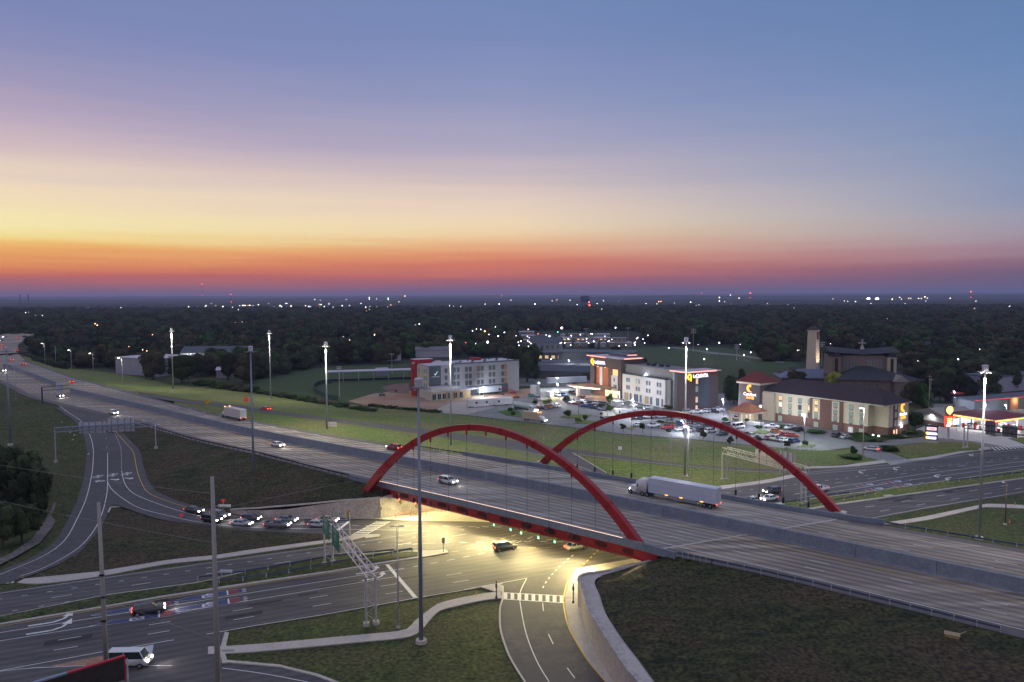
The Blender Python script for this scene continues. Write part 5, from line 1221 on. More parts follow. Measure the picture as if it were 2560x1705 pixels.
# ================================================================== BUILDINGS
class Bld:
    def __init__(s, name, O, ang, label, cat='building', group=None):
        s.e = empty(name, tuple(O), R(ang), label, cat, group); s.O = Vector(O); a = R(ang)
        s.ex = Vector((math.cos(a), math.sin(a), 0)); s.ey = Vector((-math.sin(a), math.cos(a), 0)); s.protos = {}
    def f(s, px, py, y=0.0):
        "photo pixel -> (x, z) on the facade plane at depth y"
        d = ray(px, py); o = s.O + s.ey*y; c = Vector((0,0,CAMH)); t = (o-c).dot(s.ey)/d.dot(s.ey); r = c+d*t-s.O
        return r.dot(s.ex), r.z
    def g(s, px, py, x=0.0):
        d = ray(px, py); o = s.O + s.ex*x; c = Vector((0,0,CAMH)); t = (o-c).dot(s.ex)/d.dot(s.ex); r = c+d*t-s.O
        return r.dot(s.ey), r.z
    def box(s, name, m, *b): return MB().box(*b).build(name, m, s.e)
    def win(s, face, u, z, w, h, off=0.0, fm=None, pm=None, grill=0, key=''):
        "window: frame part with pane sub-part; face 'f' looks to -y at y=off, 'r' looks to +x at x=off, 'l' looks to -x"
        k = (face, round(w,2), round(h,2), fm.name if fm else '', pm.name if pm else '', grill)
        if k not in s.protos:
            t = .09; mb = MB(); pn = MB()
            if face == 'f':
                for a in ((-w/2-t,-w/2,-.06,.02,-h/2-t,h/2+t),(w/2,w/2+t,-.06,.02,-h/2-t,h/2+t),(-w/2,w/2,-.06,.02,h/2,h/2+t),(-w/2,w/2,-.06,.02,-h/2-t,-h/2),(-.035,.035,-.05,.02,-h/2,h/2)): mb.box(*a)
                if grill: mb.box(-w*.42,w*.42,-.08,.0,-h/2-grill,-h/2-t-.05)
                pn.box(-w/2,w/2,-.02,-.008,-h/2,h/2)
            else:
                sx = 1 if face == 'r' else -1
                for a in ((-w/2-t,-w/2,-h/2-t,h/2+t),(w/2,w/2+t,-h/2-t,h/2+t),(-w/2,w/2,h/2,h/2+t),(-w/2,w/2,-h/2-t,-h/2),(-.035,.035,-h/2,h/2)):
                    x0, x1 = sorted((-.02*sx, .06*sx)); mb.box(x0,x1,*a)
                x0, x1 = sorted((.008*sx,.02*sx)); pn.box(x0,x1,-w/2,w/2,-h/2,h/2)
            o = mb.build('window', fm or frame_w, s.e); p = pn.build('pane', pm or glass, o); s.protos[k] = o
        else: o = copy_tree(s.protos[k], s.e)
        o.location = (u, off, z) if face == 'f' else (off, u, z)
        return o
    def sign(s, txt, face, u, z, size, m, off=0.0, name='sign_letters', depth=.08, align='CENTER', sx=1.0, font_off=.015):
        cu = bpy.data.curves.new('t','FONT'); cu.body = txt; cu.size = size; cu.extrude = depth/2; cu.align_x = align; cu.offset = font_off
        ob = bpy.data.objects.new('t', cu); COL.objects.link(ob); dg = bpy.context.evaluated_depsgraph_get(); me = bpy.data.meshes.new_from_object(ob.evaluated_get(dg)); bpy.data.objects.remove(ob)
        me.materials.clear(); me.materials.append(m)
        o = bpy.data.objects.new(name, me); COL.objects.link(o); o.parent = s.e
        if face == 'f': o.location = (u, off-depth, z); o.rotation_euler = (R(90),0,0)
        elif face == 'r': o.location = (off+depth, u, z); o.rotation_euler = (R(90),0,R(90))
        elif face == 'l': o.location = (off-depth, u, z); o.rotation_euler = (R(90),0,R(-90))
        o.scale = (sx,1,1)
        return o
    def lt(s, kind, loc, pw, col, **k): return light(kind, loc, pw, col, s.e, **k)
frame_w = mat('window_frame_white', (.50,.52,.52), rough=.5); frame_d = mat('window_frame_dark', (.06,.065,.07), rough=.5)
gl_dim = mat('dim_glass', (.05,.06,.07), rough=.12, spec=.8, emit=(.35,.45,.5), es=.05)
gl_green = mat('curtained_glass', (.20,.27,.24), rough=.2, spec=.6, emit=(.5,.75,.62), es=.14)
gl_warm = emis('lit_window', (1.0,.62,.32), 1.3); gl_white = emis('bright_window', (1.0,.85,.75), 1.8); gl_blue = mat('blue_glass', (.05,.07,.09), rough=.1, emit=(.4,.55,.8), es=.12)
brick_d = mat('dark_brick', (.075,.055,.055), (.11,.085,.08), 3.0, .85, .2, stretch=(1,1,3), fine=(3,.2)); brick_b = mat('brown_brick', (.13,.07,.055), (.18,.10,.075), 3.0, .85, .2, fine=(5,.2))
stucco = mat('cream_stucco', (.58,.52,.38), (.52,.46,.34), .8, .9, fine=(4,.06)); stucco_g = mat('grey_stucco', (.20,.20,.19), (.24,.24,.225), .8, .9, fine=(4,.08))
panel_w = mat('white_panel', (.66,.64,.60), (.60,.58,.54), .8, .7, fine=(3,.05)); panel_g = mat('slate_panel', (.055,.075,.095), (.07,.09,.11), .8, .6)
siding = mat('grey_siding', (.27,.27,.29), (.31,.31,.33), 2.0, .8, stretch=(.2,.2,4), fine=(2,.06)); sid_d = mat('blue_siding', (.12,.15,.175), (.145,.17,.20), 2.0, .8, stretch=(.2,.2,4))
roof_l = mat('pale_roof', (.42,.40,.46), (.50,.48,.54), .3, .8); roof_d = mat('flat_roof', (.13,.13,.16), (.19,.19,.22), .15, .85, fine=(1.5,.15)); shingle = mat('dark_shingle', (.030,.022,.030), (.052,.038,.046), 1.2, .9, .2, stretch=(1,1,4), fine=(4,.3))
red_roof = mat('red_shingle', (.13,.030,.032), (.19,.045,.042), 1.5, .9, .2, fine=(4,.25)); wood_c = mat('cedar_panel', (.36,.11,.04), (.46,.16,.06), 1.0, .6, stretch=(1,1,6)); beige_p = mat('beige_panel', (.52,.50,.40), (.47,.45,.36), 1, .8)
red_p = mat('red_panel', (.40,.02,.03), (.34,.02,.03), .8, .6)
# ---- unfinished grey hotel with red fin
A = Bld('unfinished_hotel', P(1072,998), 33.1, 'unfinished four storey grey hotel with a red end tower and bare earth around it')
A.box('wall', siding, 12.9,54,.6,18.5,0,16.3); A.box('wall', beige_p, -.02,.3,.4,13,0,16.0)
A.box('front_bay', siding, .3,12.9,0,18.5,0,16.4); A.box('logo_panel', panel_g, .4,6.8,-.08,-.004,4.6,16.3)
A.box('recess_panel', panel_g, 12.9,14.2,-.1,.59,4,17.1); A.box('base_panel', panel_g, 22,47,.45,.595,0,4.8)
A.box('parapet', panel_g, 14.2,54.1,.4,.8,16.3,17.0); A.box('parapet', roof_l, -.05,12.9,-.15,.2,16.4,16.8)
A.box('roof', roof_l, .4,54,.8,18.5,16.31,16.6)
A.box('red_tower', red_p, -.8,9,13,18.4,0,18.6); A.box('tower_cap', roof_l, -.9,9.1,12.9,18.5,18.6,18.85)
for z in (5.2,8.8,12.6): A.win('l', 15.2, z, .9, 1.5, -.82, frame_d)
A.sign('avid', 'l', 15.4, 16.4, 1.8, mat('letter_white',(.75,.75,.75),rough=.5), -.82)
vm = emis('tick_sign', (.4,.85,.9), 1.4); mbt = MB(); 
for a, b in (((3.0,12.6),(3.6,11.7)),((3.6,11.7),(4.8,13.5))): mbt.beam((a[0],-.16,a[1]),(b[0],-.16,b[1]),.12,.42,(0,1,0))
mbt.build('tick_logo', vm, A.e); A.sign('a v i d', 'f', 3.7, 12.0, 1.6, mat('letter_red',(.30,.03,.04),rough=.5), -.1, sx=1.15); A.sign('an IHG hotel', 'f', 3.7, 10.7, .8, mat('letter_grey',(.55,.55,.6),rough=.5), -.1)
cols = [(993,500,0),(1145,475,1),(1218,475,1),(1370,465,1),(1440,460,1),(1590,450,1),(1660,445,1),(1805,435,1),(1873,430,1),(2035,415,1)]
import itertools
for x_, y_, kk in cols:
    u, z = A.f(980+x_/7.36, 860+y_/7.36, .6 if kk else 0)
    for i, dz in enumerate((0,-3.55,-7.1)):
        lit = (x_ in (1590,1660) and i < 2 and not (x_ == 1660 and i == 0))
        A.win('f', u, 13.7+dz, 1.55, 2.0, .58 if kk else -.02, frame_d, mat('tan_glass',(.20,.15,.11),rough=.3) if lit else gl_dim, .45)
for y in (2.3,4.6):
    for dz in (0,-3.55,-7.1): A.win('l', y, 13.7+dz, 1.3, 2.0, -.04, frame_w, gl_blue)
A.win('l', 10.5, 13.7, 1.3, 2.0, -.04, frame_w, gl_blue)
for i, dz in enumerate((0,-3.7,-7.4)): u, z = A.f(980+2085/7.36, 860+390/7.36, .6); MB().box(u-.9,u+.9,.45,.598,12.2+dz,15.2+dz).build('open_bay', mat('raw_board',(.25,.13,.08),(.36,.22,.15),1.5,.9), A.e)
# lobby podium in front
A.box('podium', beige_p, -2,6,-7,0-.01,0,4.3); A.box('podium', mat('ply_wood',(.34,.23,.12),(.42,.30,.17),.8,.8), 6,20,-6.6,-.01,0,3.9)
A.box('podium_roof', roof_l, -2.6,13,-8.2,.0-.02,4.3,4.75); A.box('podium_roof', roof_l, 13,26,-6.5,-.02,4.0,4.35); A.box('roof_monitor', beige_p, -1,13.5,-5,-.03,4.75,6.0); A.box('roof_monitor_cap', roof_l, -1.2,13.8,-5.3,-.04,6.0,6.3)
for x in (-.6,2.2,4.9,8.2,11.4,14.6): A.win('f', x, 1.9, 1.9, 2.7, -7.05 if x < 6 else -6.65, frame_w, glass)
A.box('canopy_post', galv, 25.4,25.7,-6.3,-6.0,0,4.0)
for i, (x, y) in enumerate([(17,3),(20,5),(23,9),(27,4),(31,10),(35,5),(39,11),(43,6),(47,12),(51,7),(30,14),(44,15)]): A.box('roof_vent', panel_g, x,x+.9,y,y+.9,16.6,17.2)
A.box('roof_unit', red_p, 33,38,13,17,16.6,17.9); MB().frus(7,13,6,12,16.6,9,11,8,10,18.0).build('roof_tarp', roof_l, A.e)
# ---- white hotel, tower and dark brick end
Q_ = Bld('white_hotel', P(1714,1031), -62, 'large hotel with cream facade, cedar entrance tower and glowing red roof edges')
Q_.box('wall', stucco_g, -46.5,-5.6,2.2,16,0,16.9); Q_.box('wall', panel_w, -45.8,-13.7,0,2.19,0,12.7)
Q_.box('wall', brick_d, -5.6,0,0,18.7,0,17.4); Q_.box('corner_panel', panel_g, -7.6,-5.61,-.05,2.1,0,17.2); Q_.box('wall', stucco_g, -13.7,-10.6,.5,2.19,0,12.9)
Q_.box('wall', mat('taupe_stucco',(.36,.32,.24),(.40,.35,.27),1,.8), -10.6,-7.61,1.6,2.19,0,17.0)
Q_.box('end_panel', panel_g, .0+.01,.12,7.6,13.4,2,15.9)
Q_.box('roof', roof_d, -46.4,-.2,2.4,18.5,16.91,17.05); Q_.box('parapet', stucco_g, -46.5,-5.6,2.1,2.5,16.9,17.5); Q_.box('terrace', panel_g, -45.6,-13.9,.15,2.1,12.71,13.2)
Q_.box('roof_canopy', roof_l, -9,1.2,-1.2,19.3,17.45,17.75)
cor_led = emis('coral_led', (1.0,.34,.26), 2.6)
Q_.box('led_strip', cor_led, -9.2,1.2,-1.32,-1.21,17.35,17.75); Q_.box('led_strip', cor_led, 1.21,1.32,-1.2,16.5,17.35,17.75)
# entrance tower
Q_.box('tower_wall', brick_d, -73.7,-70.0,0,12,0,19.4); Q_.box('tower_wall', brick_d, -49.6,-46.9,0,14,0,19.4); Q_.box('tower_header', brick_d, -70,-49.6,0,12,14.6,19.4)
Q_.box('tower_back', panel_g, -70,-49.6,1.4,12,0,14.6); Q_.box('tower_side', brick_d, -46.9,-46.6,2,14,12,19.3)
for a, b in ((-70.0+.5,-65.6),(-63.4,-58.6)): Q_.box('cedar_panel', wood_c, a,b,.9,1.39,4,14.5)
Q_.box('pier', panel_w, -65.6,-63.4,.3,1.39,4,14.55); Q_.box('pier', brick_b, -58.6,-55.8,.5,1.39,4,14.5); Q_.box('pier', panel_w, -55.8,-50.6,.5,1.39,0,11.0); Q_.box('soffit_light_band', emis('soffit_glow',(1,.6,.25),1.4), -55.6,-50.8,1.2,1.38,11.1,14.0)
Q_.box('roof', roof_d, -73.5,-47,0,12,19.41,19.6); Q_.box('roof_canopy', roof_l, -75,-45.9,-1.4,13.6,19.7,20.0)
Q_.box('led_strip', cor_led, -75,-58,-1.52,-1.41,19.6,20.0); Q_.box('led_strip', cor_led, -45.89,-45.78,1,12,19.6,20.0); Q_.box('penthouse', roof_d, -66,-50,6,12,19.61,21.4); Q_.box('led_strip', cor_led, -49.9,-49.79,6,11.8,21.0,21.3)
for x in (-67.6,-61.0): 
    l_ = Q_.lt('SPOT', (x, .2, 14.3), 500, (1,.45,.12), size=.1, rot=(R(8),0,0), spot=80)
    Q_.box('down_light', emis('amber_glow',(1,.55,.15),8), x-.3,x+.3,.3,.8,14.45,14.58)
# entrance canopy
MB().prism([(-74,-13),(-66,-15),(-52,-9),(-52,-.05),(-72,-.05)], 4.9, 5.4).build('canopy_roof', mat('canopy_tan',(.40,.27,.15),(.46,.32,.18),.5,.7), Q_.e)
Q_.box('canopy_pier', panel_w, -68.6,-67.2,-12.2,-10.8,0,4.85); Q_.box('canopy_fascia', roof_l, -74.2,-66,-14.6,-13.6,4.6,5.3)
mb = MB().beam((-66,-15.05,5.0),(-52,-9.05,5.0),.12,.5); mb.build('led_strip', emis('peach_led',(1,.62,.42),7), Q_.e)
Q_.lt('AREA', (-62,-6,4.8), 900, (1,.66,.42), size=8, rot=(0,0,0)); Q_.box('lobby_glass', emis('lobby_glow',(1,.82,.45),1.6), -60,-50,-.2,-.05,.3,3.4)
Q_.box('lobby_wall', brick_b, -70,-60,-.3,-.06,0,4.2)
# signs
sun_y = emis('sun_yellow', (1,.50,.03), 2.6); ltr = emis('letter_lit', (.80,.82,1.0), 2.6)
def sunq(B, face, u, z, r, off):
    mb = MB(); n = 16
    def pt(a, rr, d=0): 
        return (u+math.cos(a)*rr, off-.1-d, z+math.sin(a)*rr) if face == 'f' else (off+.1+d, u+math.cos(a)*rr, z+math.sin(a)*rr)
    for i in range(n):
        a0, a1 = 2*math.pi*i/n, 2*math.pi*(i+1)/n
        mb.add([pt(a0,r*.42),pt(a1,r*.42),pt(a1,r),pt(a0,r),pt((a0+a1)/2,r*1.25),pt(a0,r*.42,.06),pt(a1,r*.42,.06),pt(a1,r,.06),pt(a0,r,.06)], [(5,6,7,8),(3,2,4),(0,1,6,5)])
    tl = (u+r*.5, u+r*1.15) ; 
    if face == 'f': mb.box(u+r*.35,u+r*.95,off-.18,off-.1,z-r*1.55,z-r*.75)
    else: mb.box(off+.1,off+.18,u+r*.35,u+r*.95,z-r*1.55,z-r*.75)
    mb.build('sun_emblem', sun_y, B.e)
u, z = Q_.f(1482, 903); sunq(Q_, 'f', -71.8, 16.9, 1.35, 0); Q_.sign('LaQUINTA', 'f', -65.0, 15.9, 2.3, ltr, -.02, sx=.85, font_off=.04)
sunq(Q_, 'r', 1.9, 15.4, 1.25, 0); Q_.sign('LaQUINTA', 'r', 8.2, 14.9, 2.2, ltr, .12, sx=.82, font_off=.04)
# windows of the cream block
for px1, px2, r1, r2 in ((205,242,370,505),(380,425,400,540),(570,618,435,575),(768,818,465,610)):
    for k, pxx in enumerate((px1, px2)):
        for rr in (r1, r2):
            u, z = Q_.f(1540+pxx/7.36, 900+rr/7.36, 0); Q_.win('f', u, 10.2 if rr == r1 else 6.6, 1.25, 1.9, -.02, frame_w, gl_dim if k == 0 else gl_blue, .35)
for pa, pb, lit in ((150,235,1),(250,295,0),(330,415,0),(435,480,0),(530,608,1),(625,675,0),(735,800,0),(835,875,0)):
    u0, _ = Q_.f(1540+pa/7.36, 970, 0); u1, _ = Q_.f(1540+pb/7.36, 970, 0); Q_.win('f', (u0+u1)/2, 2.15, u1-u0-.3, 3.5, -.02, frame_w, emis('lobby_window',(.9,.75,.4),.35) if lit else gl_blue)
for z in (14.2,10.6,7.0,2.6): Q_.win('f', -9.1, z, 1.7, 1.8, 1.58, frame_w, gl_green, .4)
for i, z in enumerate((13.3,9.9,5.2)): Q_.win('r', 6.1, z, 1.1, 2.3, .13, frame_w, (gl_warm, gl_green, mat('peach_window',(.5,.35,.2),emit=(1,.6,.3),es=.5))[i])
Q_.box('side_door', mat('peach_window',(.5,.35,.2)), .01,.16,5.6,6.6,.2,2.6)
for u, z in ((-53.2,9.0),(-53.2,5.6),(-51.8,5.6)): Q_.win('f', u, z, 1.2, 1.8, .48, frame_w, gl_dim)
for x, y in ((-40,10),(-38,12),(-35,9),(-33,12),(-30,10),(-28,12)): Q_.box('roof_unit', dark_metal, x,x+1.6,y,y+1.4,17.06,18.0)
Q_.lt('SPOT', (-46.3,-2.5,8.5), 260, (1,.72,.45), size=.2, rot=(R(60),0,R(20)), spot=120)
for x_ in (-41,-33,-25,-17):
    l_ = Q_.lt('SPOT', (x_,-9,.6), 900, (1,.86,.66), size=.3, spot=110); aim(l_, (0,.8,.75)); Q_.box('ground_flood', emis('soft_flood',(1,.9,.7),5), x_-.25,x_+.25,-9.3,-9.05,.1,.4)
Q_.box('wall_light', emis('cool_lamp',(.82,.88,1),30), -30.3,-29.9,1.8,2.05,13.5,14.0); Q_.lt('POINT', (-30.1,1.0,13.6), 350, (.8,.86,1), size=.2)
# ---- cream hotel
Cs = Bld('cream_hotel', P(2207,1095), -55.5, 'cream and brown brick hotel with dark hipped roof and red capped corner tower')
Cs.box('wall', stucco, -44.4,-5.6,0,16.5,3.3,11.4); Cs.box('brick_base', brick_b, -44.45,-5.55,-.12,16.5,-.8,3.29)
Cs.box('wall', stucco, -50.6,-44.41,-1.4,15,-2,11.2); Cs.box('wall', stucco, -5.59,0,3.4,17,3.3,12.0); Cs.box('brick_base', brick_b, -5.54,.12,3.28,17.1,-.8,3.28)
for a, b in ((-28.9,-15.2),): Cs.box('brick_bay', brick_b, a,b,-.35,-.001,-.6,11.2)
Cs.box('stucco_strip', stucco, -27.6,-24.6,-.42,-.355,3.3,11.0); Cs.box('stucco_strip', stucco, -19.6,-16.6,-.42,-.355,3.3,11.0)
Cs.box('brick_bay', brick_b, .0,.16,6.5,9.4,-.5,12.2)
# hipped roof
rf = MB()
def hip(x0,x1,y0,y1,z0,zr,ov=1.0,gx=8.0):
    x0-=ov;x1+=ov;y0-=ov;y1+=ov; ym=(y0+y1)/2
    return [(x0,y0,z0),(x1,y0,z0),(x1,y1,z0),(x0,y1,z0),(x0+gx,ym,zr),(x1-gx,ym,zr)], [(0,1,5,4),(1,2,5),(2,3,4,5),(3,0,4),(3,2,1,0)]
v_, f_ = hip(-50.6,0,0,16.8,11.75,16.8); rf.add(v_, f_); rf.build('roof', shingle, Cs.e)
Cs.box('eaves', mat('eaves_cream',(.50,.48,.40),rough=.7), -51.4,.9,-.9,17.6,11.35,11.74)
# tower
for x_ in (-40,-33,-26,-19,-11):
    l_ = Cs.lt('SPOT', (x_,-8,.4), 1000, (.92,1,.82), size=.3, spot=110); aim(l_, (0,.8,.75)); Cs.box('ground_flood', emis('soft_flood',(1,.9,.7),5), x_-.2,x_+.2,-8.3,-8.1,.1,.35)
Cs.box('tower', brick_d, -60.2,-49.8,-3.2,7.5,-2,14.2); Cs.box('tower_cornice', stucco, -60.9,-49.2,-3.9,8.2,14.2,15.0)
MB().add([(-61.4,-4.4,15.0),(-48.7,-4.4,15.0),(-48.7,8.7,15.0),(-61.4,8.7,15.0),(-55,2.1,19.4)], [(0,1,4),(1,2,4),(2,3,4),(3,0,4),(3,2,1,0)]).build('tower_roof', red_roof, Cs.e)
# porte cochere
cp = MB(); y0 = -15.0; x0 = Cs.f(1818,1025,y0)[0]; x1 = Cs.f(1874,1034,y0)[0]; y1 = -3.5
cp.add([(x0,y0,4.2),(x1,y0,4.2),(x1,y1,4.2),(x0,y1,4.2),((x0+x1)/2-1.5,(y0+y1)/2,7.4),((x0+x1)/2+1.5,(y0+y1)/2,7.4)], [(0,1,5,4),(1,2,5),(2,3,4,5),(3,0,4),(3,2,1,0)]); cp.build('canopy_roof', mat('orange_shingle',(.26,.10,.055),(.32,.13,.07),1.5,.9,fine=(4,.2)), Cs.e)
for x, y in ((x0+1,y0+1),(x1-1,y0+1),(x0+1,y1-2),(x0+6,y0+1)): Cs.box('canopy_column', stucco, x-.5,x+.5,y-.5,y+.5,-2,3.5)
Cs.box('canopy_beam', stucco, x0+.4,x1-.4,y0+.3,y1,3.5,4.19); Cs.lt('AREA', ((x0+x1)/2,-9,3.4), 500, (1,.85,.65), size=8); Cs.box('lobby_glass', emis('lobby_glow2',(1,.75,.5),1.2), -56.5,-51,-3.45,-3.25,-1.2,2.2)
Cs.box('entrance_panel', stucco, -51.4,-50.2,-6.5,-3.3,-2,3.4)
# windows
colx = [(1116,685,'w'),(1293,700,''),(1473,718,''),(1653,735,'')]
for i, (x_, y_, _k) in enumerate(colx):
    u, z = Cs.f(1800+x_/7.36, 900+y_/7.36, 0)
    for j, zz_ in enumerate((9.6,6.95,4.55)):
        pm = gl_white if (i, j) == (0, 1) else gl_warm if (i, j) in ((0,0),(3,1)) else gl_dim if (i,j) in ((2,1),(3,2)) else gl_green
        Cs.win('f', u, zz_, 1.45, 1.6, -.02, frame_d, pm, .42)
u, z = Cs.f(1800+1108/7.36, 900+1145/7.36, 0); Cs.win('f', u, 1.3, 1.5, 2.0, -.14, frame_w, gl_green)
for u, li in ((-26.1,1),(-18.1,0)):
    for j, zz_ in enumerate((9.6,6.95,4.55)): Cs.win('f', u, zz_, 1.4, 1.6, -.44, frame_d, gl_warm if li and j < 2 else gl_green, .42)
    Cs.win('f', u, 1.2, 1.6, 1.7, -.37, frame_w, gl_green)
for px in (305,505,705):
    u, z = Cs.f(2060+px/7.36, 1010, 0)
    for j, zz_ in enumerate((9.6,6.95,4.55)): Cs.win('f', u, zz_, 1.5, 1.7, -.02, frame_d, gl_green, .42)
    Cs.win('f', u, 1.2, 1.6, 1.7, -.14, frame_w, gl_green)
for z in (10.6,7.6,4.6): Cs.win('r', 8.0, z, 1.0, 1.9, .18, frame_w, gl_green)
for y in (7.0,8.8): Cs.box('entry_door', emis('door_glow',(1,.55,.3),1.6), .16,.25,y-.35,y+.35,-.4,2.2)
# corner floodlit notch
for (x, y, pw, c) in ((-4.2,2.4,420,(.75,1,.8)),(-2.0,2.2,420,(.95,1,.7))): 
    l_ = Cs.lt('SPOT', (x, y-1.2, .4), pw, c, size=.15, spot=110); aim(l_, (0,.55,1)); Cs.box('flood_lamp', emis('green_white_lamp',(.7,1,.8),14), x-.2,x+.2,y-1.5,y-1.15,.2,.5)
l_ = Cs.lt('SPOT', (-12.6,-1.2,.6), 160, (1,.75,.9), size=.1, spot=100); aim(l_, (0,.9,.5)); Cs.box('wall_pack', emis('cool_lamp',(.82,.88,1),30), .2,.45,11.6,12.2,2.9,3.3); Cs.lt('POINT', (1.0,11.9,3.2), 220, (.75,.8,1), size=.2)
# signs with crescent logo
def crescent(B, face, u, z, r, off, m):
    mb = MB(); n = 18; o_, i_ = [], []
    for k in range(n+1):
        a = R(70)+R(235)*k/n; o_.append((math.cos(a)*r, math.sin(a)*r))
        w = r*(.12+.62*math.sin(math.pi*min(1,k/n*1.05))**.8); i_.append((math.cos(a)*(r-w)+.0, math.sin(a)*(r-w)))
    def c3(p, d): return (u+p[0], off-d, z+p[1]) if face == 'f' else (off+d, u+p[0], z+p[1])
    vs = [c3(p,.1) for p in o_]+[c3(p,.1) for p in i_]+[c3(p,.2) for p in o_]+[c3(p,.2) for p in i_]; q = n+1; fs = []
    for k in range(n): fs += [(2*q+k,2*q+k+1,3*q+k+1,3*q+k),(k,k+1,2*q+k+1,2*q+k),(q+k,q+k+1,3*q+k+1,3*q+k)]
    mb.add(vs, fs)
    c = (r*.12, r*.75); mb.add([c3((c[0]+math.cos(2*math.pi*k/10)*r*.4, c[1]+math.sin(2*math.pi*k/10)*r*.36), .2) for k in range(10)], [tuple(range(10))])
    mb.build('crescent_emblem', m, B.e)
org = emis('sign_orange', (1,.38,.03), 2.6)
crescent(Cs, 'f', -54.6, 12.4, 1.55, -3.2, org); Cs.sign('Comfort', 'f', -54.6, 9.4, 1.75, ltr, -3.22, font_off=.03); Cs.sign('SUITES', 'f', -54.4, 8.1, 1.25, org, -3.22, font_off=.03)
crescent(Cs, 'r', 13.2, 9.9, 1.7, .02, org); Cs.sign('Comfort', 'r', 13.3, 6.9, 1.5, ltr, .02, sx=.9, font_off=.03); Cs.sign('SUITES', 'r', 13.3, 5.7, 1.15, org, .02, font_off=.03)
# ---- fuel station
c0, c1, c2 = P(2489,1052,5.3), P(2362,1033,5.3), P(2572,1036,5.3)
fa = math.degrees(math.atan2((c1-c0).y, (c1-c0).x))+180; Lf = (c1-c0).length
S = Bld('fuel_station', Vector((c0.x,c0.y,0)), fa, 'fuel station canopy with glowing orange edge and dark red roof')
wdt = 24.0
S.box('canopy', mat('canopy_white',(.60,.58,.55),rough=.6), -Lf,0,0,wdt,4.6,5.5); S.box('canopy_roof', mat('dark_red_roof',(.13,.02,.025),(.17,.03,.03),.4,.8), -Lf+.4,-.4,.4,wdt-.4,5.51,5.6)
og = emis('orange_led',(1,.40,.05),7.0); S.box('led_strip', og, -Lf,0,-.08,-.005,4.9,5.15); S.box('led_strip', og, .005,.08,0,wdt,4.9,5.15); S.box('fascia', emis('red_fascia',(1,.10,.03),1.1), -Lf,0,-.05,-.006,4.62,4.88); S.box('fascia', emis('red_fascia',(1,.1,.03),1.1), .006,.05,0,wdt,4.62,4.88)
for i in range(4):
    for y in (5,18):
        x = -3-i*(Lf-6)/3; S.box('column', mat('column_white',(.75,.76,.8),rough=.5), x-.35,x+.35,y-.3,y+.3,0,4.6); S.box('pump', mat('pump_body',(.5,.5,.52),rough=.4), x-1.6,x-.8,y-.3,y+.3,0,1.9); S.box('pump', mat('pump_red',(.5,.04,.03),rough=.4), x+.8,x+1.6,y-.3,y+.3,0,1.9)
for i in range(3):
    for y in (6,17): x = -4-i*(Lf-8)/2; S.lt('AREA', (x,y,4.55), 1500, (.92,.95,1), size=2.2); S.box('canopy_light', emis('cold_lamp',(.95,.97,1),22), x-.9,x+.9,y-.9,y+.9,4.5,4.58)
b0 = P(2361,1069,0); K = Bld('station_shop', P(2361,1069,0), math.degrees(head((2317,1060),(2361,1069))), 'small cream gabled shop of the fuel station')
K.box('wall', mat('shop_wall',(.55,.52,.46),(.5,.48,.43),.8,.8), -14,0,0,16,1.6,4.2); K.box('brick_base', brick_b, -14.1,.1,-.1,16,0,1.59)
MB().add([(-14.5,-.6,4.2),(.5,-.6,4.2),(-7,-.6,6.6),(-14.5,16.5,4.2),(.5,16.5,4.2),(-7,16.5,6.6)], [(0,1,2),(3,5,4),(0,2,5,3),(1,4,5,2),(0,3,4,1)]).build('roof', mat('shop_roof',(.30,.27,.24),rough=.8), K.e)
K.box('wall_light', emis('cold_lamp',(.95,.97,1),22), -6.4,-5.4,-.35,-.1,4.1,4.4); K.lt('SPOT', (-5.9,-1.2,4.2), 700, (.9,.93,1), size=.2, spot=150, rot=(R(20),0,0)); K.box('shop_window', emis('shop_window',(.8,.88,1),1.5), .02,.12,2,14,.8,3.2)
# station price pylon
py = Bld('price_pylon', P(2370,1098,.1), 20, 'fuel price pylon with a yellow shell emblem on red and an unlit post', 'sign')
py.box('post', galv, -.25,.25,-.25,.25,0,4.5); py.box('footing', conc, -1.2,1.2,-1.2,1.2,-.1,.3)
py.box('cabinet', emis('pylon_red',(1,.06,.03),1.6), -1.7,1.7,-.3,.3,4.5,8.2); py.box('emblem_board', mat('board_grey',(.35,.22,.18)), -1.75,1.75,-.32,.32,8.21,11.9)
mb = MB(); n = 14; pts = [(0,8.7)]+[(math.cos(R(200)-R(220)*k/n)*1.55, 10.3+math.sin(R(200)-R(220)*k/n)*1.45*(1 if k%2 else .93)) for k in range(n+1)]
mb.add([(p[0],-.36,p[1]) for p in pts], [tuple(range(len(pts)))]); mb.build('shell_emblem', emis('shell_yellow',(1,.62,.12),5), py.e)
py.sign('2.29', 'f', 0, 6.7, 1.25, emis('price_orange',(1,.5,.1),5), -.32, sx=1.05); py.box('promo_panel', emis('promo_panel',(1,.9,.5),3.5), -.9,1.2,-.36,-.31,5.3,6.3); py.box('promo_panel', emis('promo_panel_w',(.9,.95,1),4), -1.3,.6,-.36,-.31,4.7,5.2)
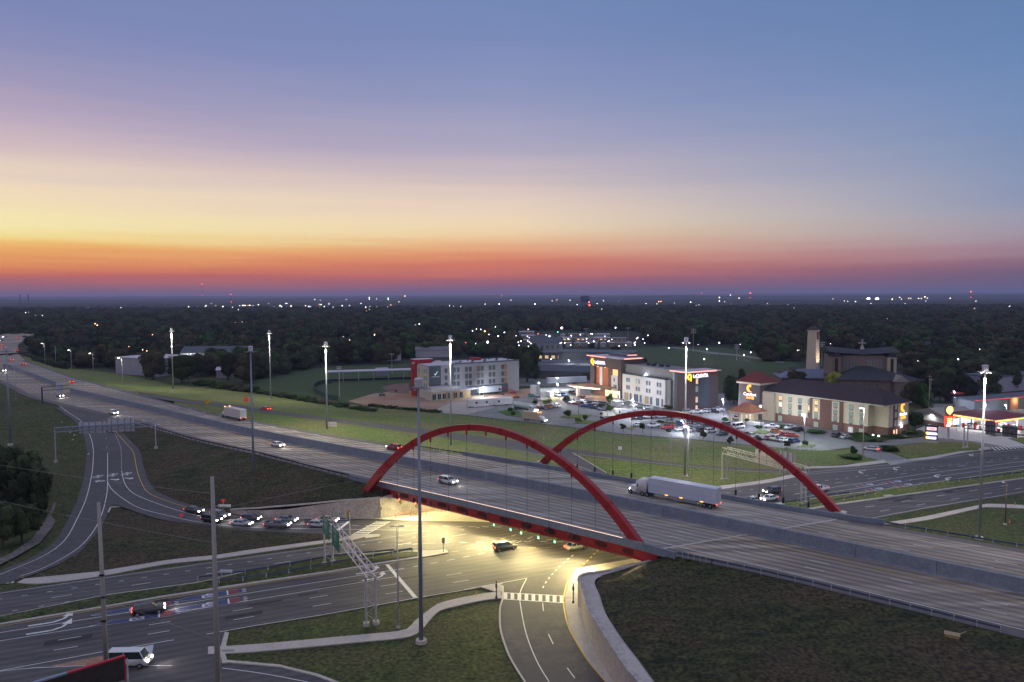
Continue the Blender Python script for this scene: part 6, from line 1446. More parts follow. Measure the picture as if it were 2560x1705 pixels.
# hotel monument sign
mo_ = Bld('monument_sign', P(2328,1106,.1), -30, 'brick monument sign with three lit hotel panels by the drive', 'sign')
mo_.box('frame', brick_d, -1.9,1.9,-.3,.6,0,5.6); mo_.box('cap', dark_metal, -2.2,2.2,-.5,.8,5.6,5.9)
for i, (c, z) in enumerate((((.9,.6,.7),4.75),((.45,.5,1.0),3.1),((.5,.45,1.0),1.6))):
    mo_.box('lit_panel', emis('panel_'+str(i), c, 1.3), -1.5,1.5,-.36,-.301,z-.5,z+.6)
    if i: mo_.box('sun_badge', sun_y, -1.7,-1.0,-.42,-.365,z-.3,z+.45)
    mo_.sign(('avid','LaQUINTA','Comfort')[i], 'f', .25, z-.2, .62 if i else .8, emis('letter_glow', (1,1,1), 5) if i else emis('letter_red_lit',(1,.1,.08),3), -.37)
mo_.box('base', conc, -2.1,2.1,-.45,.75,-.1,.8)
# ---- church
Ch = Bld('church', P(2150,990,0), -9, 'dark roofed stone church with tall windows and a white cross on its ridge')
stone = mat('church_stone', (.15,.115,.095), (.22,.175,.145), 1.5, .9, .3, fine=(2,.25)); slate = mat('church_roof', (.028,.03,.04), (.045,.05,.062), 1.0, .85, .2, fine=(2,.2))
def cx_(px, y=12.0): return Ch.f(px, 930, y)[0]
def cz_(py, y=12): return Ch.f(2150, py, y)[1]
xl, xr = cx_(2079), cx_(2234); zt_ = cz_(884); zr_ = cz_(873,20); ze = cz_(949,0); wl0, wr0 = cx_(2100,0), cx_(2300,0)
Ch.box('low_wall', stone, wl0,wr0,0,24,-1,ze)
MB().add([(wl0-2,-2,ze),(wr0+2,-2,ze),(wr0+2,26,ze),(wl0-2,26,ze),(cx_(2150),13,zt_-6),(cx_(2165),13,zt_-6)],[(0,1,5,4),(1,2,5),(2,3,4,5),(3,0,4)]).build('low_roof', slate, Ch.e)
Ch.box('nave_wall', stone, xl,xr,12,28,0,zt_-1)
xm = (xl+xr)/2
MB().add([(xl-2,9,zt_+1.0),(xm,11,zt_-.4),(xr+2,9,zt_+1.0),(xr+2,20,zr_+1.6),(xm,20,zr_),(xl-2,20,zr_+1.6),(xr+2,31,zt_),(xl-2,31,zt_)],[(0,1,4,5),(1,2,3,4),(5,4,3,6,7),(0,5,7),(2,6,3)]).build('nave_roof', slate, Ch.e)
pw_ = cx_(2101)-xl
for i_, x0 in enumerate((xl-.5, xr-pw_+.5)):
    Ch.box('end_pier', stone if i_ == 0 else mat('lit_stone',(.34,.29,.23),(.40,.35,.28),1,.9), x0,x0+pw_,9.6,16,0,zt_-1.5); MB().add([(x0-.5,9.2,zt_-1.5),(x0+pw_+.5,9.2,zt_-1.5),(x0+pw_/2,9.2,zt_+1),(x0-.5,18,zt_-1.5),(x0+pw_+.5,18,zt_-1.5),(x0+pw_/2,18,zt_+1)],[(0,1,2),(0,2,5,3),(1,4,5,2)]).build('gable', slate, Ch.e)  # right pier: floodlit tone painted into a lighter copy of the stone
    Ch.box('arched_window', mat('church_glass',(.03,.03,.03),rough=.2), x0+pw_*.33,x0+pw_*.67,9.45,9.59,zt_-11,zt_-3); MB().tube((x0+pw_/2,9.45,zt_-3),(x0+pw_/2,9.59,zt_-3),pw_*.17,n=14).build('arched_window', MAT['church_glass'], Ch.e)
for i in range(12):
    x = xl+pw_+1+(xr-xl-2*pw_-2)*(i+.5)/12
    if i not in (5,6): Ch.win('f', x, zt_-6, .9, 6.5, 11.96, frame_d, mat('church_pane',(.16,.19,.2),rough=.3))
for px in (2127,2150,2173,2193): Ch.win('f', cx_(px,0), 5.0, .9, 2.6, -.02, frame_w, glass)
p0_, p1_ = cx_(2232,0), cx_(2262,0)
Ch.box('porch', stone, p0_,p1_,-4,-.01,-1,ze-.3); MB().add([(p0_-.8,-5,ze-.3),(p1_+.8,-5,ze-.3),((p0_+p1_)/2,-5,ze+2.6),(p0_-.8,6,ze-.3),(p1_+.8,6,ze-.3),((p0_+p1_)/2,6,ze+2.6)],[(0,1,2),(0,2,5,3),(1,4,5,2)]).build('porch_gable', mat('gable_trim',(.25,.22,.2),rough=.8), Ch.e)
crs = mat('cross_white', (.36,.33,.34), rough=.6); cxx = cx_(2154,20); ch_ = Ch.f(2154, 851, 20)[1]+.6; mb = MB().box(cxx-.3,cxx+.3,19.7,20.3,zr_-.5,ch_).box(cxx-1.8,cxx+1.8,19.7,20.3,ch_-2.2,ch_-1.65); mb.build('cross', crs, Ch.e); MB().frus(cxx-1.0,cxx+1.0,19,21,zr_-.4,cxx-.5,cxx+.5,19.5,20.5,zr_+1.8).build('cross_base', crs, Ch.e)
l_ = Ch.lt('SPOT', (xr-pw_/2,4,zt_-12), 500, (1,.85,.6), size=.2, spot=90); aim(l_, (0,.7,1))
sx0, sx1 = cx_(1955,30), cx_(2080,30); Ch.box('side_wall', stone, sx0,sx1,30,52,-1,5.5); MB().add([(sx0-1,29,5.5),(sx1,29,5.5),(sx1,41,9.5),(sx0+12,41,9.5),(sx1,53,5.5),(sx0-1,53,5.5)],[(0,1,2,3),(3,2,4,5),(0,3,5)]).build('side_roof', mat('blue_roof',(.10,.12,.19),(.13,.15,.22),.6,.7), Ch.e)
tb = P(2049,925,0); T = Bld('bell_tower', tb, 45, 'floodlit pale stone bell tower with louvred openings behind the cream hotel', 'tower')
hT = top_h(tb, 822)
tw_ = 6.6; st_ = mat('tower_stone', (.50,.43,.34), (.58,.50,.41), 1.2, .9, .3, stretch=(1,1,3), fine=(2,.15))
MB().frus(-tw_,0,-.0,tw_,0,-tw_+.6,-.6,.6,tw_-.6,hT*.95).build('shaft', st_, T.e)
T.box('cornice', st_, -tw_+.1,-.1,.1,tw_-.1,hT*.95,hT*.97); T.box('parapet', mat('brown_trim',(.12,.07,.06),rough=.8), -tw_+.3,-.3,.3,tw_-.3,hT*.97,hT)
MB().add([(-tw_,0,hT),(0,0,hT),(0,tw_,hT),(-tw_,tw_,hT),(-tw_/2,tw_/2,hT*1.06)],[(0,1,4),(1,2,4),(2,3,4),(3,0,4),(3,2,1,0)]).build('cap_roof', slate, T.e)
for x in (-2.2,-4.0): T.box('louvre', dark_metal, x-.6,x+.6,.42,.56,hT*.74,hT*.93)
for y in (2.2,4.0): T.box('louvre', dark_metal, -.56,-.42,y-.6,y+.6,hT*.74,hT*.93)
for loc, d in (((-3,-7,1),(0,.55,1)),((7,3,1),(-.55,0,1))): l_ = T.lt('SPOT', loc, 12000, (1,.80,.55), size=.3, spot=70); aim(l_, d)
# ---- school and houses in the middle distance
def shed(name, px, ang, L_, W_, h, label, wall, roof, flat=True, cat='building', z0=0, wins=0, glow=None, group=None):
    B = Bld(name, P(px[0],px[1],z0), ang, label, cat, group); B.box('wall', wall, -L_/2,L_/2,0,W_,-1,h)
    if flat: B.box('roof', roof, -L_/2-.4,L_/2+.4,-.4,W_+.4,h+.001,h+.35)
    else: MB().add([(-L_/2-.5,-.5,h),(L_/2+.5,-.5,h),(L_/2+.5,W_+.5,h),(-L_/2-.5,W_+.5,h),(-L_/2-.5,W_/2,h+W_*.22),(L_/2+.5,W_/2,h+W_*.22)],[(0,1,5,4),(2,3,4,5),(3,0,4),(1,2,5)]).build('roof', roof, B.e)
    for i in range(wins): B.win('f', -L_/2+L_*(i+.5)/wins, h*.55, L_/wins*.5, h*.32, -.02, frame_w, glow or gl_dim)
    return B
blk = mat('school_block', (.085,.09,.10), (.105,.11,.12), .8, .9); mr = mat('metal_roof_blue', (.05,.062,.085), (.07,.085,.11), 1.0, .6, stretch=(5,.2,1)); wl_w = mat('white_block', (.22,.235,.26), (.26,.275,.30), .8, .8)
B = shed('school_building', (1375,905), -10, 50, 18, 7, 'long grey school building with lit classroom windows under a bright lamp', blk, mr, True, wins=10, glow=emis('class_window',(1,.72,.3),.8))
B = shed('school_hall', (1362,883), -10, 28, 18, 10, 'taller school hall with blue grey curved roof and three small lit windows', wl_w, mr, False, wins=6)
B = shed('school_gym', (1490,912), -14, 56, 26, 9, 'wide flat roofed gym behind the cedar entrance tower', blk, mat('roof_teal',(.035,.05,.07),(.08,.11,.14),.2,.6), True)
B = shed('school_annex', (1435,930), -14, 60, 18, 6, 'low grey annex with a white end wall in front of the gym', wl_w, mr, True, wins=0)
B = shed('school_wing', (1400,948), -18, 54, 14, 5, 'low brown annex with pitched roof behind the pale storage trailer', blk, mr, False)
shed('warehouse', (342,938), -25, 40, 30, 11, 'white warehouse with ribbed walls behind the grass bank at left', mat('ribbed_wall',(.34,.35,.42),(.25,.26,.32),.8,.6,stretch=(2,2,.1)), roof_l, True)
W2 = shed('workshop', (531,912), 5, 46, 20, 9, 'floodlit yard workshop half hidden among the trees at left', mat('yard_wall',(.40,.40,.36),rough=.8), mr, False)
W2.box('wall_light', emis('cold_lamp',(.95,.97,1),22), -16,-15,-.8,-.3,5,6); W2.lt('POINT', (-15.5,-2.5,5.5), 4500, (.9,.97,1), size=.3)
shed('yard_shed', (562,945), 10, 10, 8, 5, 'small pale shed in front of the workshop', wl_w, roof_l, False)
shed('house', (982,902), 30, 14, 10, 8, 'white gabled house at the far edge of the ball field', mat('house_white',(.42,.40,.45),rough=.8), roof_d, False)
shed('house', (1085,893), 10, 30, 12, 6, 'pale low house behind the roof of the unfinished hotel', mat('house_white',(.42,.4,.45)), roof_d, False)
shed('ranch_house', (2272,880), -10, 40, 14, 6, 'house with one lit window among trees right of the church', mat('house_tan',(.25,.22,.18),rough=.8), slate, False, wins=3, glow=gl_warm)
shed('store_building', (2548,976), 25, 44, 16, 8, 'lilac grey metal store building at the right edge', mat('store_wall',(.36,.34,.42),(.32,.30,.38),.8,.7,stretch=(2,2,.1)), mat('roof_teal',(.035,.05,.07)), True)
Rb = shed('restaurant', (2545,1022), 22, 56, 10, 5, 'long low building with a thin red roof line behind the fuel station', mat('resto_wall',(.16,.18,.18),rough=.8), mr, True); Rb.box('red_band', emis('red_band',(1,.08,.05),.7), -28.5,28.5,-.5,-.42,5.0,5.4)
for x in (-6,14): Rb.box('brick_pier', mat('pier_orange',(.42,.20,.10),rough=.8), x,x+5,-.6,-.01,0,5.2); Rb.lt('POINT', (x+3,-2,4), 600, (1,.7,.45), size=.2)
shed('kiosk', (2396,1006), 20, 6, 5, 4, 'small red topped kiosk beyond the fuel station', mat('kiosk_dark',(.06,.05,.06)), mat('kiosk_red',(.5,.06,.05),rough=.6), True)
shed('scorers_hut', (957,940), 20, 7, 5, 4.5, 'small white scorers hut at the ball field shelter', wl_w, roof_l, True)
# ball field shelter
Sb = Bld('field_shelter', P(818,955,0), 14, 'long open roofed shelter beside the ball field', 'shelter'); Sb.box('roof', roof_l, 0,64,0,10,5.6,6.0)
for i in range(8): Sb.box('post', galv, i*9+.2,i*9+.5,.3,.6,0,5.6)
Sb.box('bench_row', dark_metal, 2,60,6,7,.0,.9)
# outfield fence
fe = PL([(830,958),(800,962),(785,972),(795,985),(820,997),(845,1002)]); ff = resample(cat_smooth(fe,5),34); F_ = empty('outfield_fence', tuple(ff[0]), 0, 'curved dark green outfield fence of the ball field', 'fence')
for a, b in zip(ff[:-1], ff[1:]): wpart(MB().beam(a+Vector((0,0,1.2)), b+Vector((0,0,1.2)), .1, 2.4), 'fence_panel', mat('fence_green',(.02,.05,.045),rough=.7), F_)
# mobile homes beyond the school
random.seed(11)
mh = [mat('mobile_home_%s'%k, c, tuple(v*.85 for v in c), .8, .7) for k, c in (('cream',(.42,.38,.3)),('white',(.42,.42,.44)),('tan',(.32,.26,.2)),('grey',(.26,.27,.3)))]
k = 0
for rowy, x0, x1, n in ((866,1395,1590,9),(858,1270,1380,5),(853,1400,1560,7),(846,1285,1375,4),(843,1400,1520,5),(836,1270,1330,3)):
    for i in range(n):
        x = x0+(x1-x0)*(i+.5)/n; m_ = mh[k%4]; k += 1
        shed('mobile_home', (x, rowy+random.uniform(-1,1)), random.choice((-8,-10,82)), 15, 5, 3.6, f'{m_.name.split("_")[-1]} mobile home, {ordn[i]} from the left in the {ordw(1+[866,858,853,846,843,836].index(rowy))} park row beyond the school', m_, roof_l, random.random()<.6, 'mobile home', wins=3 if rowy > 850 else 0, glow=random.choice((gl_warm,gl_dim,gl_dim)), group='mobile homes beyond the school')
# ================================================================== MASTS, POLES, SIGNS
def mast(px, topy, label, z=0.0, lit=True, power=5200, col=(1,.92,.74), leanx=0, lamp_dark=False):
    b = P(px[0], px[1], z); h = top_h(b, topy); e = empty('high_mast_light', tuple(b), 0, label, 'light mast', 'high mast lights along the interstate')
    pm = steel_blue if not lit else galv
    MB().tube((0,0,0),(0,0,h-1.1),.33,.15,14).build('pole', pm, e, True); MB().tube((0,0,-.2),(0,0,.45),.85,.8,14).build('base', conc, e)
    MB().tube((0,0,h-1.3),(0,0,h-.15),.55,.62,14).tube((0,0,h-.15),(0,0,h),.62,.45,14).build('head', mat('mast_head',(.45,.46,.52),rough=.5), e)
    hz = h-1.7
    mb = MB(); n = 16
    for k in range(n): a0, a1 = 2*math.pi*k/n, 2*math.pi*(k+1)/n; mb.beam((.8*math.cos(a0),.8*math.sin(a0),hz+.35),(.8*math.cos(a1),.8*math.sin(a1),hz+.35),.12)
    mb.build('lamp_ring', pm, e)
    for k in range(6):
        a = 2*math.pi*k/6+.3; c, s = math.cos(a), math.sin(a)
        ar = MB().beam((.7*c,.7*s,hz+.3),(1.25*c,1.25*s,hz+.2),.1).beam((1.25*c,1.25*s,hz+.2),(1.75*c,1.75*s,hz+.12),.3,.08).build('luminaire', mat('luminaire_grey',(.16,.17,.2),rough=.5), e)
        if lit: MB().beam((.8*c,.8*s,hz+.08),(1.1*c,1.1*s,hz+.05),.25,.08).build('lens', emis('mast_lens',(1,.95,.80),5), ar)
    if lit:
        light('POINT', (.8,-1.0,hz-1.6), power*.13, col, e, .25); light('POINT', (-.9,-.8,hz-1.6), power*.13, col, e, .25)
        l_ = light('SPOT', (0,0,hz-1.0), power*6.5, col, e, .5, (0,0,0), 150, .7)
    return e
mast((1053,1606),945,'tall unlit light mast in the near grass before the arch', lit=False)
mast((634.5,1200),865,'unlit light mast on the dark slope left of the bridge', z=3.0, lit=False)
mast((26,1112),867,'unlit light mast near the left picture edge', z=2.0, lit=False)
mast((2448,1347),912,'lit light mast standing alone at the right side of the picture', lit=True, power=4200)
mast((1712,1192),843,'lit light mast behind the crown of the far arch', lit=True, power=6500)
mast((1128,1125),838,'lit light mast rising before the unfinished hotel', z=3.2, lit=True, power=5200)
mast((818,1077),854,'lit light mast beside the small white sign on the slip road', z=5.5, lit=True, power=6500)
mast((677,999),825,'lit light mast on the bank left of the ball field', z=3.0, lit=True, power=5200)
mast((433,975),820,'lit light mast farthest left on the bank before the two green trees', z=3.0, lit=True, power=5200)
def street_lamp(px, topy, label, z=0.0, lit=0, arm=1.2, col=(1,.95,.75), double=True, m=None, r=.12, group='street lamps', name='street_lamp', adir=0.0):
    b = P(px[0], px[1], z); h = top_h(b, topy); e = empty(name, tuple(b), adir, label, 'street lamp', group)
    MB().tube((0,0,0),(0,0,h),r*1.3,r*.7,10).build('pole', m or galv, e, True); MB().tube((0,0,-.1),(0,0,.3),r*3,r*2.6,10).build('base', conc, e)
    for s in ((-1,1) if double else (-1,)):
        a = MB().beam((0,0,h-.05),(s*arm,0,h+.05),.09).build('arm', m or galv, e)
        MB().frus(*sorted((s*arm*.6,s*arm*1.5)),-.18,.18,h-.04, *sorted((s*arm*.62,s*arm*1.4)),-.14,.14,h+.14).build('lamp_head', mat('mast_head',(.45,.46,.52)), e)
        if lit: MB().box(*sorted((s*arm*.7,s*arm*1.4)),-.15,.15,h-.10,h-.045).build('lens', emis('lamp_lens_%d'%int(col[2]*100), col, 30), e)
    if lit: light('POINT', (-arm*.6,-.5,h-.35), lit, col, e, .15)
    return e
street_lamp((996,1569),1315,'slim unlit double lamp post on the grass before the green sign gantry', arm=.7, m=galv, r=.11)
street_lamp((113,911),858,'first small lamp from the left by the bend of the interstate', z=4, lit=500, double=False, arm=1.5, col=(1,.95,.6))
street_lamp((140,915),866,'dark unlit pole between the first two small lamps', z=3, lit=0, double=False, arm=.8)
street_lamp((179,926),875,'second small lit lamp along the far grass bank', z=4, lit=600, double=False, arm=1.5, col=(1,.95,.6))
street_lamp((234,945),883,'third small lit lamp along the far grass bank', z=4, lit=700, double=False, arm=1.5, col=(1,.95,.6))
street_lamp((307,964),895,'fourth small lit lamp just before the white warehouse', z=5, lit=800, double=False, arm=1.5, col=(1,.95,.6))
street_lamp((39,997),918,'thin unlit pole right of the leftmost mast', z=6.5, lit=0, double=False, arm=.8)
street_lamp((1720,1206),1066,'bright lamp post right beside the mast behind the far arch', lit=2200, double=False, arm=1.0, col=(.95,.85,1.0))
street_lamp((2157,1149),1020,'lit lamp post at the drive of the cream hotel', lit=1200, double=False, arm=1.0, col=(.85,.85,1.0), m=mat('pole_tan',(.45,.36,.28),rough=.6))
street_lamp((2513,1311),1206,'dark post beside the orange cone at the right', arm=.7, double=False, m=mat('pole_rust',(.14,.09,.08),rough=.7))
def lotlamp(px, topy, label, lit=900, col=(.86,.92,1.0), z=0, big=0):
    e = street_lamp(px, topy, label, z, lit*4.5, .55, col, False, mat('pole_dark',(.10,.10,.11),rough=.6), .09, 'parking lot lamps', 'lot_lamp')
    if big:
        h = top_h(P(px[0],px[1],z), topy); MB().ball((-.5,-.3,h-.25), big*.5).build('lamp_globe', emis('globe_%d'%int(col[0]*100), col, 12), e)
    return e
lotlamp((1350,1015),956,'big starry white lot lamp left of its two neighbours', 9000, (.85,.95,1), big=.75)
lotlamp((1395,975),944,'upper one of two starry lamps before the pale storage trailer', 6500, (.85,.94,1), big=.62)
lotlamp((1396,995),959,'lower warm one of two starry lamps before the pale storage trailer', 6500, (1,.86,.72), big=.62)
lotlamp((1211,993),967,'starry lamp before the wall of the unfinished hotel', 2500, (.8,.9,1), big=.42)
lotlamp((1548,1020),981,'lot lamp with white globe at the corner of the cream hotel block', 2600, (.85,.88,1), big=.32)
lotlamp((1583,1050),999,'lot lamp right of the utility truck', 1500, (.8,.84,1))
lotlamp((1693,1020),991,'short lot lamp before the dark corner of the white hotel', 900, (.8,.84,1))
lotlamp((1808,1040),998,'blue white lot lamp between the two hotels', 2200, (.75,.78,1), big=.3)
lotlamp((1902,1070),1014,'blue white lot lamp before the hotel with red capped tower', 2400, (.75,.78,1), big=.3)
lotlamp((1446,1040),988,'dark unlit lot lamp by the round bed in the middle of the lot', 0)
lotlamp((2010,1108),1036,'lot lamp with two arms before the cream hotel windows', 1500, (.85,.98,1))
lotlamp((1708,1085),1053,'lamp among the cars behind the far arch crown', 1100, (.8,.84,1))
lotlamp((2463,1050),1008,'blue lamp rising behind the fuel station canopy', 900, (.75,.75,1), big=.3)
lotlamp((2515,1035),1012,'right hand blue lamp before the long low restaurant', 900, (.7,.75,1), big=.4)
lotlamp((2386,1030),978,'double headed blue lamp left of the far kiosk', 1200, (.75,.75,1), big=.35)
lotlamp((1432,895),885,'single bluish lamp on the roof line of the school', 900, (.75,.75,1), big=.35)
lotlamp((1424,935),900,'white wall lamp by the end wall of the school annex', 3500, (.9,.94,1), big=.5)
lotlamp((1379,915),897,'very bright lamp on the school building front', 7000, (.9,.96,1), big=.7)
lotlamp((1412,940),926,'small lamp with a lit post beside the school wing', 900, (.85,.8,1), big=.4)
for x, y0, lb, c in ((1673,898,'left one of the bluish lamps along the sports field',0),(1768,885,'bluish lamp in the middle of the sports field road',0),(1762,910,'warm white lamp before the small grey store behind the white hotel',1),(1878,893,'rightmost bluish lamp along the sports field road',0),(1587,870,'lamp with a warm halo at the end of the mobile home park',0),(1861,900,'flat amber lamp on the sports field road',1)):
    lotlamp((x,y0),(y0-13 if x not in (1673,) else 869),lb, 1400, (.75,.78,1) if not c else (1,.72,.5), big=.75)
lotlamp((1799,905),856,'red signal lamp above the sports field trees', 700, (1,.12,.06), big=.8)
# wooden utility poles in front
def upole(px, topy, label, r=.26, z=0.0, extra=None, lean=0):
    b = P(px[0], px[1], z); h = top_h(b, topy); e = empty('utility_pole', tuple(b), 0, label, 'utility pole', 'wooden utility poles')
    MB().tube((0,0,-.2),(lean,0,h),r,r*.62,12).build('pole', wood, e, True)
    return e, h, b
e1, h1, b1 = upole((268,1700), 1256, 'leaning wooden utility pole left, over the side road', .34, lean=-.25)
e2, h2, b2 = upole((547,1770), 1192, 'taller wooden utility pole second from the left', .36, lean=0)
for z in (8.2, 11.4, 14.4): MB().box(-.33,.33,-.45,-.28,z-.12,z+.12).build('bolt_bracket', black, e1)
ins = mat('insulator',(.55,.58,.62),rough=.2)
for k, fz in enumerate((.80,.52,.18)):
    p0 = Vector((.5,0,h2*fz+2.2)); q = MB()
    for j in range(7): q.tube((.7+j*.22,0,p0.z),(.7+j*.22+.08,0,p0.z),.24,.2,10)
    q.build('insulator', ins, e2)
    MB().beam((.2,0,p0.z),(.75,0,p0.z),.05).build('insulator_rod', galv, e2)
e3, h3, b3 = upole((-420,1560), 1050, 'utility pole outside the view at left carrying the wires', .3)
def wire(p, q, sag, label, r=.014):
    pts = [p.lerp(q, i/16)+Vector((0,0,-sag*4*(i/16)*(1-i/16))) for i in range(17)]
    e = MB().path(pts, r, 5).build('power_line', mat('wire',(.28,.28,.3),rough=.5), None); tag(e, label, 'power line', 'power lines')
for k, fz in enumerate((.93,.72,.30)):
    wire(b2+Vector((-.3,0,h2*fz)), b3+Vector((0,0,h3*(.95-.12*k))), .8, ['highest','middle','lowest'][k]+' wire running left from the taller wooden pole')
wire(b2+Vector((2.3,0,h2*.80+2.2)), P(1150,1240,0)+Vector((60,20,19)), .3, 'thin wire running right from the insulators of the taller pole')
# --- overhead sign gantries
def truss(mbx, p, q, w, h, n, r=.07, up=Vector((0,0,1))):
    d = (q-p).normalized(); s = Vector((-d.y,d.x,0)).normalized()*w/2; u = up*h/2
    cs = [( s, u),(-s, u),(s,-u),(-s,-u)]
    for a, b in cs: mbx.tube(p+a+b, q+a+b, r*1.25, n=6)
    for i in range(n):
        t0, t1 = i/n, (i+1)/n
        for a in (s, -s): mbx.tube(p.lerp(q,t0)+a+(u if i%2 else -u), p.lerp(q,t1)+a+(-u if i%2 else u), r*.6, n=5, cap=False)
        for b in (u, -u): mbx.tube(p.lerp(q,t0)+b+(s if i%2 else -s), p.lerp(q,t1)+b+(-s if i%2 else s), r*.5, n=5, cap=False)
def leg(px, topy, e, z=0.0, r=.18, m=galv, dx=0):
    b = P(px[0], px[1], z); h = top_h(b, topy); o = MB().tube(b, b+Vector((0,0,h)), r, n=10).build('leg', m, e); o.location = -Vector(e.location); f = MB().tube(b-Vector((0,0,.2)), b+Vector((0,0,.55)), .5, n=14).build('leg_footing', conc, o)
    return b, h
# near gantry with two green guide signs
G = empty('sign_gantry', tuple(P(928,1562)), 0, 'near sign gantry over the arterial with two green guide signs', 'sign gantry')
bR1, hR1 = leg((916,1564),1442,G); bR2, hR2 = leg((940,1560),1440,G); bL1, hL1 = leg((812,1413),1317,G); bL2, hL2 = leg((832,1408),1315,G)
pin = mat('truss_steel',(.62,.56,.60),rough=.4,metal=.3)
pR = (bR1+bR2)/2; pLl = (bL1+bL2)/2; hz_ = (hR1+hR2+hL1+hL2)/4
mbx = MB(); pa, pb = pR+Vector((0,0,hz_+.9)), pLl+Vector((0,0,hz_+.9)); ext = (pa-pb).normalized()*.6
truss(mbx, pa+ext, pb-ext, (bR1-bR2).length*.8, 1.4, 16, .065); o = mbx.build('truss', pin, G); o.location = -Vector(G.location)
def xb(b1_, b2_, h, e): 
    mb = MB(); n = 6; 
    for i in range(n): mb.tube(b1_+Vector((0,0,.6+(h-.6)*i/n)) if i%2 else b2_+Vector((0,0,.6+(h-.6)*i/n)), b2_+Vector((0,0,.6+(h-.6)*(i+1)/n)) if i%2 else b1_+Vector((0,0,.6+(h-.6)*(i+1)/n)), .045, n=5)
    o = mb.build('leg_bracing', galv, e); o.location = -Vector(e.location)
xb(bR1,bR2,hR1,G); xb(bL1,bL2,hL1,G)
gd = (pb-pa).normalized(); gn = Vector((-gd.y,gd.x,0))   # facing
face = gn if gn.x < 0 else -gn
sgreen = mat('sign_green',(.012,.14,.085),(.018,.17,.10),.6,.5); swhite = mat('sign_legend',(.62,.66,.64),rough=.5)
def guide(t, wd, ht_, lines, lab):
    c = pa.lerp(pb, t)+face*1.15; ux = gd if face.cross(Vector((0,0,1))).dot(gd) < 0 else -gd
    ux = Vector((0,0,1)).cross(face).normalized()
    g_ = MB().beam(c-Vector((0,0,ht_/2)), c+Vector((0,0,ht_/2)), wd, .08, up=ux.cross(Vector((0,0,1)))).build('guide_sign', sgreen, G); g_.location = -Vector(G.location)
    for s, dy, sz in lines:
        cu = bpy.data.curves.new('t','FONT'); cu.body = s; cu.size = sz; cu.align_x = 'CENTER'; ob = bpy.data.objects.new('t', cu); COL.objects.link(ob); dg = bpy.context.evaluated_depsgraph_get(); me = bpy.data.meshes.new_from_object(ob.evaluated_get(dg)); bpy.data.objects.remove(ob)
        me.materials.clear(); me.materials.append(swhite)
        q = c+face*.08+Vector((0,0,dy)); me.transform(Matrix(((ux.x,0,face.x,q.x),(ux.y,0,face.y,q.y),(ux.z,1,face.z,q.z),(0,0,0,1))))
        t_ = bpy.data.objects.new('sign_legend', me); COL.objects.link(t_); t_.parent = g_
guide(.62, 5.2, 3.6, [('NORTH',1.0,.8),('423',-.2,1.3),('\u2191',-1.5,1.0)], 1)
guide(.88, 5.2, 3.6, [('SOUTH',1.0,.8),('423',-.2,1.3),('\u2191',-1.5,1.0)], 1)
# far gantry with two sign backs behind the far arch
G2 = empty('sign_gantry', tuple(P(1805,1200)), 0, 'cream lit sign gantry seen through the far arch', 'sign gantry')
cream = mat('gantry_cream',(.60,.56,.42),rough=.5)
c1_, d1_ = leg((1805,1201),1132,G2,m=cream,r=.2); c2_, d2_ = leg((1817,1200),1136,G2,r=.2); c3_, d3_ = leg((2003,1262),1184,G2,r=.2); c4_, d4_ = leg((2014,1258),1182,G2,r=.2)
qa, qb = (c1_+c2_)/2+Vector((0,0,d1_+.7)), (c3_+c4_)/2+Vector((0,0,d3_+.7)); mbx = MB(); truss(mbx, qa, qb, 2.0, 1.6, 22, .09); o = mbx.build('truss', cream, G2); o.location = -Vector(G2.location)
qd = (qb-qa).normalized(); qn = Vector((-qd.y,qd.x,0)); qn = qn if qn.y > 0 else -qn
def panelback(e, p, d, n, wd, z0, z1, name='sign_back', m=None, ribs=3):
    g_ = MB().beam(p+Vector((0,0,z0)), p+Vector((0,0,z1)), wd, .07, up=d.cross(Vector((0,0,1)))).build(name, m or mat('sign_back',(.50,.49,.46),(.44,.43,.41),.8,.5), e); g_.location = -Vector(e.location)
    for k in range(ribs):
        t = (k+.5)/ribs-.5; q = p+d*wd*t-n*.12; MB().beam(q+Vector((0,0,z0-.1)), q+Vector((0,0,z1+.1)), .16).build('sign_rib', mat('rib_grey',(.22,.18,.20),rough=.6), g_)
panelback(G2, qa.lerp(qb,.52)+qn*1.2, qd, qn, 8.0, -1.6, 2.0, m=mat('sign_back_cream',(.60,.55,.42),rough=.5)); panelback(G2, qa.lerp(qb,.77)+qn*1.2, qd, qn, 5.0, -2.2, 3.2)
# exit ramp gantry
G3 = empty('sign_gantry', tuple(P(140,1155,2.5)), 0, 'wide sign gantry over the exit ramp showing two large grey sign backs', 'sign gantry')
g1, k1 = leg((140,1155),1075,G3,2.2); g2, k2 = leg((390,1121),1060,G3,5.4); ta, tb_ = g1+Vector((0,0,k1)), g2+Vector((0,0,k2)); mbx = MB(); truss(mbx, ta, tb_, .9, 1.3, 26, .08); o = mbx.build('truss', steel_blue, G3); o.location = -Vector(G3.location)
td = (tb_-ta).normalized(); tn = Vector((-td.y,td.x,0)); tn = tn if tn.y > 0 else -tn
sgb = mat('sign_back_blue',(.48,.51,.58),(.42,.45,.52),.8,.5)
def tpos(x): return min(((abs(proj(ta.lerp(tb_,t/200))[0]-x), t/200) for t in range(201)))[1]
for xa, xb_ in ((195,262),(268,334)):
    t0, t1 = tpos(xa), tpos(xb_); panelback(G3, ta.lerp(tb_,(t0+t1)/2)+tn*.7, td, tn, (tb_-ta).length*(t1-t0), -1.7 if xa<200 else -1.75, 1.6 if xa<200 else 2.2, m=sgb, ribs=4)
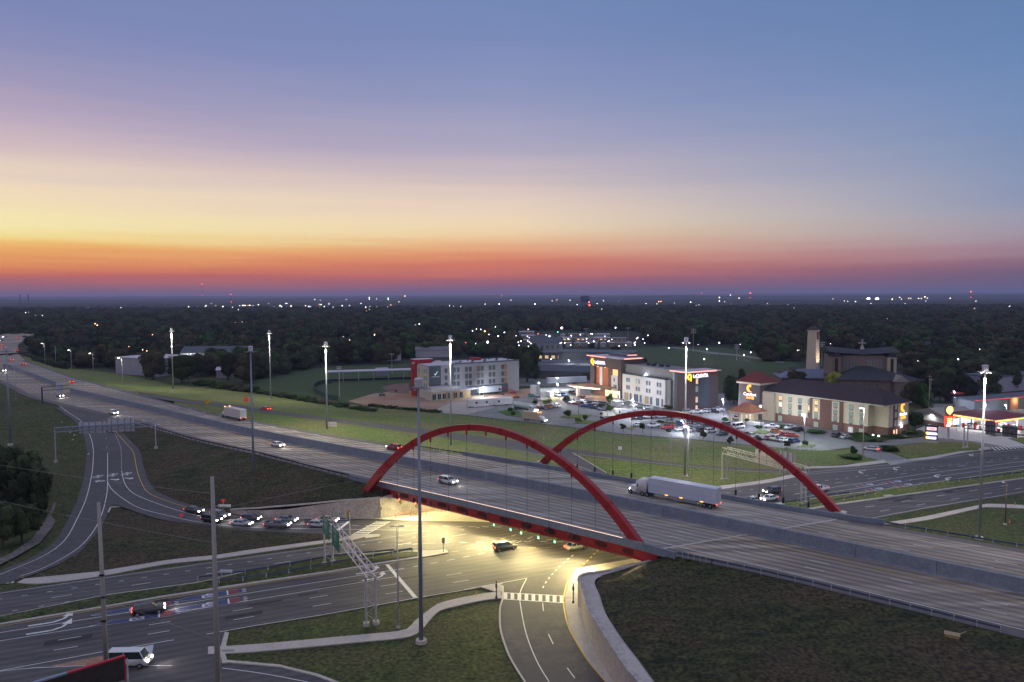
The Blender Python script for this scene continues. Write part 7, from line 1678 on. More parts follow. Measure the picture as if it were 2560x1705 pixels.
# cantilever sign far left
G4 = empty('cantilever_sign', tuple(P(106,1007,7)), 0, 'small dark cantilever gantry with pale sign backs over the near carriageway', 'sign gantry')
v0 = P(106,1007,7); hv = top_h(v0, 968); MB().tube((0,0,0),(0,0,hv),.28,n=10).build('post', dark_metal, G4); vd = cor.at(U(106,1007)+.01, 1, 7)-cor.at(U(106,1007)+.01, 0, 7); vd.z = 0; vd.normalize(); Lc = 1.0
for t in range(400):
    if proj(v0+vd*(t*.1)+Vector((0,0,hv)))[0] > 173: Lc = t*.1; break
MB().beam((0,0,hv),vd*Lc+Vector((0,0,hv)),.18).beam(Vector((0,0,hv-1.5)),vd*Lc+Vector((0,0,hv-1.5)),.18).build('arm', dark_metal, G4)
vn = Vector((-vd.y,vd.x,0)); vn = vn if vn.y > 0 else -vn
for (f0, f1, m_, zz0) in ((.52,.74,sgb,-3.2),(.76,1.02,mat('sign_back_pale',(.55,.54,.40),rough=.5),-3.2)):
    p = v0+vd*Lc*(f0+f1)/2+Vector((0,0,hv))+vn*.3; g_ = MB().beam(p+Vector((0,0,zz0)), p+Vector((0,0,1.3)), Lc*(f1-f0), .08, up=vn).build('sign_back', m_, G4); g_.location = -Vector(G4.location)
# dark gantry across the far bend
G5 = empty('sign_gantry', tuple(P(-60,915,7)), 0, 'thin dark gantry across the bend of the interstate at far left', 'sign gantry')
a5, b5 = P(-60,912,7), P(80,901,7); h5 = top_h(P(20,901,7), 881); o = MB().beam(a5+Vector((0,0,h5)), b5+Vector((0,0,h5)), .5, .9).build('beam', dark_metal, G5); o.location = -Vector(G5.location)
for q in (a5, b5): o = MB().tube(q, q+Vector((0,0,h5)), .3).build('leg', dark_metal, G5); o.location = -Vector(G5.location)
# gantry before the fuel station
G6 = empty('sign_gantry', tuple(P(2409,1121)), 0, 'sign gantry with two dark sign backs before the fuel station', 'sign gantry')
s1, t1_ = leg((2409,1122),1068,G6,r=.2); s2, t2_ = leg((2418,1121),1068,G6,r=.2); sa = (s1+s2)/2+Vector((0,0,t1_+.5)); sb_ = sa+(P(2560,1142)-P(2413,1121)).normalized()*34; mbx = MB(); truss(mbx, sa, sb_, 1.6, 1.8, 16, .08); o = mbx.build('truss', dark_metal, G6); o.location = -Vector(G6.location)
sd_ = (sb_-sa).normalized(); sn_ = Vector((-sd_.y,sd_.x,0)); sn_ = sn_ if sn_.y > 0 else -sn_
def spos(x): return min(((abs(proj(sa.lerp(sb_,t/300))[0]-x), t/300) for t in range(301)))[1]
for xa, xb_, z0, z1 in ((2461,2485,-2.2,2.4),(2503,2541,-2.2,1.6)):
    t0, t1 = spos(xa), spos(xb_); panelback(G6, sa.lerp(sb_,(t0+t1)/2)+sn_*1.0, sd_, sn_, (sb_-sa).length*(t1-t0), z0, z1, m=mat('sign_back_dark',(.12,.13,.13),rough=.6), ribs=3)
# --- small roadside signs and posts
def post_sign(px, topy, label, shape='rect', col=(.6,.6,.62), w=.8, h=.6, z=0.0, yaw=0.0, cat='sign', em=0, txt=None, pm=None):
    b = P(px[0],px[1],z); H_ = max(1.2, top_h(b, topy)); e = empty('road_sign', tuple(b), yaw, label, cat, 'small roadside signs'); MB().tube((0,0,0),(0,0,H_-h*.3),.05,n=6).build('post', pm or galv, e)
    m_ = mat('sign_%02d_%02d_%02d'%tuple(int(v*99) for v in col), col, rough=.5, emit=col if em else None, es=em)
    if shape == 'rect': MB().box(-w/2,w/2,-.10,-.06,H_-h,H_).build('panel', m_, e)
    else:
        n = {'tri':3,'diamond':4,'oct':8}[shape]; a0 = {'tri':-90,'diamond':0,'oct':22.5}[shape]; r_ = w/2
        vs = [(math.cos(R(a0+360*k/n))*r_, math.sin(R(a0+360*k/n))*r_) for k in range(n)]; MB().add([(x,-.10,H_-r_+y) for x,y in vs]+[(x,-.06,H_-r_+y) for x,y in vs], [tuple(range(n)),tuple(reversed(range(n,2*n)))]+[(i,n+i,n+(i+1)%n,(i+1)%n) for i in range(n)]).build('panel', m_, e)
    if txt: 
        cu = bpy.data.curves.new('t','FONT'); cu.body = txt; cu.size = h*.42; cu.align_x='CENTER'; ob = bpy.data.objects.new('t',cu); COL.objects.link(ob); dg = bpy.context.evaluated_depsgraph_get(); me = bpy.data.meshes.new_from_object(ob.evaluated_get(dg)); bpy.data.objects.remove(ob); me.materials.clear(); me.materials.append(mat('sign_text_dark',(.05,.03,.03),rough=.6)); o = bpy.data.objects.new('sign_text', me); COL.objects.link(o); o.parent = e; o.location=(0,-.115,H_-h*.55); o.rotation_euler=(R(90),0,0)
    return e
redS = (.55,.05,.04)
post_sign((518,1014),997,'round orange warning sign on the far grass before the slip road','diamond',(.62,.34,.03),2.6,z=6.5)
post_sign((616,1015),992,'red stop like sign left of the unlit mast on the far side','oct',redS,2.2,z=6.3,em=.3)
post_sign((829,1068),1055,'white rectangular sign beside the mast on the slip road','rect',(.68,.64,.62),3.6,1.9,5.6,txt='WRONG\nWAY')
post_sign((559,1272),1245,'red yield sign above the start of the concrete wall','tri',redS,1.3,z=1.0,em=.2)
post_sign((454,1300),1283,'small red marker sign in the grass beside the ramp','oct',redS,.9,z=.5,em=.3)
for (x, y, z) in ((163,1033,6.5),(155,1062,4.5),(176,1088,4.5),(185,1096,4.5),(184,1105,4.2),(222,1140,4.2)): pass
pn = ['highest','second highest','third','fourth','fifth','lowest']
for i, (x, y, z) in enumerate(((163,1033,6.6),(155,1062,5.0),(176,1088,4.6),(186,1094,4.8),(183,1106,4.0),(222,1142,4.0))):
    e = empty('traffic_drum', tuple(P(x,y,z)), 0, f'{pn[i]} orange and white drum beside the exit ramp', 'traffic drum', 'drums beside the exit ramp')
    od = mat('drum_orange',(.55,.16,.10),rough=.6); wd_ = mat('drum_white',(.55,.45,.42),rough=.6)
    for k in range(4): MB().tube((0,0,k*.26),(0,0,(k+1)*.26),.34-.02*k,.33-.02*k,12).build('band', od if k%2 == 0 else wd_, e)
e = empty('traffic_cone', tuple(P(2524,1308)), 0, 'orange traffic cone beside the dark post at the right', 'traffic cone'); MB().tube((0,0,.05),(0,0,.9),.22,.04,12).build('cone', mat('drum_orange',(.55,.16,.10)), e); MB().box(-.3,.3,-.3,.3,0,.06).build('base', black, e)
# pedestrian and signal posts near the junction
def sigpost(px, topy, label, z=.1, h2_=None, col=None):
    b = P(px[0],px[1],z); H_ = top_h(b, topy); e = empty('signal_post', tuple(b), 0, label, 'signal post', 'signal posts at the junction'); MB().tube((0,0,0),(0,0,H_),.08,n=8).build('post', mat('post_pale',(.55,.54,.5),rough=.6) if col != 'dark' else dark_metal, e); MB().tube((0,0,0),(0,0,.35),.22,.14,8).build('base', conc if col != 'dark' else dark_metal, e)
    MB().box(-.17,.17,-.25,-.05,H_-1.1,H_-.5).build('signal_housing', mat('signal_yellow',(.42,.24,.03)) if col != 'dark' else mat('housing_dark',(.05,.05,.05),rough=.6), e)
    return e, H_
sp, H_ = sigpost((875,1337),1267,'white signal post at the left crosswalk with a blue arrow sign')
MB().box(-2.2,-.1,-.12,-.06,H_*.52,H_*.52+.55).build('blue_plate', mat('sign_blue',(.04,.09,.22),rough=.5), sp); MB().beam((-2.0,-.13,H_*.52+.27),(-.7,-.13,H_*.52+.27),.02,.08).add([(-.75,-.14,H_*.52+.1),(-.3,-.14,H_*.52+.27),(-.75,-.14,H_*.52+.45)],[(0,1,2)]).build('arrow', swhite, sp)
MB().box(-.55,-.15,-.3,-.05,H_*.62,H_*.62+1.5).build('signal_housing', mat('signal_yellow',(.42,.24,.03)), sp)
sigpost((954,1296),1262,'short signal post in front of the lit abutment wall')
sp, H_ = sigpost((923,1294),1252,'brown sign post with stacked plates before the concrete wall', col='dark')
MB().box(-.9,.9,-.14,-.1,H_-.45,H_).build('blue_plate', mat('plate_white',(.6,.68,.85)), sp); MB().box(-.35,.35,-.14,-.1,H_-1.8,H_-.6).build('red_plate', mat('sign_54_04_03',(.3,.06,.05)), sp)
post_sign((1109,1380),1344,'thin dark keep right post on the nose of the median','rect',(.12,.12,.13),.5,1.1,z=.2,pm=dark_metal)
sigpost((1433,1507),1458,'dark pedestrian signal post on the pavement right of the crosswalk', z=.15, col='dark'); sigpost((1241,1495),1452,'dark pedestrian signal post left of the crosswalk', z=.15, col='dark')
for px, ty, lb in (((1191,1494),1478,'thin yellow marker post beside the near path'),((2292,1149),1137,'yellow marker post at the hotel drive crossing'),((1931,1198),1190,'yellow marker post on the lit island'),((57,1446),1440,'yellow marker post where the left path begins'),((2537,1266),1255,'yellow marker post by the path at right edge')):
    b = P(*px); H_ = max(.9, top_h(b, ty)); e = empty('marker_post', tuple(b), 0, lb, 'post', 'yellow marker posts'); MB().tube((0,0,0),(0,0,H_),.07,n=8).build('post', mat('marker_yellow',(.50,.36,.06),rough=.6), e); MB().tube((0,0,H_),(0,0,H_+.06),.09,n=8).build('cap', mat('marker_cap',(.3,.2,.05)), e)
post_sign((2022,1184),1156,'small dark warning sign on the verge beyond the far gantry','diamond',(.35,.30,.22),1.3); post_sign((1550,1134),1116,'small white sign on the grass bank behind the far arch','rect',(.55,.55,.6),1.2,1.1,.9); post_sign((1359,1112),1092,'thin white marker on the bank left of the far arch','rect',(.5,.45,.45),.4,.7,2.0)
# billboard with red frame at the bottom left
bbp = P(309,1640,6.0); bba = P(0,1732,6.0); bdv = (bbp-bba).normalized()
BB = empty('billboard', (bbp.x,bbp.y,0), math.atan2(bdv.y,bdv.x), 'dark board with red and grey frame at the bottom left', 'billboard')
MB().box(-14,0,-.15,.15,3.0,5.9).build('board', mat('board_dark',(.03,.022,.02),(.05,.04,.035),.8,.8), BB)
MB().box(-6.2,.12,-.22,.22,5.9,6.1).box(0,.16,-.22,.22,2.8,5.9).build('frame', mat('frame_red',(.42,.03,.05),rough=.5), BB); MB().box(-14,-6.21,-.22,.22,5.9,6.1).build('frame', steel_blue, BB)
for x in (-2.2,-9): MB().tube((x,.5,0),(x,.5,5.8),.3).build('post', dark_metal, BB)
e, h_, b_ = upole((323,1790), 1646, 'short dark post in front of the white van', .13)
e = empty('utility_box', tuple(P(2380,1590,6.8)), R(-30), 'pale yellow flat box on the dark grass bank at lower right', 'box'); MB().box(-.8,.8,-.5,.5,-.3,.25).build('body', mat('box_yellow',(.40,.30,.14),(.34,.25,.12),2,.8), e); MB().box(-.9,.9,-.6,.6,.25,.33).build('lid', mat('box_lid',(.30,.24,.13),rough=.7), e); MB().beam((.7,.3,.2),(1.6,1.2,.5),.1).build('pipe', mat('box_lid',(.30,.24,.13)), e)
# chain link fence along the bank
fp = PL([(1102,1034),(1280,1054),(1440,1072),(1552,1087),(1742,1102),(1920,1120),(2043,1128)]); fr = resample(fp, 60); CF = empty('chain_fence', tuple(fr[0]), 0, 'thin chain link fence between the grass bank and the hotel lots', 'fence')
mb = MB()
for a, b in zip(fr[:-1], fr[1:]): 
    for z in (.1,.6,1.1,1.75): mb.beam(a+Vector((0,0,z)), b+Vector((0,0,z)), .035)
wpart(mb, 'fence_wire', mat('wire_grey',(.3,.3,.3),rough=.6), CF)
for a in fr: wpart(MB().tube(a, a+Vector((0,0,1.8)), .05, n=6), 'fence_post', galv, CF)
# utility poles and field lights farther back
for px, ty, lb, r in (((1846,1012),950,'pale utility pole between the two hotels',.18),((2262,1000),958,'utility pole with a transformer behind the cream hotel',.15),((2322,1021),937,'dark utility pole right of the lit tree',.15),((2326,1007),945,'pale thin utility pole behind the fuel shop',.13),((2497,965),935,'utility pole left of the store building',.15),((2554,960),937,'utility pole at the right edge above the store building',.15),((2391,1078),1033,'slim post in front of the fuel shop windows',.07),((2070,1120),1098,'low guy post on the bank before the cream hotel',.06)):
    e, h_, b_ = upole(px, ty, lb, r)
    if r > .12: MB().beam((-1.2,0,h_-.8),(1.2,0,h_-.8),.14).build('crossarm', wood, e)
def fieldlight(px, topy, label, rows=2, n=3):
    b = P(*px); h = top_h(b, topy); e = empty('field_light', tuple(b), 0, label, 'floodlight mast', 'sports field lights'); MB().tube((0,0,0),(0,0,h),.22,.14,8).build('pole', galv, e)
    s_ = max(.5, b.length/700); 
    for r_ in range(rows):
        MB().beam((-n*s_*.8,0,h-r_*s_*1.6),(n*s_*.8,0,h-r_*s_*1.6),.15).build('crossbar', galv, e)
        for k in range(n*2): x = (k-(n*2-1)/2)*s_*.8; MB().box(x-s_*.28,x+s_*.28,-.5,.0,h-r_*s_*1.6-s_*.3,h-r_*s_*1.6+s_*.3).build('floodlight', mat('flood_grey',(.42,.43,.46),rough=.4), e)
for px, ty, lb, rw_ in (((849,992),917,'field light mast in front of the ball field shelter',2),((980,935),885,'field light pole at the right side of the ball field',1),((1465,860),822,'leftmost field light above the mobile homes',1),((1570,862),820,'field light above the right end of the mobile homes',1),((1733,880),823,'field light just right of the mast head',3),((1842,900),862,'field light with three rows by the sports field road',3),((1925,885),848,'field light left of the bell tower',3),((2054,915),856,'field light right of the bell tower',3)):
    fieldlight(px, ty, lb, rw_)
# distant towers
def pylon(px, topy, label, col, red=True, r=1.2, name='radio_mast'):
    b = P(*px); h = top_h(b, topy); e = empty(name, tuple(b), 0, label, 'mast'); MB().tube((0,0,0),(0,0,h),r,r*.5,6).build('shaft', dark_metal, e)
    if red: MB().ball((0,0,h), b.length*.00055).build('beacon', emis('red_beacon',(1,.08,.04),6), e); MB().ball((0,0,h*.4), b.length*.0004).build('beacon', emis('red_beacon',(1,.08,.04),6), e)
pylon((506,758),700,'tall thin radio mast with red light on the horizon at left',0,r=1.6); pylon((578,765),736,'shorter radio mast right of the tall one',0,r=1.6); pylon((2427,752),729,'red topped mast on the horizon at right',0,r=2); pylon((1875,752),732,'red lit mast above the trees right of centre',0,r=2); pylon((1254,748),738,'faint red lit mast near the centre of the horizon',0,r=2)
for px, lb in (((51,768),'left one of two grey towers on the horizon at far left'),((72,770),'right one of two grey towers on the horizon at far left')):
    b = P(*px); h = top_h(b, 737); e = empty('distant_tower', tuple(b), 0, lb, 'tower', 'two grey towers on the horizon'); MB().tube((0,0,0),(0,0,h),2.2,2.0,8).build('shaft', mat('tower_grey',(.10,.10,.14),rough=.8), e); MB().tube((0,0,h-2),(0,0,h),5.0,5.0,10).build('head', mat('tower_grey',(.1,.1,.14)), e)
b = P(1462,776); h = top_h(b, 739); r_ = 11.5*b.length/FX; e = empty('water_tower', tuple(b), 0, 'blue grey water tower standing out of the woods at centre', 'water tower'); bt = mat('tank_blue',(.05,.09,.16),(.07,.11,.19),.02,.6)
MB().tube((0,0,0),(0,0,h*.6),r_*.85,r_*.8,18).build('shaft', bt, e, True); MB().tube((0,0,h*.6),(0,0,h*.72),r_*.8,r_,18).tube((0,0,h*.72),(0,0,h*.95),r_,r_,18).tube((0,0,h*.95),(0,0,h),r_,r_*.6,18).build('tank', bt, e); MB().ball((r_*.9,-r_*.4,h*.35), 3.5).build('beacon', emis('red_beacon',(1,.08,.04),6), e)
# markings are emitted last so every line is included
for k, mb in LINES.items(): tag(mb.build('road_marking', LM[k]), kind='structure')
# ================================================================== TREES, TOWN LIGHTS, HILLS, HAZE
random.seed(3); rng = np.random.default_rng(7)
def leafmat(name, c1, c2, c3):
    return mat(name, c1, c2, .9, .95, 0, c3=c3, scale3=.25, contrast=.5, spec=.1)
lf = [leafmat('leaf_dark', (.022,.031,.015), (.042,.054,.024), (.030,.036,.020)), leafmat('leaf_brown', (.034,.034,.018), (.060,.054,.026), (.038,.034,.022)), leafmat('leaf_green', (.035,.058,.016), (.065,.09,.026), (.045,.06,.02)), leafmat('leaf_yellow', (.10,.11,.02), (.17,.17,.03), (.12,.13,.03)), leafmat('leaf_shrub', (.02,.045,.014), (.04,.075,.02), (.03,.05,.018))]
for m_ in lf:   # every tree has its own tone
    t_ = m_.node_tree; b_ = t_.nodes['Principled BSDF']; src = b_.inputs['Base Color'].links[0].from_socket
    oi = t_.nodes.new('ShaderNodeObjectInfo'); mr_ = t_.nodes.new('ShaderNodeMapRange'); mr_.inputs[3].default_value = .55; mr_.inputs[4].default_value = 1.9
    t_.links.new(oi.outputs['Random'], mr_.inputs[0]); sc_ = t_.nodes.new('ShaderNodeVectorMath'); sc_.operation = 'SCALE'
    t_.links.new(src, sc_.inputs[0]); t_.links.new(mr_.outputs[0], sc_.inputs['Scale']); t_.links.new(sc_.outputs[0], b_.inputs['Base Color'])
bark = mat('bark', (.06,.048,.038), (.09,.07,.055), 3.0, .9)
def crown_mesh(name, seed, nblob=9, nleaf=900, ls=.06, shape='round'):
    "unit crown: radius about 1 wide, height 0..2, made of leaf clumps around lobes"
    r = np.random.default_rng(seed); V = []; F = []
    lobes = []
    for i in range(nblob):
        a = r.uniform(0, 2*np.pi); rr = r.uniform(.15,.62) if i else 0; z = r.uniform(.45,1.45) if i else 1.15
        if shape == 'cone': rr *= (1.9-z)/1.6; 
        lobes.append((rr*np.cos(a), rr*np.sin(a), z, r.uniform(.34,.58)*(1 if shape=='round' else (2.0-z)/1.5)))
    for i in range(nleaf):
        lx, ly, lz, lr = lobes[r.integers(len(lobes))]
        d = r.normal(size=3); d /= np.linalg.norm(d); q = np.array([lx,ly,lz]) + d*lr*r.uniform(.72,1.06)*np.array([1,1,.85])
        if q[2] < .12: continue
        t = r.normal(size=3); t -= d*t.dot(d)*.8; t /= np.linalg.norm(t); b_ = np.cross(d, t); b_ /= np.linalg.norm(b_)+1e-9; s = ls*r.uniform(.6,1.5)
        k = len(V); V += [tuple(q-t*s-b_*s*.7), tuple(q+t*s-b_*s*.6), tuple(q+t*s*.6+b_*s), tuple(q-t*s*.8+b_*s*.8)]; F.append((k,k+1,k+2,k+3))
    # inner foliage mass, lumpy, so little light passes through the middle
    for lx, ly, lz, lr in lobes:
        k = len(V); nu, nv = 8, 5; mb = MB().ball((lx,ly,lz), lr*.72, nu=nu, nv=nv); 
        for v in mb.v: 
            n_ = 1+.22*noise.noise(Vector(v)*3.1+Vector((seed,0,0))); V.append((lx+(v[0]-lx)*n_, ly+(v[1]-ly)*n_, lz+(v[2]-lz)*n_))
        F += [tuple(i+k for i in f) for f in mb.f]
    me = bpy.data.meshes.new(name); me.from_pydata(V, [], F); me.update(); return me
CR = [crown_mesh('crown_a',1,12,1600), crown_mesh('crown_b',2,14,1800), crown_mesh('crown_c',3,10,1500), crown_mesh('crown_d',4,18,2200,.05)]
CON = [crown_mesh('crown_pine',8,9,900,.05,'cone')]
def trunk_mesh(name, seed):
    r = random.Random(seed); mb = MB().tube((0,0,0),(0,0,.9),.06,.04,8,False)
    for i in range(5): a = r.uniform(0,6.28); z = .55+.09*i; mb.tube((0,0,z),(math.cos(a)*.4,math.sin(a)*.4,z+.45),.028,.01,5,False)
    me = bpy.data.meshes.new(name); me.from_pydata([tuple(v) for v in mb.v],[],mb.f); me.materials.append(bark); me.update(); return me
TR = [trunk_mesh('trunk_a',1), trunk_mesh('trunk_b',2)]
def tree(p, rad, h, m, label, group=None, name='tree', cm=None, lowcrown=.0, cat='tree'):
    e = empty(name, tuple(p), random.uniform(0,6.28), label, cat, group); me = cm or random.choice(CR)
    c = bpy.data.objects.new('crown', me); COL.objects.link(c); c.parent = e
    if not me.materials: me.materials.append(lf[0])
    setmat(c, m); z0 = h*lowcrown; c.scale = (rad/1.0, rad/1.0, (h-z0)/1.95); c.location = (0,0,z0-.1*(h-z0)/2)
    t = bpy.data.objects.new('trunk', random.choice(TR)); COL.objects.link(t); t.parent = e; t.scale = (h*.45,h*.45,max(.5,h*.55))
    return e
for me in CR+CON: me.materials.append(lf[0])
def ptree(px, topy, halfw, m, label, group=None, z=0.0, **k):
    b = P(px[0],px[1],z); h = top_h(b, topy); r_ = halfw*((b-Vector((0,0,CAMH))).dot(_F))/FX
    return tree(b, r_, h, lf[m], label, group, **k)
# trees and shrubs one can tell apart
ptree((383,948),865,36,1,'broad dark brown green tree right of the white warehouse'); ptree((455,958),877,48,2,'rounded yellow green tree right of the farthest left mast', cm=CR[3])
ptree((610,958),868,40,1,'large dark tree behind the unlit mast on the slope'); ptree((570,952),875,24,0,'dark tree left of the one behind the unlit mast')
ptree((1318,955),848,42,0,'tall black green tree behind the right end of the unfinished hotel', cm=CR[1]); ptree((1290,945),858,26,0,'dark tree just left of the tall one behind the unfinished hotel')
for x_, y_, t__, w_, lb_ in ((66,1235,1112,42,'tree crown at the top of the black grove on the left'),(18,1230,1098,48,'tallest black tree at the left picture edge'),(88,1290,1165,40,'black tree beside the paved ditch'),(40,1310,1170,46,'black tree in the middle of the left grove'),(-10,1300,1150,50,'black tree cut by the left picture edge'),(55,1355,1245,44,'low black tree near the lower end of the ditch'),(8,1370,1240,46,'low black tree at the left edge above the crossing'),(98,1250,1140,30,'slim black tree at the right side of the left grove')):
    ptree((x_,y_),t__,w_,0,lb_,'black grove at the left edge')
ptree((2288,1078),1024,23,4,'round green tree lit from below at the corner of the cream hotel', cm=CR[1], lowcrown=.18)
ptree((2088,985),922,24,3,'bright yellow green tree in front of the church'); ptree((1990,975),918,27,1,'brownish tree left of the yellow one before the church'); ptree((1958,960),925,20,0,'dark tree behind the red capped tower')
ptree((1855,985),896,26,2,'greenish tree right of the white hotel roof', cm=CON[0]); ptree((1835,1010),930,34,0,'dark tree mass between the two hotels'); ptree((1870,1005),935,30,0,'dark tree beside the red capped tower')
for i, (x, y, ty, hw) in enumerate(((2275,1010,940,24),(2310,1018,945,26),(2350,1005,930,30),(2420,1000,925,32),(2395,985,928,24),(2470,985,915,30),(2520,975,905,34),(2330,990,915,26),(2440,965,900,30),(2235,905,870,26),(2255,985,935,20))):
    ptree((x,y),ty,hw,random.choice((0,0,1,4)),f'{ordn[i]} dark tree of the loose grove between church and fuel station','trees between church and fuel station')
for i, (x, y, ty, hw, m) in enumerate(((1337,1012,999,10,4),(1365,1012,996,14,2),(1418,1005,986,13,2),(1419,1042,1023,12,2),(1524,1014,978,10,4),(1524,1030,1008,12,2),(1546,1036,1024,6,2),(1559,1078,1057,9,4),(1607,1082,1056,9,4),(1671,1083,1070,9,0),(1758,1098,1073,11,0),(1826,1112,1088,11,0),(1896,1108,1088,11,0),(1967,1122,1100,9,0),(1811,1057,1040,11,4),(1868,1060,1045,7,4),(2134,1140,1111,10,4),(1276,1033,1017,8,4))):
    ptree((x,y),ty,hw,m,f'{ordn[i]} small ornamental tree of the hotel lots, counted as listed from the left lot','small trees of the hotel lots', lowcrown=.25 if hw < 12 else .1)
# re-label the small trees by what they stand beside
sm = ['small tree beside the tanker truck','spreading small tree right of the tanker truck','bushy tree at the corner of the crowded parking row','small round tree on the bed in the middle of the lot','slim dark tree before the hotel entrance','palm like tree behind the utility truck','small shrub tree right of the utility truck','dark round tree at the fence, first from the left','dark round tree at the fence, second from the left','dark tree at the fence hidden by a hanger','dark tree at the fence behind the far arch rib','dark tree at the fence just right of the far arch','dark tree at the fence before the maroon car','dark tree at the fence before the navy SUV','leafy tree in the bed by the hotel canopy','little tree before the canopy columns','dark conical shrub beside the hotel drive','dark bush right of the site office trailer']
for e, lb in zip([o for o in COL.objects if o.get('group') == 'small trees of the hotel lots'], sm): e['label'] = lb
def shrub(px, w, h, m, label, z=.1, dpt=None, group='shrubs'):
    b = P(px[0],px[1],z); e = empty('shrub', tuple(b), random.uniform(0,6), label, 'shrub', group); c = bpy.data.objects.new('foliage', random.choice(CR)); COL.objects.link(c); c.parent = e; setmat(c, lf[m]); c.scale = (w/2, (dpt or w)/2, h/1.7); c.location = (0,0,-.15*h)
for px, w, h, m, lb in (((1672,1021),6.0,1.8,3,'bright yellow shrub at the foot of the cream hotel block'),((1445,1053),3.4,1.8,3,'left yellow shrub on the fence side bed'),((1462,1050),2.6,2.4,2,'right green shrub on the fence side bed'),((1283,1037),2.4,1.8,3,'yellow shrub by the tanker truck'),((2222,1127),6.5,2.0,4,'low dark shrub on the kerbed grass tongue'),((2130,1145),8,1.3,4,'spreading dark shrub at the hotel drive'),((2150,1090),9,1.2,4,'long low green shrub before the cream hotel'),((2172,1101),10,1.3,4,'wide low green shrub at the parking end'),((2235,1093),8,1.2,4,'dark low hedge at the hotel side entrance'),((2275,1085),6,1.6,4,'dark shrub under the tree at the hotel corner'),((1650,1055),3.5,1.0,4,'low shrub in the bed behind the far arch'),((1897,1072),3,1.6,4,'round shrub on the planted island'),((2014,1112),2.6,1.5,4,'round shrub beside the double armed lot lamp'),((1960,1070),8,1.0,4,'long shrub left of the parked dark cars'),((2040,1080),9,1.0,4,'long low shrub under the brown brick wall'),((1990,1074),5,1.0,4,'shrub behind the parked pickup truck')):
    shrub(px, w, h, m, lb)
k = 0
for x, y, hh in list(zip(range(500,660,14), [962,963,965,968,970,972,975,978,979,981,982,984], [3]*12))+[(x_, 984+(x_-660)*.20, 2.6) for x_ in range(665,930,16)]:
    k += 1; shrub((x+random.uniform(-3,3), y), random.uniform(6,10), hh*random.uniform(.6,1.3), random.choice((0,1,4)), f'dark scrub bush, {ordw(k)} from the left along the top of the far bank', group='scrub along the far bank')
for x_ in range(930,1100,14): shrub((x_, 1016+(x_-930)*.09), random.uniform(3,6), random.uniform(.7,1.4), random.choice((0,1,4)), f'low weeds, {ordw((x_-930)//14+1)} clump from the left along the bare earth', group='weeds along the bare earth')
for ti, (x, y) in enumerate(((60,900),(75,905),(90,912),(105,918),(120,922),(135,925),(150,928),(95,890),(120,900),(140,905))): shrub((x,y-3), random.uniform(12,18), random.uniform(5,9), 0, f'{ordw(ti+1)} dark thicket clump where the far carriageway bends', group='thicket at the bend', z=1)
for i, (x, y, ty, hw, m, lb) in enumerate(((1300,915,880,14,0,'dark tree at the left end of the school'),(1330,880,856,12,1,'brown tree behind the school hall'),(1405,870,850,11,0,'dark tree between school hall and mobile homes'),(1440,905,884,10,0,'low dark tree at the middle of the school roof line'),(1462,955,930,12,4,'green tree before the school annex'),(1425,925,905,9,4,'round tree by the annex end wall'),(1540,880,862,14,0,'dark tree at the far end of the gym'),(1572,893,872,12,1,'brownish tree right of the gym'),(1497,884,866,10,0,'dark tree behind the flat gym roof'),(1380,955,936,11,0,'dark tree before the brown annex'),(1610,905,890,9,0,'small tree on the sports field edge'),(1480,870,853,10,0,'dark tree behind the gym near the mobile homes'))):
    ptree((x,y),ty,hw,m,lb,'trees around the school')
# forest: candidate trees over the view
tl = [(-400,850),(0,848),(40,850),(60,866),(100,898),(150,917),(300,924),(306,936),(372,936),(380,942),(500,942),(560,938),(640,950),(700,948),(735,925),(860,912),(960,910),(1000,905),(1022,896),(1290,893),(1292,830),(1360,828),(1560,828),(1600,838),(1620,866),(1790,864),(1900,878),(1912,905),(2050,900),(2060,880),(2240,890),(2260,905),(2300,975),(2410,970),(2480,955),(2600,950),(3400,930)]
tlx, tly = zip(*tl)
cand = []
y = 250.0
while y < 2500:
    sp = 11.5 if y < 700 else 13.0 if y < 1300 else 16.0
    n = int(1.62*y*.75/sp)
    for i in range(n):
        x = -.80*y + 1.6*y*(i+.5)/n + random.uniform(-.45,.45)*sp; yy = y+random.uniform(-.45,.45)*sp
        q = proj((x,yy,0))
        if q[0] < -150 or q[0] > 2710: continue
        if q[1] > float(np.interp(q[0], tlx, tly)): continue
        if noise.noise(Vector((x*.006, yy*.006, 5))) > .50 and yy > 600: continue      # clearings
        cand.append((math.hypot(x,yy), x, yy, q))
    y += sp*.92
# keep clear of the built things and of the interstate bend
solid = [( (o.location.x, o.location.y), {'house':11,'warehouse':30,'workshop':26,'ranch_house':24,'mobile_home':9,'yard_shed':10,'church':60,'school_building':45,'school_hall':35,'school_gym':50}.get(o.name.split('.')[0], 0)) for o in COL.objects if o.parent is None and o.name.split('.')[0] in ('house','warehouse','workshop','ranch_house','mobile_home','yard_shed','church','school_building','school_hall','school_gym')]
roadpts = cor.p[::3]
def free(x, y):
    if y < 900 and x < -150:
        for p in roadpts:
            if (p.x-x)**2+(p.y-y)**2 < 32**2: return False
    for (a, b), r_ in solid:
        if (a-x)**2+(b-y)**2 < r_*r_: return False
    return True
cand = [c for c in cand if free(c[1], c[2])]
cand.sort(key=lambda c: c[0])
near, farc = cand[:215], cand[215:]
print('TREES', len(cand), near[-1][0] if near else None)
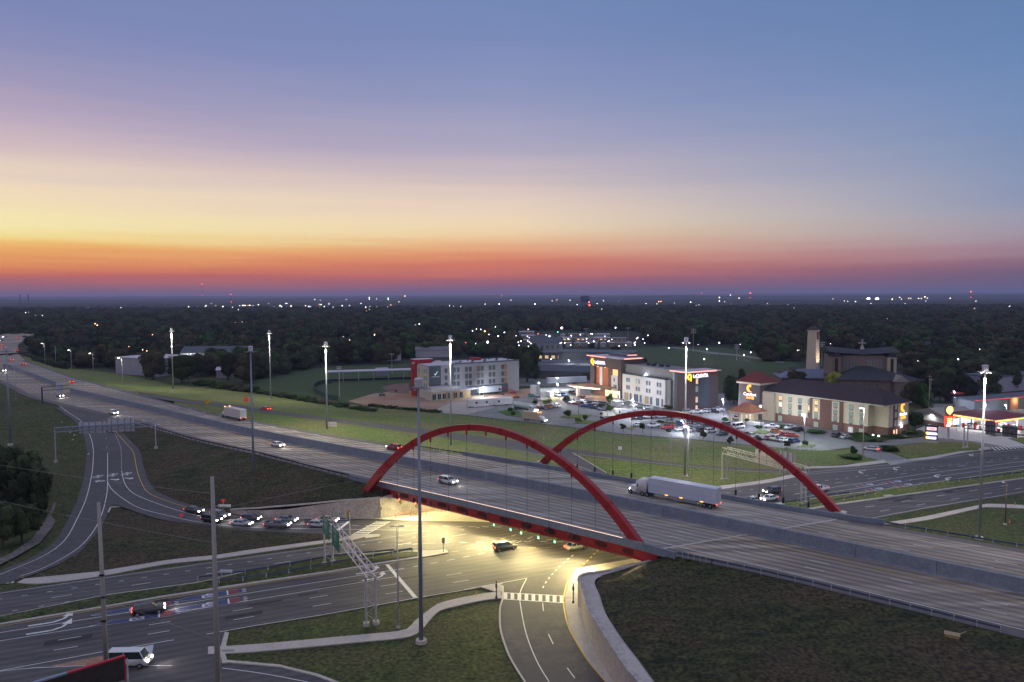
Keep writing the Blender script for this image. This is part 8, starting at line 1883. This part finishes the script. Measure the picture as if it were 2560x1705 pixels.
# horizontal sections of the wood, named by what they stand behind
secs = [(-400,130,'behind the bend of the interstate'),(130,300,'behind the row of small lamps'),(300,440,'behind the white warehouse'),(440,560,'around the floodlit workshop'),(560,730,'behind the far grass bank'),(730,1010,'behind the ball field'),(1010,1300,'behind the unfinished hotel'),(1300,1620,'beyond the mobile homes'),(1620,1920,'behind the sports field'),(1920,2240,'behind the church'),(2240,3000,'beyond the fuel station')]
cnt = {}
for d, x, yy, q in sorted(near, key=lambda c: c[3][0]):
    s = next(t for t in secs if t[0] <= q[0] < t[1])[2]; cnt[s] = cnt.get(s, 0)+1; n_ = cnt[s]
    h = random.uniform(11,17); m = random.choice((0,0,0,1,1,4))
    sz = 'tall' if h > 15 else 'low' if h < 12.5 else 'mid sized'; tone = {0:'dark',1:'brownish',4:'deep green'}[m]
    tree((x,yy,0), random.uniform(6.2,10.5), h, lf[m], f'{sz} {tone} tree, {ordw(n_)} from the left {s}', 'woodland trees behind the town edge', name='woodland_tree')
# the remaining wood: one object, crowns scattered on points
def scatter(name, pts, protos, seed):
    me = bpy.data.meshes.new(name); me.from_pydata([(x,y,z) for x,y,z,s in pts], [], []); at_ = me.attributes.new('size','FLOAT','POINT'); at_.data.foreach_set('value', [s for *_ , s in pts]); me.update()
    o = bpy.data.objects.new(name, me); COL.objects.link(o); tag(o, kind='stuff')
    ng = bpy.data.node_groups.new(name, 'GeometryNodeTree'); ng.interface.new_socket('Geometry', in_out='INPUT', socket_type='NodeSocketGeometry'); ng.interface.new_socket('Geometry', in_out='OUTPUT', socket_type='NodeSocketGeometry')
    gi = ng.nodes.new('NodeGroupInput'); go = ng.nodes.new('NodeGroupOutput'); iop = ng.nodes.new('GeometryNodeInstanceOnPoints'); g2i = ng.nodes.new('GeometryNodeJoinGeometry') if False else None
    gti = ng.nodes.new('GeometryNodeGeometryToInstance')
    for pr in protos:
        oi = ng.nodes.new('GeometryNodeObjectInfo'); oi.inputs['Object'].default_value = pr; oi.transform_space = 'ORIGINAL'; ng.links.new(oi.outputs['Geometry'], gti.inputs[0])
    ng.links.new(gti.outputs[0], iop.inputs['Instance']); iop.inputs['Pick Instance'].default_value = True
    ng.links.new(gi.outputs[0], iop.inputs['Points'])
    rv = ng.nodes.new('FunctionNodeRandomValue'); rv.data_type = 'FLOAT_VECTOR'; rv.inputs[0].default_value = (0,0,0); rv.inputs[1].default_value = (0,0,6.28); rv.inputs['Seed'].default_value = seed
    ng.links.new(rv.outputs[0], iop.inputs['Rotation'])
    na = ng.nodes.new('GeometryNodeInputNamedAttribute'); na.data_type = 'FLOAT'; na.inputs[0].default_value = 'size'; ng.links.new(na.outputs[0], iop.inputs['Scale'])
    ng.links.new(iop.outputs[0], go.inputs[0]); md = o.modifiers.new('scatter','NODES'); md.node_group = ng
    return o
protos = []
for i, (m, cm, h) in enumerate(((0,CR[0],1.9),(1,CR[1],2.0),(0,CR[2],1.8),(4,CR[3],1.9))):
    # low-detail crowns used for the mass of the wood
    me = crown_mesh('wood_crown_%d'%i, 20+i, 7, 260, .10); me.materials.append(lf[m]); pr = bpy.data.objects.new('crown', me); protos.append(pr)
    rt = empty('woodland_tree', tuple(P(150+i*160, 893+i*4)), 0, ['lone darker tree at the wood edge above the small lamps','brown tree in the wood left of the warehouse','dark tree in the wood behind the farthest left mast','green tree in the wood right of the workshop'][i], 'tree', 'woodland trees behind the town edge')
    COL.objects.link(pr); pr.parent = rt; pr.scale = (7,7,7)
scatter('far_wood', [(x,yy,-1.0, random.uniform(5.2,10.5)*(1.0 if d < 1300 else 1.2)) for d, x, yy, q in farc], protos, 3)
# rolling canopy to the hills
def hcan(x, y, r):
    n = noise.noise
    big = 10*n(Vector((x*.0009,y*.0009,1)))+5*n(Vector((x*.004,y*.004,2)))
    sm = 5.5*n(Vector((x*.03,y*.03,3)))+4*n(Vector((x*.011,y*.011,4)))
    ramp_ = min(1,max(0,(r-2300)/500)); return -4+ramp_*(11+big+sm)+max(0,(r-6000)/9000)*6
canopy = mat('canopy', (.016,.022,.013), (.038,.044,.022), .03, .95, detail=8, contrast=.8, fine=(.15,.6))
tag(ringgrid('far_canopy', canopy, 2250, 15000, 330, 640, hcan, -46, 46, 'stuff'), kind='stuff')
def hhill(x, y, r):
    n = noise.noise; a = math.atan2(x,y); base = {0:0}.get(0,0)
    crest = 62+16*n(Vector((a*5,7,0)))+9*n(Vector((a*19,2,0)))+3*n(Vector((a*70,3,0)))+ (10 if a > .3 else 0)
    t = (r-13500)/3500; return max(-5, crest*math.sin(min(1,max(0,t))*math.pi/2))*(1 if True else 0)
tag(ringgrid('hills', mat('hill_wood',(.02,.028,.02),(.03,.036,.026),.002,.95), 13500, 19000, 14, 420, hhill, -48, 48), kind='structure')
def hmid(x, y, r):
    n = noise.noise; a = math.atan2(x,y); t = (r-7500)/1800
    crest = 30+10*n(Vector((a*7,17,0)))+5*n(Vector((a*30,12,0)))+2*n(Vector((a*120,3,0)))+(12*max(0,min(1,(a-.02)*6)))
    return -3+crest*math.sin(min(1,max(0,t))*math.pi/2)
tag(ringgrid('hills', canopy, 7500, 9800, 10, 500, hmid, -46, 46), kind='structure')
# ---- lights of the town: (px, py, colour key, size)
WHT, WRM, BLU, REDC, ORA, GRN = 'w','o','b','r','a','g'
TLc = {'w':(1,.95,.9),'o':(1,.78,.5),'b':(.62,.68,1),'r':(1,.12,.08),'a':(1,.42,.12),'g':(.2,1,.6)}
TLn = {'w':'white','o':'warm','b':'bluish','r':'red','a':'orange','g':'green'}
def tz(o, l, s=3.68): return [(o[0]+x/s, o[1]+y/s, c, z) for x, y, c, z in l]
T1 = tz((0,680), [(20,355,'o',1.3),(35,352,'w',1.2),(68,355,'o',1.4),(145,357,'w',.7),(235,373,'w',1),(265,372,'w',1),(288,352,'w',.8),(322,355,'w',.8),(322,402,'b',2.0),(390,400,'w',.7),(815,328,'b',1.3),(1112,330,'w',1.6),(875,478,'a',2.0),(895,490,'o',1.2),(1402,577,'a',1),(1186,686,'a',.8),(1312,716,'o',.9),(1350,727,'a',1.5),(1688,320,'w',.8),(1735,320,'o',1),(1818,320,'w',.7),(1888,315,'w',.8),(1912,338,'w',.7),(1942,317,'w',.7),(1985,313,'o',1.2),(1997,332,'w',1.3),(2050,318,'o',1.6),(2128,282,'r',1),(2140,323,'w',.7),(2205,310,'w',.6),(2235,307,'o',1.6),(2255,307,'w',1.2),(2298,306,'w',1.2),(2222,338,'w',.6),(2165,465,'w',.5),(2228,458,'w',.5),(2283,497,'a',.7)])
T2 = tz((640,680), [(22,300,'w',1.1),(165,318,'w',.9),(190,335,'r',1.2),(215,325,'b',1.2),(235,318,'w',1.2),(262,323,'b',1),(322,313,'o',1.3),(342,320,'b',1),(412,320,'o',1.4),(430,318,'a',1.8),(485,318,'w',1.6),(583,325,'b',1.8),(628,317,'w',.9),(660,325,'w',.9),(710,323,'w',.6),(785,320,'b',.8),(540,252,'w',.9),(592,257,'w',.6),(830,252,'w',.9),(1042,235,'w',1.1),(1042,248,'w',1.1),(1110,248,'w',.8),(1215,240,'g',1.2),(1218,250,'w',1.2),(1370,222,'a',1.4),(862,325,'w',.8),(995,325,'w',1),(1010,323,'w',1),(1048,318,'w',1),(1080,330,'w',.8),(1015,360,'a',1.4),(1112,322,'w',1.4),(1108,352,'w',.8),(1210,322,'w',.8),(1278,320,'b',1.1),(1315,275,'o',.8),(1365,348,'r',1.1),(1385,348,'a',1.4),(1402,348,'o',1),(1475,325,'w',.8),(1540,318,'a',.7),(1593,341,'b',1.3),(1618,313,'a',.6),(1780,310,'w',.8),(1815,316,'o',1),(1850,316,'o',.9),(1885,316,'w',.8),(1930,320,'o',.7),(2108,295,'w',.9),(2238,295,'w',1.4),(2332,353,'a',1.1),(2345,258,'w',.7),(1502,478,'b',1.5),(1443,524,'w',.8),(1468,486,'w',.5),(1090,577,'o',1.3),(803,595,'w',.6),(862,625,'o',.8),(1992,541,'b',1.2),(2028,525,'w',.9),(2068,528,'b',1.2),(2105,545,'a',2.0),(2203,505,'w',.9),(2285,556,'b',1.5),(2142,575,'w',1.2),(2228,588,'b',1.8),(2130,645,'w',3.2),(2020,658,'w',.8),(1930,650,'r',.8)])
T3 = tz((1280,680), [(68,302,'o',.8),(90,303,'a',.6),(212,295,'w',1.3),(368,265,'w',.6),(413,258,'a',.9),(535,260,'w',.9),(600,300,'b',1),(708,278,'r',1.8),(760,300,'w',.7),(783,292,'w',.9),(842,265,'b',1),(1137,263,'w',.8),(1290,260,'w',.7),(1350,272,'a',1.3),(1370,270,'a',1.1),(1388,313,'a',.8),(1643,278,'b',1.4),(1720,302,'w',.6),(1908,235,'o',1.6),(1908,268,'w',1.3),(2010,213,'w',1.2),(2015,296,'o',.8),(2090,240,'o',1.1),(2192,195,'r',1.8),(2198,300,'o',.9),(2268,300,'w',1.1),(1745,197,'r',1),(458,515,'w',3.0),(421,552,'g',1.1),(345,590,'b',2.2),(516,615,'b',1.3),(628,576,'b',1.3),(630,578,'o',1),(725,568,'o',1.2),(738,570,'w',1.1),(752,638,'b',1.8),(952,513,'b',1.8),(855,590,'b',1.1),(240,568,'r',1),(142,592,'b',1.2),(38,587,'b',1),(173,657,'b',1.4),(150,528,'o',1.2),(1146,613,'b',1.3),(1130,670,'b',1.9),(443,655,'b',1.1),(455,650,'b',1.3),(1713,668,'w',.7),(2100,666,'b',1)])
T4 = tz((1920,680), [(925,248,'b',5),(918,252,'w',4),(1005,248,'b',5),(998,248,'w',4),(867,317,'b',2.2),(597,250,'o',1.2),(702,266,'w',.8),(733,270,'w',.8),(805,272,'w',1.1),(185,300,'w',.9),(230,303,'w',.7),(240,332,'w',.8),(335,352,'w',.9),(387,308,'w',.6),(592,314,'b',1.2),(648,316,'w',.6),(1143,250,'o',1.4),(1212,233,'o',1.1),(1228,250,'o',1.1),(1295,242,'o',1),(1315,242,'o',.9),(1385,242,'o',1.2),(1410,243,'o',1),(1442,228,'w',1.4),(1465,240,'o',1),(1677,241,'o',1.3),(1570,303,'w',1.1),(1315,318,'a',1.3),(1245,332,'w',.8),(1288,330,'o',.8),(1912,268,'w',.9),(2075,254,'w',.8),(2155,256,'o',.8),(1825,310,'o',.7),(1900,338,'o',1.6),(1925,338,'o',1.5),(2003,337,'o',1.2),(2052,323,'w',.8),(2130,320,'w',.8),(2225,320,'b',3),(2228,316,'w',2),(2250,320,'a',1.2),(1866,180,'r',1.6),(2320,260,'o',.8),(1750,803,'b',1.9),(1948,710,'w',.8),(575,659,'w',.7),(1098,430,'w',.4),(1380,818,'w',.8),(285,718,'w',.7),(270,720,'w',.7)])
_tc = {}
random.seed(77)
T5 = []
for _ in range(95):
    zone = random.random()
    if zone < .5: T5.append((random.gauss(760,260) % 1500, random.uniform(757,776), random.choice('wwwwobba'), random.uniform(.6,1.1)))
    elif zone < .8: T5.append((random.uniform(1450,2560), random.uniform(748,775), random.choice('wwwoob'), random.uniform(.55,1.0)))
    else: T5.append((random.uniform(1285,1620), random.uniform(830,866), random.choice('wwob'), random.uniform(.9,1.5)))
for px, py_, c, s in sorted(T1+T2+T3+T4+T5, key=lambda t: t[0]):
    d_ = ray(px, py_); z_ = 15.0
    if py_ < 752: dist = 6500.0
    else: dist = min(6500.0, (CAMH-z_)*FX/(py_-HZ+ROLL*(px-CX)))
    # keep the lamp on its sight line at the distance where it clears the trees
    t = dist/ _F.dot(d_); q = Vector((0,0,CAMH))+d_*t
    sz = s*dist*.00042
    e = MB().ball((0,0,0), sz, nu=8, nv=5).build('town_light', emis('town_'+c, TLc[c], 10.0), None); e.location = q
    kk_ = (c, s < 1.5); _tc[kk_] = _tc.get(kk_, 0)+1; tag(e, f'tiny {TLn[c]} light, {ordw(_tc[kk_])} such from the left among the distant woods' if s < 1.5 else f'brighter {TLn[c]} light, {ordw(_tc[kk_])} such from the left in the distance', 'light', 'lights of the distant town')
# haze
lo, hi = -2.0, 170.0
hz = MB().box(-24000, 24000, -400, 21000, lo, hi).build('haze'); tag(hz, kind='stuff')
hm = bpy.data.materials.new('haze'); hm.use_nodes = True; hn = hm.node_tree; hn.nodes.clear(); ho = hn.nodes.new('ShaderNodeOutputMaterial'); hv_ = hn.nodes.new('ShaderNodeVolumePrincipled'); hn.links.new(hv_.outputs[0], ho.inputs['Volume'])
hv_.inputs['Color'].default_value = (.56,.62,.95,1); hv_.inputs['Density'].default_value = 8.0e-5; hv_.inputs['Anisotropy'].default_value = .2
hz.data.materials.append(hm)
